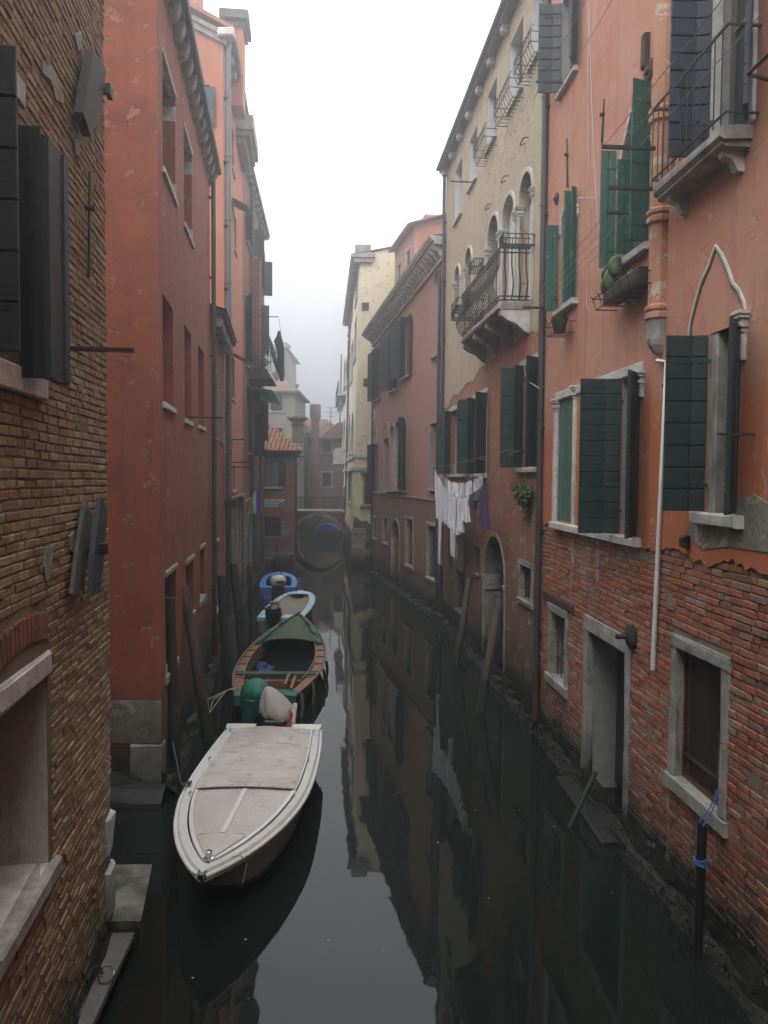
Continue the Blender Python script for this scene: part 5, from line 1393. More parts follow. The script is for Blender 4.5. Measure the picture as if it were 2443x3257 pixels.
# lower storey: dark brick between stone pilasters
m = MB(); gO = [op(.9 + k * 1.7, 1.75 + k * 1.7, .6, zf - .5, .3) for k in range(4)]
facade(m, X4, 0, X4.L, -.6, zf, gO, -.16); obj('lower_wall', m, M['brick_dark'], l4)
for o in gO: dark_void(l4, X4, o, 'glass', -.16)
m = MB(); m.cbox(X4, (-.05, -.2, zf - .12), (X4.L, .12, zf + .02), .03, 0, .01); obj('bressummer', m, M['pipe_grey'], l4)
for k in range(5):
    m = MB(); u = .45 + k * 1.7; m.cbox(X4, (u - .16, -.2, -.3), (u + .16, -.04, zf - .12), .02, 0, .01); obj('pilaster', m, M['stone'], l4)
rough_ledge(l4, X4, 0, X4.L, .3, .2)
downpipe(l4, X4, .12, zf - .0, T4 - .3, .10, .14, 'pipe_grey'); downpipe(l4, X4, .16, .4, zf, .09, .12, 'pipe_dark')
for dz in (0, -.18): rod(l4, X4, X4.U(730, 1470), X4.Z(730, 1470) + dz, .8, 0, .02, 'iron', 'line_bracket', True)
rod(l4, X4, X4.U(722, 1398), X4.Z(722, 1398), .62, 0, .02, 'iron', 'line_bracket', True)

# ------------------------------------------------------------------ old red house with the hanging balcony
X5 = Frame((-6.24, 34.0), (-7.1, 45.6))
l5 = thing('old_red_house', 'old red house with tall dark shutters, a hanging balcony and a green awning', 'house', X5(4, 0, 0))
T5 = 19.0
f1 = OM(X5, 783, 800, 700, 790); f2 = OM(X5, 783, 800, 960, 1170); f3 = OM(X5, 787, 800, 1300, 1440); f4 = OM(X5, 806, 814, 1280, 1450); f5 = OM(X5, 822, 828, 1240, 1400); f6 = OM(X5, 812, 820, 960, 1120); f7 = OM(X5, 825, 832, 820, 930)
f8 = op(1.0, 2.4, .4, 3.6, .4, 'seg', .5); f9 = op(4.2, 5.4, .5, 3.2, .3)
m = MB(); facade(m, X5, 0, X5.L, -.6, T5, [f1, f2, f3, f4, f5, f6, f7, f8, f9]); shell(m, X5, 0, X5.L, -.6, T5, 9); obj('wall', m, M['st_L4'], l5)
for o in (f1, f2, f3, f4, f5, f6, f7, f8, f9): dark_void(l5, X5, o, 'glass')
for o in (f1, f2, f6, f7): 
    surround(l5, X5, o, .08, 0, .03, 'stone', (.1, .1, .03), jambs=False)
    shutter(l5, X5, o['u0'], o['z0'], o['z1'], .55, 150, 1, .05, 0, 'shut_slate'); shutter(l5, X5, o['u1'], o['z0'], o['z1'], .55, 100, -1, .05, 0, 'shut_black')
for o in (f3, f4, f5): surround(l5, X5, o, .08, 0, .03, 'stone', (.1, .12, .04)); shutter(l5, X5, o['u1'], o['z0'], o['z1'], .4, 95, -1, .05, 0, 'shut_black'); shutter(l5, X5, o['u0'], o['z0'], o['z1'], .4, 140, 1, .05, 0, 'wood_grey')
for u, h in ((.15, 3.9), (.75, 3.9), (2.7, 3.6), (3.9, 3.4), (5.7, 3.4), (7.2, 3.2)):
    m = MB(); m.cbox(X5, (u - .13, 0, -.2), (u + .13, .14, h), .02, 0, .01); obj('pilaster', m, M['stone_dark' if u > 3 else 'stone'], l5)
m = MB(); m.cbox(X5, (.9, 0, 4.0), (6.2, .34, 4.16), .03, 0, .01); m.band(X5, arch_pts(1.0, 2.4, 3.1, 'seg', 12, .5), .25, 0, .16); obj('portal_cornice', m, M['stone'], l5)
rough_ledge(l5, X5, 0, X5.L, .3, .2)
m = MB(); m.box(X5, (0, -.2, T5), (X5.L, .3, T5 + .12)); ev = obj('eaves', m, M['stone_dark'], l5)
for k in range(12): m = MB(); u = .4 + k * .95; m.cbox(X5, (u - .1, 0, T5 - .25), (u + .1, .24, T5 - .01), .03); obj('corbel', m, M['stone'], ev)
m = MB(); m.add([X5(0, .35, T5 + .13), X5(X5.L, .35, T5 + .13), X5(X5.L, -6, T5 + 2.4), X5(0, -6, T5 + 2.4)], [(0, 1, 2, 3)]); obj('roof', m, M['tile'], l5)
downpipe(l5, X5, 3.2, 1.5, T5 - .3, .09, .12, 'pipe_dark'); downpipe(l5, X5, 7.6, 1.5, T5 - .3, .08, .12, 'pipe_dark')
m = MB(); m.cbox(X5, (3.0, -.05, 8.2), (3.5, .5, 15.5), .03); obj('wall_flue', m, M['st_L4'], l5)
# balcony
u0, u1 = X5.U(790, 1190), X5.U(806, 1190) + 1.2; 
zb5 = X5.Z(800, 1170, .4); nb5 = X5.hit_u(868, 1222, u0)[0]
u1 = u0 + 3.0
m = MB(); m.add([X5(u0, 0, zb5 + .35), X5(u0, nb5 * .72, zb5 + .35), X5(u0, nb5, zb5 - .15), X5(u0, 0, zb5 - .15), X5(u1, 0, zb5 + .35), X5(u1, nb5 * .72, zb5 + .35), X5(u1, nb5, zb5 - .15), X5(u1, 0, zb5 - .15)], [(0, 1, 2, 3), (4, 5, 6, 7), (0, 1, 5, 4), (1, 2, 6, 5), (2, 3, 7, 6), (3, 0, 4, 7)])
b5 = obj('balcony', m, M['wood_pole_dark'], l5)
m = MB(); nR = X5.hit_u(903, 1122, u0)[0]; zr = X5.hit_u(880, 1120, u0)[1]
m.tube([X5(u0, 0, zr), X5(u0, nR, zr)], .022, 5); m.tube([X5(u0, nb5 * .95, zr), X5(u1, nb5 * .95, zr), X5(u1, 0, zr)], .02, 5); m.tube([X5(u0, 0, zr - .18), X5(u0, nb5 * .95, zr - .18)], .014, 5)
rl = obj('railing', m, M['iron'], b5)
for k in range(8):
    nn = nb5 * (k + .5) / 8.2; m = MB(); m.tube([X5(u0, nn, zb5 + .2), X5(u0, nn, zr + (.75 if k in (5, 6) else 0))], .018, 4); obj('baluster', m, M['iron'], rl)
for k in range(8):
    u = u0 + (u1 - u0) * (k + .6) / 8.2; m = MB(); m.tube([X5(u, nb5 * .95, zb5 + .1), X5(u, nb5 + .16, zb5 + .3), X5(u, nb5 + .13, zb5 + .6), X5(u, nb5 * .95, zr)], .016, 4); obj('baluster', m, M['iron'], rl)
m = MB(); nT, zT = X5.hit_u(886, 1008, u0); m.tube([X5(u0, 0, zT), X5(u0, nT, zT)], .024, 5); n2, z2 = X5.hit_u(852, 1062, u0); m.tube([X5(u0, 0, z2), X5(u0, n2, z2)], .014, 4)
m.tube([X5(u0, n2, z2), X5(u0, n2 * .98, zT)], .008, 4); m.tube([X5(u0, nT, zT), X5(u0 + .05, nR, zr)], .008, 4); obj('line_bracket', m, M['iron'], b5)
# awning of green glass on an iron frame
ua5 = 1.5; na1, za1 = X5.hit_u(865, 1243, ua5); m = MB()
q = [X5(ua5, .05, za1 + .18), X5(ua5, na1, za1), X5(ua5 + 6.2, na1 - .05, za1), X5(ua5 + 6.2, .05, za1 + .18)]
aw = None
fm = MB(); fm.tube([q[0], q[1], q[2], q[3], q[0]], .035, 4)
for f in (.33, .66): fm.tube([q[0].lerp(q[1], f), q[3].lerp(q[2], f)], .02, 4)
for f in (.25, .5, .75): fm.tube([q[0].lerp(q[3], f), q[1].lerp(q[2], f)], .025, 4)
aw = obj('awning', fm, M['iron'], l5)
t = NT('green_translucent_sheet'); tr = t.n('ShaderNodeBsdfTranslucent'); tr.inputs['Color'].default_value = (.03, .42, .30, 1); mx = t.n('ShaderNodeMixShader'); mx.inputs[0].default_value = .6
t.done((.02, .22, .15), .35); t.l(t.b.outputs[0], mx.inputs[1]); t.l(tr.outputs[0], mx.inputs[2]); t.l(mx.outputs[0], t.out.inputs['Surface']); M['green_glass'] = t.mat
for i in range(3):
    for j in range(4):
        def at(a, b): return q[0].lerp(q[1], a).lerp(q[3].lerp(q[2], a), b)
        P_ = [at(i / 3, j / 4), at((i + 1) / 3, j / 4), at((i + 1) / 3, (j + 1) / 4), at(i / 3, (j + 1) / 4)]
        m = MB(); m.add(P_ + [p + V((0, 0, .012)) for p in P_], [(0, 1, 2, 3), (4, 5, 6, 7), (0, 1, 5, 4), (1, 2, 6, 5), (2, 3, 7, 6), (3, 0, 4, 7)]); obj('pane', m, M['green_glass'], aw)

# ------------------------------------------------------------------ corner house with the street name
X6 = Frame((-8.6, 46.0), (-5.34, 46.0)); X6s = Frame((-5.34, 46.0), (-6.75, 58.5))
l6 = thing('corner_house', 'low brick corner house with a tiled hip roof and the street name plate', 'house', X6(2, 0, 0))
T6 = X6.Z(880, 1440)
def OF(x0, x1, y0, y1, d=.16): return op(X6.U(x0, y1), X6.U(x1, y1), X6.Z(x0, y1), X6.Z(x0, y0), d)
h1_ = OF(842, 886, 1466, 1546, .12); h2_ = OF(838, 892, 1645, 1706, .12)
m = MB(); facade(m, X6, 0, X6.L, -.6, T6, [h1_, h2_]); facade(m, X6s, 0, X6s.L, -.6, T6); m.add([X6(0, 0, -.6), X6(0, -12, -.6), X6(0, -12, T6), X6(0, 0, T6)], [(0, 1, 2, 3)]); obj('wall', m, M['st_F'], l6)
w = window(l6, X6, h1_, 'wood_brown', 'glass_pale', 0, mull=1, rails=()); dark_void(l6, X6, h2_, 'glass')
m = MB()
for k in range(7): u = h2_['u0'] + (h2_['u1'] - h2_['u0']) * (k + .5) / 7; m.tube([X6(u, -.03, h2_['z0']), X6(u, -.03, h2_['z1'])], .012, 4)
for k in range(6): z = h2_['z0'] + (h2_['z1'] - h2_['z0']) * (k + .5) / 6; m.tube([X6(h2_['u0'], -.03, z), X6(h2_['u1'], -.03, z)], .012, 4)
obj('window_grille', m, M['iron'], l6)
m = MB(); m.cbox(X6, (h1_['u0'] - .1, -.1, h1_['z0'] - .18), (X6.U(900, 1550), .12, h1_['z0'] - .01), .015); obj('sill', m, M['stone_white'], l6)
m = MB(); m.cbox(X6, (h2_['u0'] - .1, -.1, h2_['z0'] - .12), (h2_['u1'] + .12, .08, h2_['z0'] - .01), .015); obj('sill', m, M['stone'], l6)
shutter(l6, X6, h1_['u1'] + .02, h1_['z0'], h1_['z1'], .42, 172, -1, .05, 0, 'leaf_green'); shutter(l6, X6, h1_['u0'], h1_['z0'], h1_['z1'], .4, 110, 1, .05, 0, 'leaf_green')
for x0, x1, y0, y1 in ((824, 838, 1650, 1668), (824, 838, 1692, 1706), (893, 908, 1652, 1668), (893, 906, 1690, 1704), (892, 935, 1612, 1628), (880, 935, 1756, 1770), (918, 936, 1604, 1613), (893, 936, 1448, 1470)):
    m = MB(); m.cbox(X6, (X6.U(x0, y1), -.05, X6.Z(x0, y1)), (X6.U(x1, y1), .025, X6.Z(x0, y0)), .012, 0, .008); obj('corner_stone', m, M['stone'], l6)
m = MB(); ov = .42
m.box(X6, (-.2, -.5, T6), (X6.L + ov, ov, T6 + .1)); m.box(X6, (-.2, -.4, T6 - .3), (X6.L + .2, .2, T6)); m.box(X6s, (.3, -.4, T6 + .003), (X6s.L, ov - .1, T6 + .09)); ev = obj('eaves', m, M['wood_pole_dark'], l6)
# hip roof
rz0 = T6 + .1; A_ = X6(-.2, ov + .05, rz0); B_ = X6(X6.L + ov, ov + .05, rz0); C_ = X6(X6.L - 1.5, -4.2, rz0 + 1.45); D_ = X6(-.2, -2.5, rz0 + 1.45); E_ = X6(X6.L - 2.4, -12, rz0)
D_ = X6(-.2, -3.6, rz0 + 2.0); C_ = X6(X6.L - 2.35, -3.6, rz0 + 2.0); E_ = X6s(X6s.L, ov - .1, rz0)
m = MB(); m.add([A_, B_, C_, D_], [(0, 1, 2, 3)]); m.add([B_, E_, C_ + (E_ - B_) * .5 + V((0, 0, 0)), C_], [(0, 1, 2, 3)]); rf = obj('roof', m, M['tile'], l6)
up_ = (D_ - A_); nc = 15; ex_ = (B_ - A_); 
eyv = up_.normalized(); exv = ex_.normalized(); ezv = exv.cross(eyv); rm = Matrix((exv, eyv, ezv)).transposed()
for i in range(nc):
    for j in range(11):
        p = A_ + ex_ * ((i + .5) / nc) + eyv * (.12 + j * .33) + ezv * (.02 + R(0, .01))
        t_ = (p - A_).dot(eyv) / up_.length; umax = ex_.length + (C_ - D_ - ex_).dot(exv) * t_
        if (p - A_).dot(exv) > umax - .04: continue
        piece('tile', TILE, rm @ Matrix.Rotation(R(-.06, .06), 3, 'Z'), p, rf, (1.35, 1, 1.3))
hp = C_ - B_
for j in range(8):
    p = B_ + hp * ((j + .3) / 8.4) + V((0, 0, .05)); ey2 = hp.normalized(); ex2 = ey2.cross(V((0, 0, 1))).normalized(); piece('tile', TILE, Matrix((ex2, ey2, ex2.cross(ey2))).transposed(), p, rf, (1.3, 1.25, 1.2))
downpipe(l6, X6s, .06, .8, T6 - .1, .06, .08, 'pipe_dark', False)
m = MB(); zz = X6.Z(945, 1452); m.box(X6, (X6.L, -.1, zz - .03), (X6.L + .55, -.05, zz + .03)); m.tube([X6(X6.L, -.08, zz - .75), X6(X6.L + .5, -.08, zz)], .02, 4); obj('iron_bracket', m, M['iron'], l6)
# chimney of the corner house
cu = X6.U(925, 1390); 
m = MB(); zc0 = rz0 + .6; z1c = X6.Z(925, 1338, -2.5); fr = lambda x, y, z: X6(cu + .12 + x, -2.5 + y, z)
m.box(fr, (-.32, -.32, zc0), (.32, .32, z1c)); m.box(fr, (-.42, -.42, z1c - .3), (.42, .42, z1c - .2)); m.box(fr, (-.5, -.5, z1c), (.5, .5, z1c + .1)); m.box(fr, (-.62, -.62, z1c + .1), (.62, .62, z1c + .2)); m.lathe(fr, [(.3, z1c + .2), (.25, z1c + .35), (.1, z1c + .42)], 8); ch = obj('chimney', m, M['st_fargrey'], l6)
# landing steps
for k, (x0, x1, yy, z) in enumerate(((822, 936, 1800, .62), (820, 880, 1815, .42), (818, 868, 1840, .22))):
    m = MB(); P_ = [at_depth(x0, 1700, 45.95), at_depth(x1, 1700, 45.95)]; out = .7 + k * .75
    m.cbox(X6, (X6.U(x0, 1780), -.02 + (0 if k == 0 else .7 + (k - 1) * .75), -.5), (X6.U(x1, 1780), out, z), .03, 0, .02); obj('landing_step', m, M['stone'], l6)
# ------------------------------------------------------------------ brick bridge across the canal
YB = 59.0
WB = Frame((-9.0, YB), (-2.2, YB))
br = thing('brick_bridge', 'low brick arch bridge with an iron railing, half lost in the fog', 'bridge', WB(3, 0, 0))
cx = WB.U(1013, 1700); rr = 2.0; zt = 2.2; deck = 2.45
ar = op(cx - rr, cx + rr, -.6, zt, 3.0, 'round', 2.15)
m = MB(); facade(m, WB, 0, WB.L, -.6, deck, [ar]); facade(m, WB, 0, WB.L, -.6, deck, [ar], -3.0, reveals=False); m.add([WB(0, 0, deck), WB(WB.L, 0, deck), WB(WB.L, -3, deck), WB(0, -3, deck)], [(0, 1, 2, 3)])
obj('arch', m, M['brick_br'], br)
m = MB(); m.band(WB, arch_pts(cx - rr, cx + rr, .05, 'round', 22, 2.15), .24, -.05, .07); obj('arch_ring', m, M['stone'], br)
m = MB(); m.box(WB, (0, -3.1, deck), (WB.L, .1, deck + .14)); obj('coping', m, M['stone'], br)
rl = MB()
for n in (-.02, -2.9): rl.tube([WB(0, n, deck + 1.15), WB(WB.L, n, deck + 1.15)], .03, 5)
rl = obj('railing', rl, M['iron'], br)
for n in (-.02, -2.9):
    for k in range(56): m = MB(); u = WB.L * (k + .5) / 56; m.tube([WB(u, n, deck + .14), WB(u, n, deck + 1.15)], .012 if k % 7 else .028, 4); obj('baluster', m, M['iron'], rl)

# ------------------------------------------------------------------ houses in the fog
def far_house(name, label, x0, x1, y, top, mat, wins, depth=10, roof=1.2, ww=.9, wh=1.4, hip=True):
    Wf = Frame((x0, y), (x1, y)); h = thing(name, label, 'house', Wf(Wf.L / 2, 0, 0))
    os_ = [op(Wf.L * a - ww / 2, Wf.L * a + ww / 2, z, z + wh, .25) for a, z in wins]
    m = MB(); facade(m, Wf, 0, Wf.L, -.6, top, os_); shell(m, Wf, 0, Wf.L, -.6, top, depth, True, False); obj('wall', m, M[mat], h)
    for o in os_:
        dark_void(h, Wf, o, 'glass'); surround(h, Wf, o, .13, 0, .05, 'stone', (.14, .12, .06))
    m = MB(); e = .45; m.box(Wf, (-e, -depth - e, top - .02), (Wf.L + e, e, top + .14)); 
    q = [Wf(-e, e, top + .14), Wf(Wf.L + e, e, top + .14), Wf(Wf.L + e, -depth - e, top + .14), Wf(-e, -depth - e, top + .14)]; i = Wf.L * .3
    c = [Wf(i, -depth * .45, top + roof), Wf(Wf.L - i, -depth * .45, top + roof)]
    m.add(q + c, [(0, 1, 5, 4), (1, 2, 5), (2, 3, 4, 5), (3, 0, 4)]); obj('roof', m, M['tile_far'], h)
    return h, Wf
def xa(px, y): return at_depth(px, 1500, y).x
def za_(py, y): return at_depth(1000, py, y).z
y = 76.0
hA, WA = far_house('red_house', 'misty red house closing the canal beyond the bridge, with a tall stack', xa(880, y), xa(1095, y), y, za_(1395, y), 'st_far', [(.30, 4.0), (.52, 8.0), (.74, 4.2), (.74, 7.6), (.30, 7.4), (.55, 4.2)], 9, 2.2)
u = WA.U(1004, 1390); m = MB(); fr = lambda x, yy, z: WA(u + x, .35 + yy, z); tz = za_(1288, y)
m.loft([[fr(a, b, z) for a, b in ((-w, -w), (w, -w), (w, w), (-w, w))] for w, z in ((.36, .0), (.36, tz - 2.2), (.36, tz - 1.6), (.5, tz - 1.3), (.5, tz), (.4, tz))], True, True); obj('chimney', m, M['st_far'], hA)
u = WA.U(1080, 1390); m = MB(); m.add([WA(u - 2.2, .3, za_(1400, y)), WA(u + 2.2, .3, za_(1400, y)), WA(u + 1.0, .3, za_(1340, y)), WA(u - .2, .3, za_(1345, y)), WA(u - 2.2, -5, za_(1400, y)), WA(u + 2.2, -5, za_(1400, y)), WA(u + 1.0, -5, za_(1340, y)), WA(u - .2, -5, za_(1345, y))], [(0, 1, 2, 3), (4, 5, 6, 7), (0, 1, 5, 4), (1, 2, 6, 5), (2, 3, 7, 6), (3, 0, 4, 7)]); obj('gable', m, M['st_far'], hA)
for px, k in ((985, .02), (1028, .03), (1037, .03), (1046, .04)):
    u = WA.U(px, 1390); m = MB(); m.tube([WA(u, -2, za_(1410, y)), WA(u, -2, za_(1340 if px > 990 else 1350, y))], .03, 4)
    if px > 1030: m.tube([WA(u - .4, -2, za_(1345, y)), WA(u + .4, -2, za_(1345, y))], .02, 4)
    obj('aerial', m, M['iron'], hA)
m = MB(); u = WA.U(1048, 1290); m.tube([WA(u, -2, za_(1400, y)), WA(u, -2, za_(1290, y))], .035, 4)
for dz, w in ((0, .5), (-.5, .7), (-.9, .4)): m.tube([WA(u - w, -2, za_(1290, y) + dz), WA(u + w, -2, za_(1290, y) + dz)], .02, 4)
obj('aerial', m, M['iron'], hA)
u = WA.U(948, 1400); m = MB(); tz = za_(1356, y); fr = lambda x, yy, z: WA(u + x, -1 + yy, z); m.box(fr, (-.55, -.5, 3), (.55, .5, tz)); m.box(fr, (-.75, -.7, tz), (.75, .7, tz + .12)); m.box(fr, (-.4, -.4, tz + .12), (.4, .4, tz + .35)); obj('chimney', m, M['st_fargrey'], hA)
y = 68.0
hB, WBb = far_house('grey_house', 'pale grey house in the fog above the tiled corner house', xa(800, y), xa(938, y), y, za_(1250, y), 'st_fargrey', [(.58, za_(1308, y)), (.58, za_(1420, y))], 9, 1.6, 1.1, 1.6)
u = WBb.U(924, 1240); m = MB(); tz = za_(1218, y); fr = lambda x, yy, z: WBb(u + x, -2.5 + yy, z); m.box(fr, (-.3, -.3, za_(1260, y)), (.3, .3, tz)); m.box(fr, (-.45, -.45, tz), (.45, .45, tz + .15)); obj('chimney', m, M['st_fargrey'], hB)
y = 92.0
hC, WC = far_house('distant_house', 'farthest pale house, a faint shape behind the balcony', xa(760, y), xa(905, y), y, za_(1110, y), 'st_fargrey', [(.7, 12), (.45, 12)], 12, 1.5)
u = WC.U(900, 1110); m = MB(); m.box(WC, (u - .5, -1.5, za_(1180, y)), (u + .4, -.8, za_(1085, y))); m.box(WC, (u - .8, -1.8, za_(1100, y)), (u + .7, -.6, za_(1092, y))); obj('chimney', m, M['st_fargrey'], hC)
# added dark wall that fills the view through the bridge arch
cw = thing('arch_backdrop', 'low dark wall added behind the bridge arch to darken its opening', 'wall', (xa(1010, 72), 72, 0))
m = MB(); m.box(WORLD, (xa(940, 72), 72, -.5), (xa(1150, 72), 72.6, 1.9)); obj('wall', m, M['brick_dark'], cw); m = MB(); m.box(WORLD, (xa(940, 72), 71.9, 1.9), (xa(1150, 72), 72.7, 2.0)); obj('coping', m, M['stone_dark'], cw)
# unseen and added behind the viewpoint: footbridge and house that block low sky light
fb = thing('footbridge', 'unseen footbridge under the viewpoint, added to block low light', 'bridge', (1.4, -1.5, 0))
m = MB(); m.box(WORLD, (-1.55, -3.0, 3.55), (4.25, -.35, 3.8)); obj('deck', m, M['brick_br'], fb)
for y0 in (-3.0, -.5): m = MB(); m.box(WORLD, (-1.5, y0, 3.8), (4.2, y0 + .15, 4.7)); obj('parapet', m, M['stone'], fb)
WT = Frame((16.0, -37.0), (-8.0, -37.0))
ht = thing('light_block_house', 'unseen house added behind the viewpoint to close off low light', 'house', WT(12, 0, 0))
m = MB(); facade(m, WT, 0, WT.L, -.6, 14.0); shell(m, WT, 0, WT.L, -.6, 14.0, 2.0); obj('wall', m, M['st_far'], ht)
# ------------------------------------------------------------------ boats
def tab(T, t):
    for (a, x), (b, y) in zip(T[:-1], T[1:]):
        if a <= t <= b:
            f = (t - a) / (b - a); return x + (y - x) * (f * f * (3 - 2 * f) * .35 + f * .65)
    return T[-1][1] if t > T[-1][0] else T[0][1]
def bl(T, t):                  # smooth table
    L = T; n = len(L)
    for i in range(n - 1):
        if L[i][0] <= t <= L[i + 1][0]:
            p0 = L[max(0, i - 1)]; p1 = L[i]; p2 = L[i + 1]; p3 = L[min(n - 1, i + 2)]
            h = p2[0] - p1[0]; f = (t - p1[0]) / h
            m1 = (p2[1] - p0[1]) / max(1e-6, p2[0] - p0[0]) * h; m2 = (p3[1] - p1[1]) / max(1e-6, p3[0] - p1[0]) * h
            return (2 * f**3 - 3 * f**2 + 1) * p1[1] + (f**3 - 2 * f**2 + f) * m1 + (-2 * f**3 + 3 * f**2) * p2[1] + (f**3 - f**2) * m2
    return L[-1][1] if t > L[-1][0] else L[0][1]
M['tarp_grey'] = None
t = NT('stained_boat_cover'); p_ = t.objco(); a_ = t.noise(p_, 1.6, 6, .7); b_ = t.noise(t.scale(p_, (1, 2.2, 1)), 3.5, 6, .7, .5)
col = t.mix(t.step(a_, .35, .7), (.40, .375, .34), (.50, .47, .43)); col = t.mix(t.math('MULTIPLY', t.step(b_, .52, .66), .75), col, (.27, .19, .135)); col = t.mix(t.math('MULTIPLY', t.step(t.noise(p_, 22, 4, .7), .62, .68), .6), col, (.14, .11, .09))
M['tarp_grey'] = t.done(col, .75, t.bump(t.noise(p_, 3, 4), .012))
t = NT('foredeck_gelcoat'); p_ = t.objco(); a_ = t.noise(p_, 2.2, 6, .7); b_ = t.noise(p_, 16, 5, .75)
col = t.mix(t.step(a_, .35, .7), (.47, .455, .40), (.40, .385, .335)); col = t.mix(t.math('MULTIPLY', t.step(b_, .60, .64), .8), col, (.12, .095, .07)); M['foredeck'] = t.done(col, .5, t.bump(a_, .002))
t = NT('dark_boat_bottom'); p_ = t.objco(); z = t.sep(p_)[2]
M['hull_white'] = t.done(t.mix(t.step(t.math('ADD', z, t.math('MULTIPLY', t.noise(p_, 3, 4), .12)), .12, .22), (.07, .07, .06), (.46, .45, .42)), .35)
M['ply'] = wood('orange_plywood', (.26, .115, .05), (.20, .085, .04), .5)
M['ply_dark'] = wood('brown_deck_boards', (.13, .085, .055), (.08, .055, .04), .6)
M['rim_wood'] = wood('pale_worn_gunwale', (.22, .18, .14), (.13, .10, .08), .6)
M['hull_dark'] = plain('dark_hull_paint', (.018, .018, .018), .4)
M['tarp_green'] = plain('olive_green_tarpaulin', (.055, .085, .035), .7, 0, .4, 5, .006)
M['tarp_teal'] = plain('teal_tarpaulin', (.012, .15, .11), .6, 0, .4, 7, .01)
M['tarp_blue'] = plain('blue_tarpaulin', (.012, .03, .14), .6, 0, .4, 7, .01)
M['cloth_motor'] = fabric('grey_motor_cloth', (.42, .40, .375))
M['black_plastic'] = plain('black_engine_plastic', (.014, .014, .015), .4)
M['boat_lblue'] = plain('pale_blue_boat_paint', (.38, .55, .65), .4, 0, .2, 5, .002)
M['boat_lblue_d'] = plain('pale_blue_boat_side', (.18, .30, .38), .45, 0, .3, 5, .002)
M['boat_blue'] = plain('bright_blue_boat_paint', (.07, .24, .62), .4, 0, .25, 5, .002)
M['boat_inside'] = plain('dark_boat_inside', (.012, .013, .015), .9, spec=.1)
M['cloth_beige'] = fabric('beige_boat_cloth', (.27, .225, .185))
M['orange_rope'] = plain('orange_rope', (.42, .07, .02), .8)

def hull(root, fr, L, B, Zs, mats, flare=.86, depth=.3, n=26, transom=True, name='hull', rk=.30):
    m = MB(); rings = []
    for i in range(n + 1):
        t = i / n; b = bl(B, t); z = bl(Zs, t); y = L * t
        k = flare - .25 * max(0, t - .6); rake = rk * max(0, (t - .6) / .4) ** 2
        pr = [(1, z), (.985, z - .07), (.96 * (.5 + .5 * k), z * .55), (k, .05), (k * .72, -depth * .6), (0, -depth)]
        ring = []
        for s, zz in pr: ring.append(fr(-b * s, y - rake * (1 - max(0, zz) / max(z, .01)), zz))
        for s, zz in pr[-2::-1]: ring.append(fr(b * s, y - rake * (1 - max(0, zz) / max(z, .01)), zz))
        rings.append(ring)
    m.loft(rings, False)
    m.loft([rings[-1][:6], rings[-1][:4:-1]], False)
    if transom: m.add(rings[0], [tuple(range(len(rings[0])))])
    return obj(name, m, mats, root, 'auto')
def rimstrip(root, fr, L, B, Zs, w, mat, h0=.0, h1=.02, name='gunwale', n=30, t0=0.0, stern=True, inner_drop=.0):
    """gunwale deck: a strip of width w that follows both sides and meets at the bow"""
    m = MB()
    def side(sg):
        rings = []
        for i in range(n + 1):
            t = t0 + (1 - t0) * i / n; b = bl(B, t); z = bl(Zs, t); y = L * t
            bi = max(b - w * (1 + .6 * max(0, t - .75)), 0.0); yi = y if b - w > .02 else min(y, L - w * 1.4 - .02)
            rings.append([fr(sg * b, y, z + h0), fr(sg * (b - w * .3), y, z + h1 + .012), fr(sg * bi, yi, z + h1), fr(sg * bi, yi, z + h1 - .05 - inner_drop), fr(sg * b * .99, y, z - .06)])
        m.loft(rings, True, True)
    side(1); side(-1)
    if stern:
        b = bl(B, 0); z = bl(Zs, 0); m.box(fr, (-b, -.01, z - .05), (b, w, z + h1))
    return obj(name, m, mat, root, 'auto')
def tuberail(root, fr, L, B, Zs, r, mat, dz=0.0, name='rub_rail', n=36):
    m = MB(); P = [fr(-bl(B, 1 - i / n) * 1.005, L * (1 - i / n) if False else L * (1 - i / n), bl(Zs, 1 - i / n) + dz) for i in range(n, -1, -1)]
    Q = [fr(bl(B, 1 - i / n) * 1.005, L * (1 - i / n), bl(Zs, 1 - i / n) + dz) for i in range(0, n + 1)]
    m.tube(P + Q[1:], r, 6); return obj(name, m, mat, root, True)
def surf(root, fr, L, B, Zs, t0, t1, inset, dz, mat, name, n=16, k=8, crown=.03, wob=0.0, edge=0.03):
    """a deck or sheet between the stations t0 and t1"""
    m = MB(); P = []
    for i in range(n + 1):
        t = t0 + (t1 - t0) * i / n; b = max(bl(B, t) - inset, 0.0); row = []
        for j in range(k + 1):
            s = -1 + 2 * j / k
            row.append(fr(b * s, L * t, bl(Zs, t) + dz + crown * (1 - s * s) + wob * mnoise.noise(V((s * 2.2 * b, L * t * 1.7, dz * 40)))))
        P.append(row)
    m.grid(P)
    if edge:
        for row in (P[0], P[-1], [r[0] for r in P], [r[-1] for r in P]):
            m.grid([row, [p - V((0, 0, edge)) for p in row]])
    return obj(name, m, mat, root, 'auto')

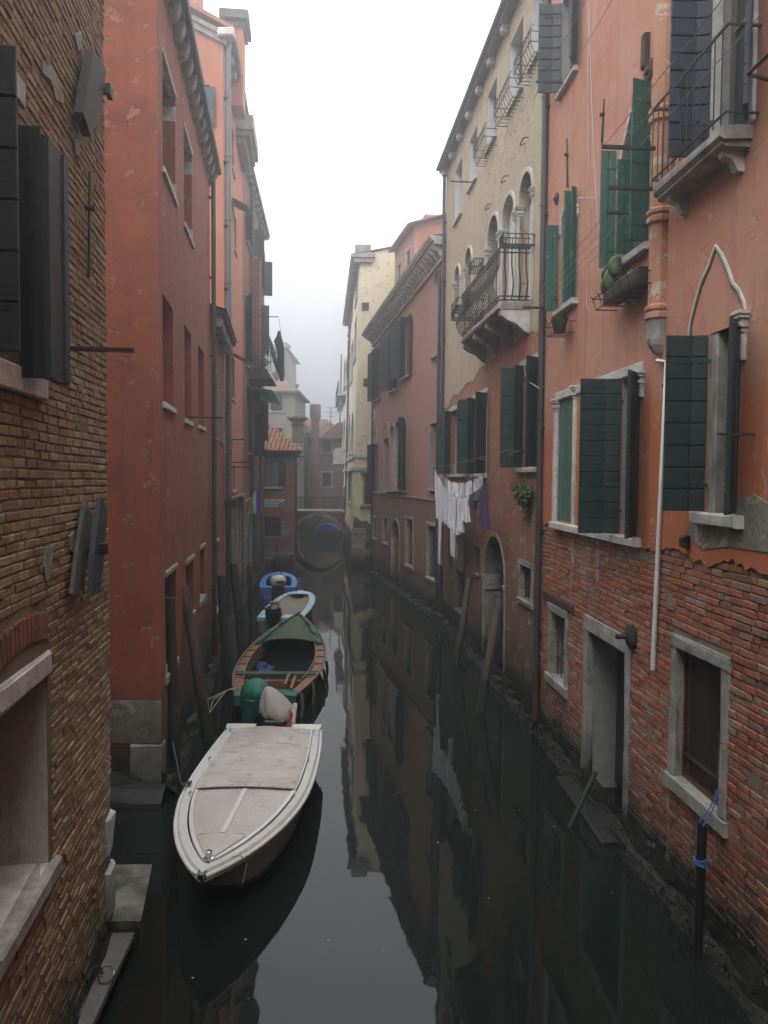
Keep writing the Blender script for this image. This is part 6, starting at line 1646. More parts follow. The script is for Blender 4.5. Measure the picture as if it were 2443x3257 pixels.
# --- white motorboat
LW = 5.65; stern_c = (on_z(1023, 2318, .6) + on_z(722, 2318, .6)) / 2; bow_p = on_z(641, 2790, .74)
d_ = (V((bow_p.x, bow_p.y, 0)) - V((stern_c.x, stern_c.y, 0))); LW = d_.length
wb = thing('motorboat', 'white motorboat under a grey cockpit cover, moored by the oxblood house', 'boat', (stern_c.x, stern_c.y, 0))
frW = Loc((stern_c.x, stern_c.y, 0), math.atan2(d_.y, d_.x) - pi / 2)
BW = [(0, .86), (.2, .92), (.4, .93), (.55, .885), (.7, .74), (.82, .54), (.92, .30), (.97, .14), (1, .03)]
ZW = [(0, .58), (.3, .57), (.6, .60), (.85, .67), (1, .74)]
hull(wb, frW, LW, BW, ZW, M['hull_white'], .80, rk=1.15)
rimstrip(wb, frW, LW, BW, ZW, .15, M['gel_grey'], .0, .045, 'gunwale')
tuberail(wb, frW, LW, BW, ZW, .028, M['gel_white'], .0)
BWi = [(t, max(b - .13, .005)) for t, b in BW]
m = MB()                    # raised white coaming inside the grey band
for sg in (1, -1):
    rings = []
    for i in range(33):
        t = .0 + .93 * i / 32; b = max(bl(BW, t) - .155 - .03 * t, .03); z = bl(ZW, t) + .05
        rings.append([frW(sg * b, LW * t, z - .04), frW(sg * b, LW * t, z + .012), frW(sg * max(b - .05, 0), LW * t, z + .016), frW(sg * max(b - .06, 0), LW * t, z - .04)])
    m.loft(rings, True, True)
obj('coaming', m, M['gel_white'], wb, 'auto')
surf(wb, frW, LW, BW, ZW, .50, .945, .19, .045, M['foredeck'], 'foredeck', 16, 8, .03)
m = MB(); rings = []
for i in range(13):
    t = .50 + .30 * i / 12; z = bl(ZW, t) + .078; w = .045; rings.append([frW(-w, LW * t, z - .02), frW(-w * .7, LW * t, z + .008), frW(w * .7, LW * t, z + .008), frW(w, LW * t, z - .02)])
m.loft(rings, False, False); obj('deck_ridge', m, M['gel_white'], wb, 'auto')
m = MB(); zz = bl(ZW, .84) + .079; tri = [(-.27, .80), (.27, .80), (.30, .812), (.05, .925), (-.05, .925), (-.30, .812), (-.27, .80)]
m.tube([frW(x, LW * t, bl(ZW, t) + .077 - .03 * abs(x)) for x, t in tri], .008, 5); obj('hatch_seal', m, M['gel_grey'], wb)
cov = surf(wb, frW, LW, BW, ZW, .025, .52, .19, .075, M['tarp_grey'], 'cockpit_cover', 30, 20, .03, .03, .035)
m = MB(); m.tube([frW(s * (bl(BW, .52) - .19), LW * .52 + .008, bl(ZW, .52) + .065 + .035 * (1 - s * s)) for s in [-1 + k / 8 for k in range(17)]], .012, 5); obj('cover_hem', m, M['cable_dark'], cov)
for k in range(7):
    s = -.85 + 1.7 * k / 6; m = MB(); fr = Loc(frW(s * (bl(BW, .5) - .19), LW * .512, bl(ZW, .51) + .075 + .035 * (1 - s * s)), 0); m.lathe(fr, [(.012, 0), (.012, .008), (.006, .013)], 8); obj('snap', m, M['chrome'], cov)
for sg in (1, -1):
    for t in (.08, .2, .32, .44): m = MB(); fr = Loc(frW(sg * (bl(BW, t) - .2), LW * t, bl(ZW, t) + .08), 0); m.lathe(fr, [(.01, 0), (.01, .008), (.005, .012)], 8); obj('snap', m, M['chrome'], cov)
    for t in (.05, .30, .56): m = MB(); p = frW(sg * (bl(BW, t) - .13), LW * t, bl(ZW, t) + .07); m.tube([p + V((0, -.05, 0)), p + V((0, -.05, .03)), p + V((0, .05, .03)), p + V((0, .05, 0))], .009, 5); obj('cleat', m, M['chrome'], wb)
m = MB(); fr = Loc(frW(0, LW * .935, bl(ZW, .935) + .05), 0); m.lathe(fr, [(.055, 0), (.055, .025), (.03, .03), (.03, .075), (.042, .08), (.042, .10), (.03, .11)], 14); obj('bow_bitt', m, M['chrome'], wb, 'auto')
m = MB(); m.cbox(frW, (-.05, LW - .09, .71), (.05, LW + .02, .785), .015); obj('bow_fitting', m, M['chrome'], wb)
for sg in (1, -1): m = MB(); m.cbox(frW, (sg * .33 if sg > 0 else -.86, -.04, .5), (.86 if sg > 0 else -.33, .15, .68), .03); obj('transom_pad', m, M['gel_white'], wb)
m = MB(); P_ = [frW(-.28, LW * .945, .82), frW(-.36, LW * .93, .80), frW(-.42, LW * .915, .66), frW(-.38, LW * .925, .45)]; m.tube(P_, .006, 5); obj('mooring_line', m, M['rope'], wb)
mo = MB(); rings = []
for k, (h, rx, ry, sx, sy) in enumerate(((-.03, .27, .20, -.04, 0), (.04, .31, .25, -.04, 0), (.12, .32, .27, -.02, -.01), (.22, .29, .26, .02, -.03), (.32, .245, .23, .06, -.05), (.41, .19, .19, .10, -.06), (.49, .125, .14, .135, -.07), (.545, .06, .07, .16, -.07), (.56, .012, .015, .165, -.07))):
    ring = []
    for j in range(40):
        a = 2 * pi * j / 40; f = 1 + (.05 * sin(a * 4 + h * 5) + .035 * sin(a * 7 + 1.3 - h * 6) + .03 * sin(a * 11 + h * 9)) * (1.3 - h * .9)
        ring.append(frW(sx + rx * f * cos(a), -.28 + sy + ry * f * sin(a), .72 + h + (.04 * sin(a * 2 + .6) + .02 * sin(a * 7)) * max(0, 1 - h / .12)))
    rings.append(ring)
mo.loft(rings, True, True); mt = obj('outboard_motor', mo, M['cloth_motor'], wb, True)
m = MB(); m.cbox(frW, (-.2, -.45, .35), (.2, -.02, .74), .03); m.box(frW, (-.07, -.4, -.4), (.07, -.25, .4)); obj('motor_bracket', m, M['black_plastic'], mt)
m = MB(); m.tube([frW(-.31, -.12, .58), frW(-.33, -.1, .75), frW(-.36, -.14, .98), frW(-.36, -.16, 1.03)], .06, 8, r2=.035); obj('steering_arm', m, M['gel_white'], mt)
m = MB()
for k in range(6): m.tube([frW(-.24 + .01 * k, -.02, .58 + .01 * k), frW(-.30, .0 - .01 * k, .75), frW(-.26 - .015 * k, -.06, .95 - .02 * k)], .008, 4)
obj('rope', m, M['orange_rope'], mt)
m = MB(); p = frW(.88, LW * .5, .68); m.tube([p + V((.0, 0, 0)) + V((.05 * cos(a), .07 * sin(a * 1.3), .02 * sin(a * 3))) for a in [k * .5 for k in range(26)]], .012, 5); m.tube([p, p + V((-.15, .25, -.1)), p + V((-.45, .9, .3))], .01, 5); obj('mooring_rope', m, M['cable_dark'], wb)

# --- green covered wooden boat
g0 = (on_z(752, 2212, .5) + on_z(940, 2212, .5)) / 2; g1 = on_z(950, 1962, .72); d_ = V((g1.x - g0.x, g1.y - g0.y, 0)); LG = d_.length
gb = thing('wooden_boat', 'wooden boat with an olive green tarpaulin tent and a teal wrapped engine', 'boat', (g0.x, g0.y, 0))
frG = Loc((g0.x, g0.y, 0), math.atan2(d_.y, d_.x) - pi / 2)
BG = [(0, .66), (.1, .84), (.25, 1.02), (.42, 1.08), (.58, 1.0), (.75, .76), (.88, .44), (.96, .18), (1, .03)]
ZG = [(0, .50), (.3, .46), (.6, .52), (.85, .66), (1, .80)]
hull(gb, frG, LG, BG, ZG, M['hull_dark'], .8)
rimstrip(gb, frG, LG, BG, ZG, .24, M['ply'], -.01, .0, 'side_deck', inner_drop=.05, stern=False)
tuberail(gb, frG, LG, BG, ZG, .026, M['rim_wood'], .03, 'rubbing_strake')
surf(gb, frG, LG, BG, ZG, .0, .97, .14, -.42, M['boat_inside'], 'floor', 16, 6, .0, 0, 0)
m = MB()
for sg in (1, -1):
    rings = []
    for i in range(20):
        t = .16 + .5 * i / 19; b = bl(BG, t) - .24; z = bl(ZG, t); rings.append([frG(sg * b, LG * t, z - .33), frG(sg * b, LG * t, z + .07), frG(sg * (b - .025), LG * t, z + .07), frG(sg * (b - .025), LG * t, z - .33)])
    m.loft(rings, True, True)
obj('coaming', m, M['rim_wood'], gb, 'auto')
for sg in (1, -1):
    for t in (.2, .27, .36, .45, .53, .62, .7):
        m = MB(); b = bl(BG, t); z = bl(ZG, t); m.box(frG, (sg * (b - .02), LG * t - .05, z + .002), (sg * (b - .22), LG * t + .05, z + .03)); obj('rib', m, M['ply_dark'] if t > .3 else M['rim_wood'], gb)
for k in range(6):
    m = MB(); b0 = (bl(BG, .08) - .1); x0 = -b0 + 2 * b0 * k / 6; m.cbox(frG, (x0 + .006, LG * .03, .22), (x0 + 2 * b0 / 6 - .006, LG * .2, .25), .006); obj('plank', m, M['ply_dark'], gb)
m = MB(); b = bl(BG, .22) - .05; m.cbox(frG, (-b, LG * .215, .42), (b, LG * .245, .52), .01); obj('thwart', m, M['tarp_green'], gb)
m = MB(); b = bl(BG, .24) - .2; m.cbox(frG, (-b, LG * .185, .18), (b, LG * .2, .42), .01); obj('thwart_riser', m, M['ply'], gb)
for sg in (1, -1):         # teal sheeting on the quarters
    m = MB(); P = []
    for i in range(7):
        row = []
        for j in range(7): row.append(frG(sg * (.26 + (.40) * j / 6), -.02 + .36 * i / 6 - .02 * j, bl(ZG, .02) + .035 + .03 * mnoise.noise(V((i * .9, j * .8, sg * 3)))))
        P.append(row)
    P.insert(0, [p + V((0, -.01, -.22)) for p in P[0]]); m.grid(P); obj('quarter_sheet', m, M['tarp_teal'], gb, 'auto')
m = MB(); rings = []        # tent
for i in range(19):
    t = .60 + .385 * i / 18; b = max(bl(BG, t) - .10 - .05 * sin(t * 40), .03); z = bl(ZG, t); hgt = .13 * (1 - ((t - .60) / .385)) ** .9 + .06
    rings.append([frG(-b + 2 * b * j / 14, LG * t + (-.12 * (1 - abs(-1 + 2 * j / 14)) if i == 0 else 0), z + .02 + hgt * (1 - abs(-1 + 2 * j / 14) ** 2.1) + .015 * mnoise.noise(V((i * .8, j * .9, 4)))) for j in range(15)])
m.grid(rings); tent = obj('tarpaulin_tent', m, M['tarp_green'], gb, 'auto')
m = MB(); m.tube(rings[0], .018, 6); obj('tent_hoop', m, M['tarp_green'], tent)
for sg, t0, t1 in ((1, .72, .98), (-1, .62, .98), (1, .6, .66)):
    m = MB(); P = []
    for i in range(10):
        t = t0 + (t1 - t0) * i / 9; b = bl(BG, t); z = bl(ZG, t); P.append([frG(sg * (max(b - .04 - .20 * j / 4 * (1 - .4 * (t > .8)), .0)), LG * t, z + .045 + .02 * j + .05 * mnoise.noise(V((i * 1.1, j * 1.1, sg * 2 + t0)))) for j in range(5)])
    m.grid(P); obj('edge_sheet', m, M['tarp_teal'], tent, 'auto')
m = MB(); rings = []
for h, r, sy in ((-.08, .17, .0), (-.03, .24, .0), (.06, .27, .01), (.16, .265, .04), (.24, .23, .08), (.30, .17, .12), (.345, .09, .15), (.36, .02, .16)):
    rings.append([frG(-.22 + r * 1.15 * (1 + .06 * sin(5 * a + h * 9) + .05 * sin(9 * a - h * 14)) * cos(a), -.10 + sy + r * .95 * (1 + .06 * sin(4 * a) + .04 * sin(11 * a)) * sin(a), .50 + h + .02 * sin(3 * a) * (h < .2)) for a in [2 * pi * k / 36 for k in range(36)]])
m.loft(rings, True, True); em = obj('outboard_motor', m, M['tarp_teal'], gb, 'auto')
m = MB(); rings = []
for z, r in ((.50, .24), (.3, .20), (.12, .16), (-.05, .13)): rings.append([frG(-.24 - (.5 - z) * .25 + r * (1 + .08 * sin(5 * a)) * cos(a), -.22 + r * .7 * sin(a), z) for a in [2 * pi * k / 14 for k in range(14)]])
m.loft(rings, True, True); obj('motor_skirt', m, M['tarp_teal'], em, 'auto')
m = MB(); m.tube([frG(-.52, -.14, .5), frG(-.25, -.42, .48), frG(.02, -.14, .52)], .01, 4); obj('lashing', m, M['rope'], em)
m = MB(); P = []
for i in range(9):
    P.append([frG(-.62 + .42 * i / 8 + .06 * mnoise.noise(V((i * .7, j * .7, 1))), LG * (.27 + .17 * j / 8), .26 + .12 * mnoise.noise(V((i * .6, j * .6, 8))) + .12 * (1 - i / 8)) for j in range(9)])
m.grid(P); obj('blue_sheet', m, M['tarp_blue'], gb, 'auto')
m = MB()
for k in range(3): m.tube([frG(-.62 - .03 * k, .35 + .05 * k, .56), frG(-.88, .25, .54), frG(-1.0 - .12 * k, -.05, .42), frG(-1.15, -.3, .2)], .012, 5)
obj('mooring_rope', m, M['rope'], gb)
for t, dz in ((.30, 0), (.40, 0), (.13, 0), (.02, 0)):
    m = MB(); b = bl(BG, t); p = frG(b + .05, LG * t, bl(ZG, t)); m.tube([p, p + V((.03, 0, -.25)), p + V((.0, 0, -.5))], .035, 8); obj('fender', m, M['black_plastic'] if t > .2 else M['rim_wood'], gb, 'auto')
for k in range(2): m = MB(); m.cbox(frG, (.48 - .16 * k, LG * (.03 + .04 * k), .52), (.54 - .16 * k, LG * (.16 + .03 * k), .60), .01); obj('rowlock', m, M['ply'], gb)

# --- pale blue boat
def open_boat(name, label, s0, s1, Bt, Zt, rim, mats, inner='boat_inside', rimw=.2, h1=.02, width=None):
    d = V((s1.x - s0.x, s1.y - s0.y, 0)); L = d.length; fr = Loc((s0.x, s0.y, 0), math.atan2(d.y, d.x) - pi / 2)
    b = thing(name, label, 'boat', (s0.x, s0.y, 0))
    hull(b, fr, L, Bt, Zt, M[mats[0]], .86); rimstrip(b, fr, L, Bt, Zt, rimw, M[mats[1]], .0, h1, 'gunwale', inner_drop=.25)
    tuberail(b, fr, L, Bt, Zt, .022, M[mats[1]], .0)
    surf(b, fr, L, Bt, Zt, .02, .93, .1, -.33, M[inner], 'floor', 14, 6, 0, 0, 0)
    return b, fr, L
s0 = (on_z(826, 1966, .5) + on_z(950, 1966, .5)) / 2; s1 = on_z(958, 1880, .62)
BB = [(0, .74), (.3, .80), (.6, .78), (.8, .66), (.92, .46), (.98, .22), (1, .03)]; ZB_ = [(0, .48), (.6, .52), (1, .62)]
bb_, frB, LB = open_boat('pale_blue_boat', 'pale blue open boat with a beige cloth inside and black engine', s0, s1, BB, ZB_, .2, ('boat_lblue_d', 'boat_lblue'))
surf(bb_, frB, LB, BB, ZB_, .86, .985, .1, .03, M['boat_lblue'], 'foredeck', 8, 6, .03)
surf(bb_, frB, LB, BB, ZB_, .38, .88, .2, -.06, M['cloth_beige'], 'cover_cloth', 14, 10, -.14, .10, 0)
m = MB(); m.cbox(frB, (-.6, LB * .30, .2), (-.30, LB * .34, .78), .02); obj('seat_back', m, M['cloth_beige'], bb_)
m = MB(); m.cbox(frB, (.05, -.02, .4), (.74, .6, .52), .03); m.cbox(frB, (-.74, -.02, .4), (-.42, .6, .52), .03); obj('stern_deck', m, M['boat_lblue'], bb_)
m = MB(); rings = [[frB(-.17 + r * cos(a), -.14 + r * 1.2 * sin(a), .45 + h) for a in [2 * pi * k / 14 for k in range(14)]] for h, r in ((-.5, .1), (0, .16), (.1, .25), (.28, .28), (.42, .24), (.5, .12))]
m.loft(rings, True, True); om = obj('outboard_motor', m, M['black_plastic'], bb_, 'auto'); m = MB(); m.tube([frB(-.2, .1, .8), frB(-.45, .35, .72), frB(-.62, .42, .74)], .035, 6); obj('tiller', m, M['black_plastic'], om)
for sg in (1, -1):
    for t in (.08, .45, .8): m = MB(); p = frB(sg * (bl(BB, t) - .1), LB * t, bl(ZB_, t) + .03); m.tube([p + V((0, -.06, 0)), p + V((0, -.05, .04)), p + V((0, .05, .04)), p + V((0, .06, 0))], .01, 4); obj('cleat', m, M['chrome'], bb_)
# --- bright blue boat
s0 = (on_z(832, 1868, .5) + on_z(938, 1868, .5)) / 2; s1 = on_z(888, 1822, .58)
BL = [(0, .72), (.3, .80), (.6, .78), (.82, .62), (.94, .36), (1, .05)]; ZL = [(0, .46), (.6, .5), (1, .6)]
bl_, frL, LL = open_boat('bright_blue_boat', 'bright blue open boat with a white outboard engine, moored by the landing steps', s0, s1, BL, ZL, .2, ('boat_blue', 'boat_blue'), 'boat_inside', .24)
surf(bl_, frL, LL, BL, ZL, .74, .985, .1, .03, M['boat_blue'], 'foredeck', 8, 6, .03)
m = MB(); m.cbox(frL, (-.72, .0, .36), (.72, .45, .50), .03); obj('stern_deck', m, M['boat_blue'], bl_)
m = MB(); rings = [[frL(-.0 + r * 1.25 * cos(a), -.2 + r * sin(a), .62 + h) for a in [2 * pi * k / 16 for k in range(16)]] for h, r in ((.0, .22), (.08, .27), (.22, .28), (.34, .24), (.42, .12))]
m.loft(rings, True, True); om = obj('outboard_motor', m, M['gel_white'], bl_, 'auto'); m = MB(); m.cbox(frL, (-.25, -.42, .02), (.25, -.02, .62), .04); obj('motor_leg', m, M['black_plastic'], om); m = MB(); m.box(frL, (-.05, -.495, .74), (.24, -.47, .84)); obj('motor_stripe', m, M['black_plastic'], om)
ps = [frL(.15, LL * .5, .3), frL(-.12, LL * .62, 2.2)]
m = MB(); m.tube(ps, .03, 6); single('oar', m, M['wood_pole_dark'], 'dark oar standing up in the bright blue boat', 'oar', ps[0])
# --- covered boat beyond the bridge
s0 = at_depth(1040, 1700, 66.0); s0.z = 0; s1 = s0 + V((-.3, 5.5, 0))
BC = [(0, .95), (.4, 1.05), (.75, .8), (1, .05)]; ZC = [(0, .5), (.6, .55), (1, .75)]
cb, frC, LC = open_boat('covered_boat', 'dark boat under a rounded blue cover, seen through the bridge arch', s0, s1, BC, ZC, .2, ('hull_dark', 'hull_dark'))
m = MB(); m.grid([[frC(-1 * cos(pi * j / 10) * bl(BC, .0 + .8 * i / 8), LC * .8 * i / 8, .52 + .62 * sin(pi * j / 10) * (1 - .3 * i / 8)) for j in range(11)] for i in range(9)]); m.add([frC(-1 * cos(pi * j / 10) * .95, 0, .52 + .62 * sin(pi * j / 10)) for j in range(11)], [tuple(range(11))]); obj('boat_cover', m, M['tarp_blue'], cb, 'auto')
# ------------------------------------------------------------------ poles in the water
def pole(label, base, top, r, mat='wood_pole', group='mooring poles', cap=None):
    base = V((base.x, base.y, -.8)) if base.z < .3 else base
    a = base; b = top; P = [a.lerp(b, k / 6) + V((R(-.012, .012), R(-.012, .012), 0)) for k in range(7)]
    m = MB(); m.tube(P, r * 1.12, 10, r2=r * .88)
    return single('mooring_pole', m, M[mat], label, 'mooring pole', V((a.x, a.y, 0)), group, 'auto')
def wpole(label, base_px, top_px, r, mat='wood_pole', dy=.0):
    b = on_z(*base_px); t_ = at_depth(*top_px, b.y + dy)
    bb = b - (t_ - b) * (.8 / t_.z)
    m = MB(); P = [bb.lerp(t_, k / 6) + V((R(-.012, .012), R(-.012, .012), 0)) for k in range(7)]
    m.tube(P, r * 1.1, 10, r2=r * .9)
    return single('mooring_pole', m, M[mat], label, 'mooring pole', V((b.x, b.y, 0)), 'mooring poles', 'auto')
wpole('slanting mooring pole in front of the arched water door', (1526, 2270), (1588, 1904), .105, 'wood_pole', .3)
wpole('mooring pole leaning beneath the hanging laundry', (1450, 2120), (1494, 1838), .10, 'wood_pole', .3)
wpole('tall bare mooring pole leaning on the oxblood house', (662, 2350), (585, 1863), .105, 'wood_pole', .2)
wpole('rough mooring pole close against the corner of the oxblood house', (560, 2478), (541, 1900), .09, 'wood_pole_dark', .1)
wpole('grey-capped dark mooring pole before the brick lower storey', (773, 2080), (742, 1793), .13, 'wood_pole_dark', .2)
wpole('short thick dark mooring pole beside the low red house', (722, 2150), (703, 1830), .12, 'wood_pole_dark', .2)
wpole('thin dark mooring pole nearest the pale blue boat', (800, 1985), (792, 1800), .09, 'wood_pole_dark', .2)
b = on_z(1815, 2625); t_ = at_depth(1895, 2455, b.y + .35); m = MB(); m.tube([b - (t_ - b) * .4, t_], .042, 8)
single('stake', m, M['wood_pole'], 'short bare stake slanting out of the water by the open door', 'stake', V((b.x, b.y, 0)), smooth='auto')
u, z = W1.hit(2234, 2618, .22); pp = W1(u, .22, 0)
pt = thing('mooring_post', 'black plastic-sleeved post hung by blue rope under the barred window', 'post', pp)
m = MB(); m.tube([W1(u, .24, -.6), W1(u, .22, z)], .052, 12); obj('post', m, M['black_plastic'], pt, 'auto')
for k in range(4):
    m = MB(); zz = W1.Z(2236, 2762, .24) + .022 * k; m.tube([W1(u + .062 * cos(a), .23 + .062 * sin(a), zz + .012 * sin(a + k)) for a in [2 * pi * i / 12 for i in range(13)]], .009, 5); obj('rope', m, M['rope_blue'], pt)
for s in (-.05, .05):
    m = MB(); m.tube([W1(u + s, .24, z - .02), W1(u + s * .6, .12, z + .16), W1(u + s * .3, .06, z + .36)], .008, 5); obj('rope', m, M['rope_blue'], pt)

# ------------------------------------------------------------------ lines, wires
def wire(name, label, cat, P, r, mat, group=None):
    m = MB(); m.tube(P, r, 5, cap=False); return single(name, m, M[mat], label, cat, P[0], group, True)
def sag(a, b, s, n=14): return [a.lerp(b, k / n) + V((0, 0, -s * 4 * (k / n) * (1 - k / n))) for k in range(n + 1)]
uB = W1.U(2066, 678); nA = W1.hit_u(1930, 676, uB)[0]; zA = W1.hit_u(1930, 676, uB)[1]
rod(r1, W1, uB, zA, nA, .0, .018, 'iron', 'line_bracket', True)
uF = W1.L - .1; zF = W1.hit_u(1670, 978, uF)[1]; nF = W1.hit_u(1663, 978, uF)[0]
rod(r1, W1, uF, zF, nF, .0, .02, 'iron', 'line_bracket', True)
for k, lab in enumerate(('outermost of the pale lines strung under the faded green shutters', 'second pale line strung under the faded green shutters, counting from outside', 'third pale line strung under the faded green shutters, counting from outside', 'innermost of the pale lines strung under the faded green shutters')):
    f = k / 3; wire('clothesline', lab, 'clothesline', sag(W1(uF, nF * (1 - f * .75) - .02, zF + .03), W1(uB, nA * (1 - f * .72) - .02, zA + .03), .05), .0045, 'rope', 'clotheslines of the pink house')
uC = ub + .02
nC = W1.hit_u(1994, 386, W1.U(2136, 404, .3))[0]
uC = ub + .05; zC1 = W1.Z(2136, 405, bo); zC2 = W1.Z(2129, 545, bo)
for zz, ex_ in ((zC1, .62), (zC2, .52)):
    m = MB(); m.box(W1, (uC - .02, bo - .05, zz - .02), (uC + .02, bo + ex_, zz + .02)); obj('line_bracket', m, M['iron'], r1)
for k, lab in enumerate(('outer pale line running up past the balcony railing', 'middle pale line running up past the balcony railing', 'inner pale line running up past the balcony railing')):
    nn = bo + .58 - k * .22; wire('clothesline', lab, 'clothesline', sag(W1(uC, nn, zC1 + .03), W1(uC - 5.5, nn, zC1 + .12), .04), .0045, 'rope', 'clotheslines of the pink house')
uD, zD = W1.U(1742, 328, .3), W1.Z(1742, 320, .3)
for k, lab in enumerate(('outer line climbing past the slate shutter at the top of the house', 'inner line climbing past the slate shutter at the top of the house')):
    nn = .58 - k * .38; wire('clothesline', lab, 'clothesline', sag(W1(uD, nn, zD + .02), W1(uD - 9, nn, zD + .05), .05), .0045, 'rope', 'clotheslines of the pink house')
def wallwire(label, L, n=.05, r=.0055, mat='cable_white', W=W1):
    P = [W(*((lambda h: (h[0], n, h[1]))(W.hit(x, y, n)))) for x, y in L]
    return wire('cable', label, 'cable', P, r, mat)
wallwire('long white cable hanging straight down the pink wall', [(1866, -40), (1872, 80), (1870, 300), (1872, 520), (1865, 600)])
wallwire('white cable that hooks at its loose end below the arched windows', [(1873, -40), (1880, 260), (1890, 520), (1900, 690), (1912, 760)])
wallwire('thin white cable end curling beneath the cactus box', [(1874, 660), (1872, 800), (1868, 900), (1866, 975), (1872, 986)])
wallwire('white wire looping from the corner bracket to the dark shutters', [(1716, 985), (1705, 1060), (1680, 1130), (1668, 1170), (1676, 1210), (1715, 1235)], .3, .007, 'cable_white', W2)
wallwire('dark cable drooping from the flower box to the flue', [(2070, 760), (2062, 860), (2046, 930), (2030, 965)], .05, .008, 'cable_dark')
a = X2(X2.U(590, 1328), .7, X2.Z(590, 1327)); b = X4(X4.U(722, 1398), .6, X4.Z(722, 1398))
for k, lab in enumerate(('slack upper line between the oxblood house and the orange house', 'slack lower line between the oxblood house and the orange house')): wire('clothesline', lab, 'clothesline', sag(a + V((-.2 * k, 0, -.02)), b + V((-.25 * k, 0, 0)), .35 + .1 * k), .006, 'rope', 'slack lines on the left side')

# ------------------------------------------------------------------ the washing
uN = W2.U(1717, 1434); nN, zN = W2.hit_u(1633, 1432, uN); uX = W2.U(1412, 1492); nX, zX = W2.hit_u(1378, 1490, uX)
rod(r2, W2, uN, zN, nN + .03, .0, .018, 'iron', 'line_bracket', True); rod(r2, W2, uX, zX, nX + .03, .0, .018, 'iron', 'line_bracket', True)
for k, lab in enumerate(('taut outer line above the washing', 'taut inner line above the washing')): wire('clothesline', lab, 'clothesline', sag(W2(uX, nX - .2 * k, zX + .02), W2(uN, nN - .28 * k, zN + .02), .02), .006, 'rope', 'laundry lines')
def wline(L, n0, n1):
    P = []
    for k, (x, y) in enumerate(L):
        f = k / (len(L) - 1); n = n0 + (n1 - n0) * f; u, z = W2.hit(x, y, n); P.append(W2(u, n, z))
    return P
outer = wline([(1384, 1494), (1400, 1525), (1414, 1551), (1430, 1573), (1452, 1580), (1475, 1581), (1497, 1573), (1515, 1562), (1532, 1548), (1560, 1520), (1632, 1436)], nX, nN)
inner = wline([(1396, 1498), (1412, 1516), (1432, 1531), (1455, 1535), (1476, 1535), (1497, 1528), (1515, 1521), (1532, 1510), (1560, 1493), (1650, 1433)], nX - .22, nN - .3)
wire('clothesline', 'sagging outer line that carries the white washing', 'clothesline', outer, .006, 'rope', 'laundry lines'); wire('clothesline', 'sagging inner line that carries the small washing', 'clothesline', inner, .006, 'rope', 'laundry lines')
def along(P, px):
    best = None
    for a, b in zip(P[:-1], P[1:]):
        for k in range(9):
            q = a.lerp(b, k / 8); c = CAM_R.transposed() @ (q - CAM); x = PX_W / 2 + PX_F * c.x / -c.z
            if best is None or abs(x - px) < best[0]: best = (abs(x - px), q)
    return best[1]
CL = {k: fabric('cloth_' + k, c) for k, c in dict(white=(.82, .82, .86), lilac=(.76, .75, .83), grey=(.46, .48, .52), pale=(.68, .70, .74), beige=(.50, .40, .34), black=(.03, .035, .045), slate=(.11, .13, .15), purple=(.085, .03, .10)).items()}
def garment(name, label, P, x0, x1, ybot, col, taper=0.0, skew=0.0, folds=4, rag=.06, cat='laundry', legs=0, zmid=None):
    a, b = along(P, x0), along(P, x1); mid = (a + b) / 2
    zb = at_depth((x0 + x1) / 2, ybot, mid.y).z; m = MB(); nx, nz = 16, 12; G = []; nn = W2.n; ph = R(0, 6)
    for i in range(nz + 1):
        f = i / nz; row = []
        for j in range(nx + 1):
            s = j / nx; ss = .5 + (s - .5) * (1 - taper * f) + skew * f
            p = along(P, x0 + (x1 - x0) * s) if i == 0 else None
            top = G[0][j] if i else p
            bt = a.lerp(b, ss); z0 = top.z; zz = z0 + (zb - z0 + rag * mnoise.noise(V((s * 3, ph, 0)))) * f
            fold = (.012 + .045 * f) * sin(folds * 2 * pi * s + ph + .8 * f) + .02 * mnoise.noise(V((s * 5, f * 3, ph)))
            if i == 0: row.append(p)
            else: row.append(V((top.x + (bt.x - a.lerp(b, s).x), top.y + (bt.y - a.lerp(b, s).y), zz)) + nn * fold)
        G.append(row)
    m.grid(G); o = single(name, m, CL[col], label, cat, mid, 'washing on the line', 'auto'); return o
garment('shirt', 'large white shirt at the far end of the washing', outer, 1382, 1416, 1655, 'lilac', .1, .1, 2, .2)
garment('trousers', 'long narrow white trousers hanging lowest of the washing', outer, 1388, 1412, 1792, 'lilac', .55, .05, 1.5, .05)
garment('undershirt', 'small beige cloth pegged by the far bracket', inner, 1398, 1424, 1572, 'beige', .0, 0, 1.5)
garment('vest', 'grey white vest next to the large shirt', outer, 1414, 1430, 1668, 'pale', .05, 0, 2, .1)
garment('shirt', 'wrinkled white shirt with a lace edge, fourth along the outer line', outer, 1429, 1446, 1678, 'white', -.15, 0, 3, .1)
garment('towel', 'long pale towel reaching lower than the shirts', outer, 1444, 1464, 1698, 'pale', -.1, .05, 2.5, .08)
garment('shirt', 'pale patterned shirt with a crumpled hem, before the white one with sleeves', outer, 1459, 1473, 1692, 'pale', -.2, 0, 2.5, .1)
garment('shirt', 'white shirt with long sleeves in the middle of the washing', outer, 1470, 1492, 1658, 'white', -.05, 0, 2, .08)
garment('underpants', 'small white folded cloth on the inner line', inner, 1424, 1451, 1588, 'white', .2, 0, 1.5)
garment('underpants', 'bright white pointed cloth on the inner line', inner, 1446, 1476, 1592, 'white', .35, .1, 1.5)
garment('pillowcase', 'square white cloth on the inner line', inner, 1471, 1501, 1586, 'white', .0, -.05, 1)
garment('sock', 'dark slate cloth hanging after the white shirts', outer, 1490, 1500, 1605, 'slate', .1, 0, 1.5)
garment('sweater', 'black cloth between the white and the purple washing', outer, 1500, 1514, 1618, 'black', .0, 0, 1.5, .1)
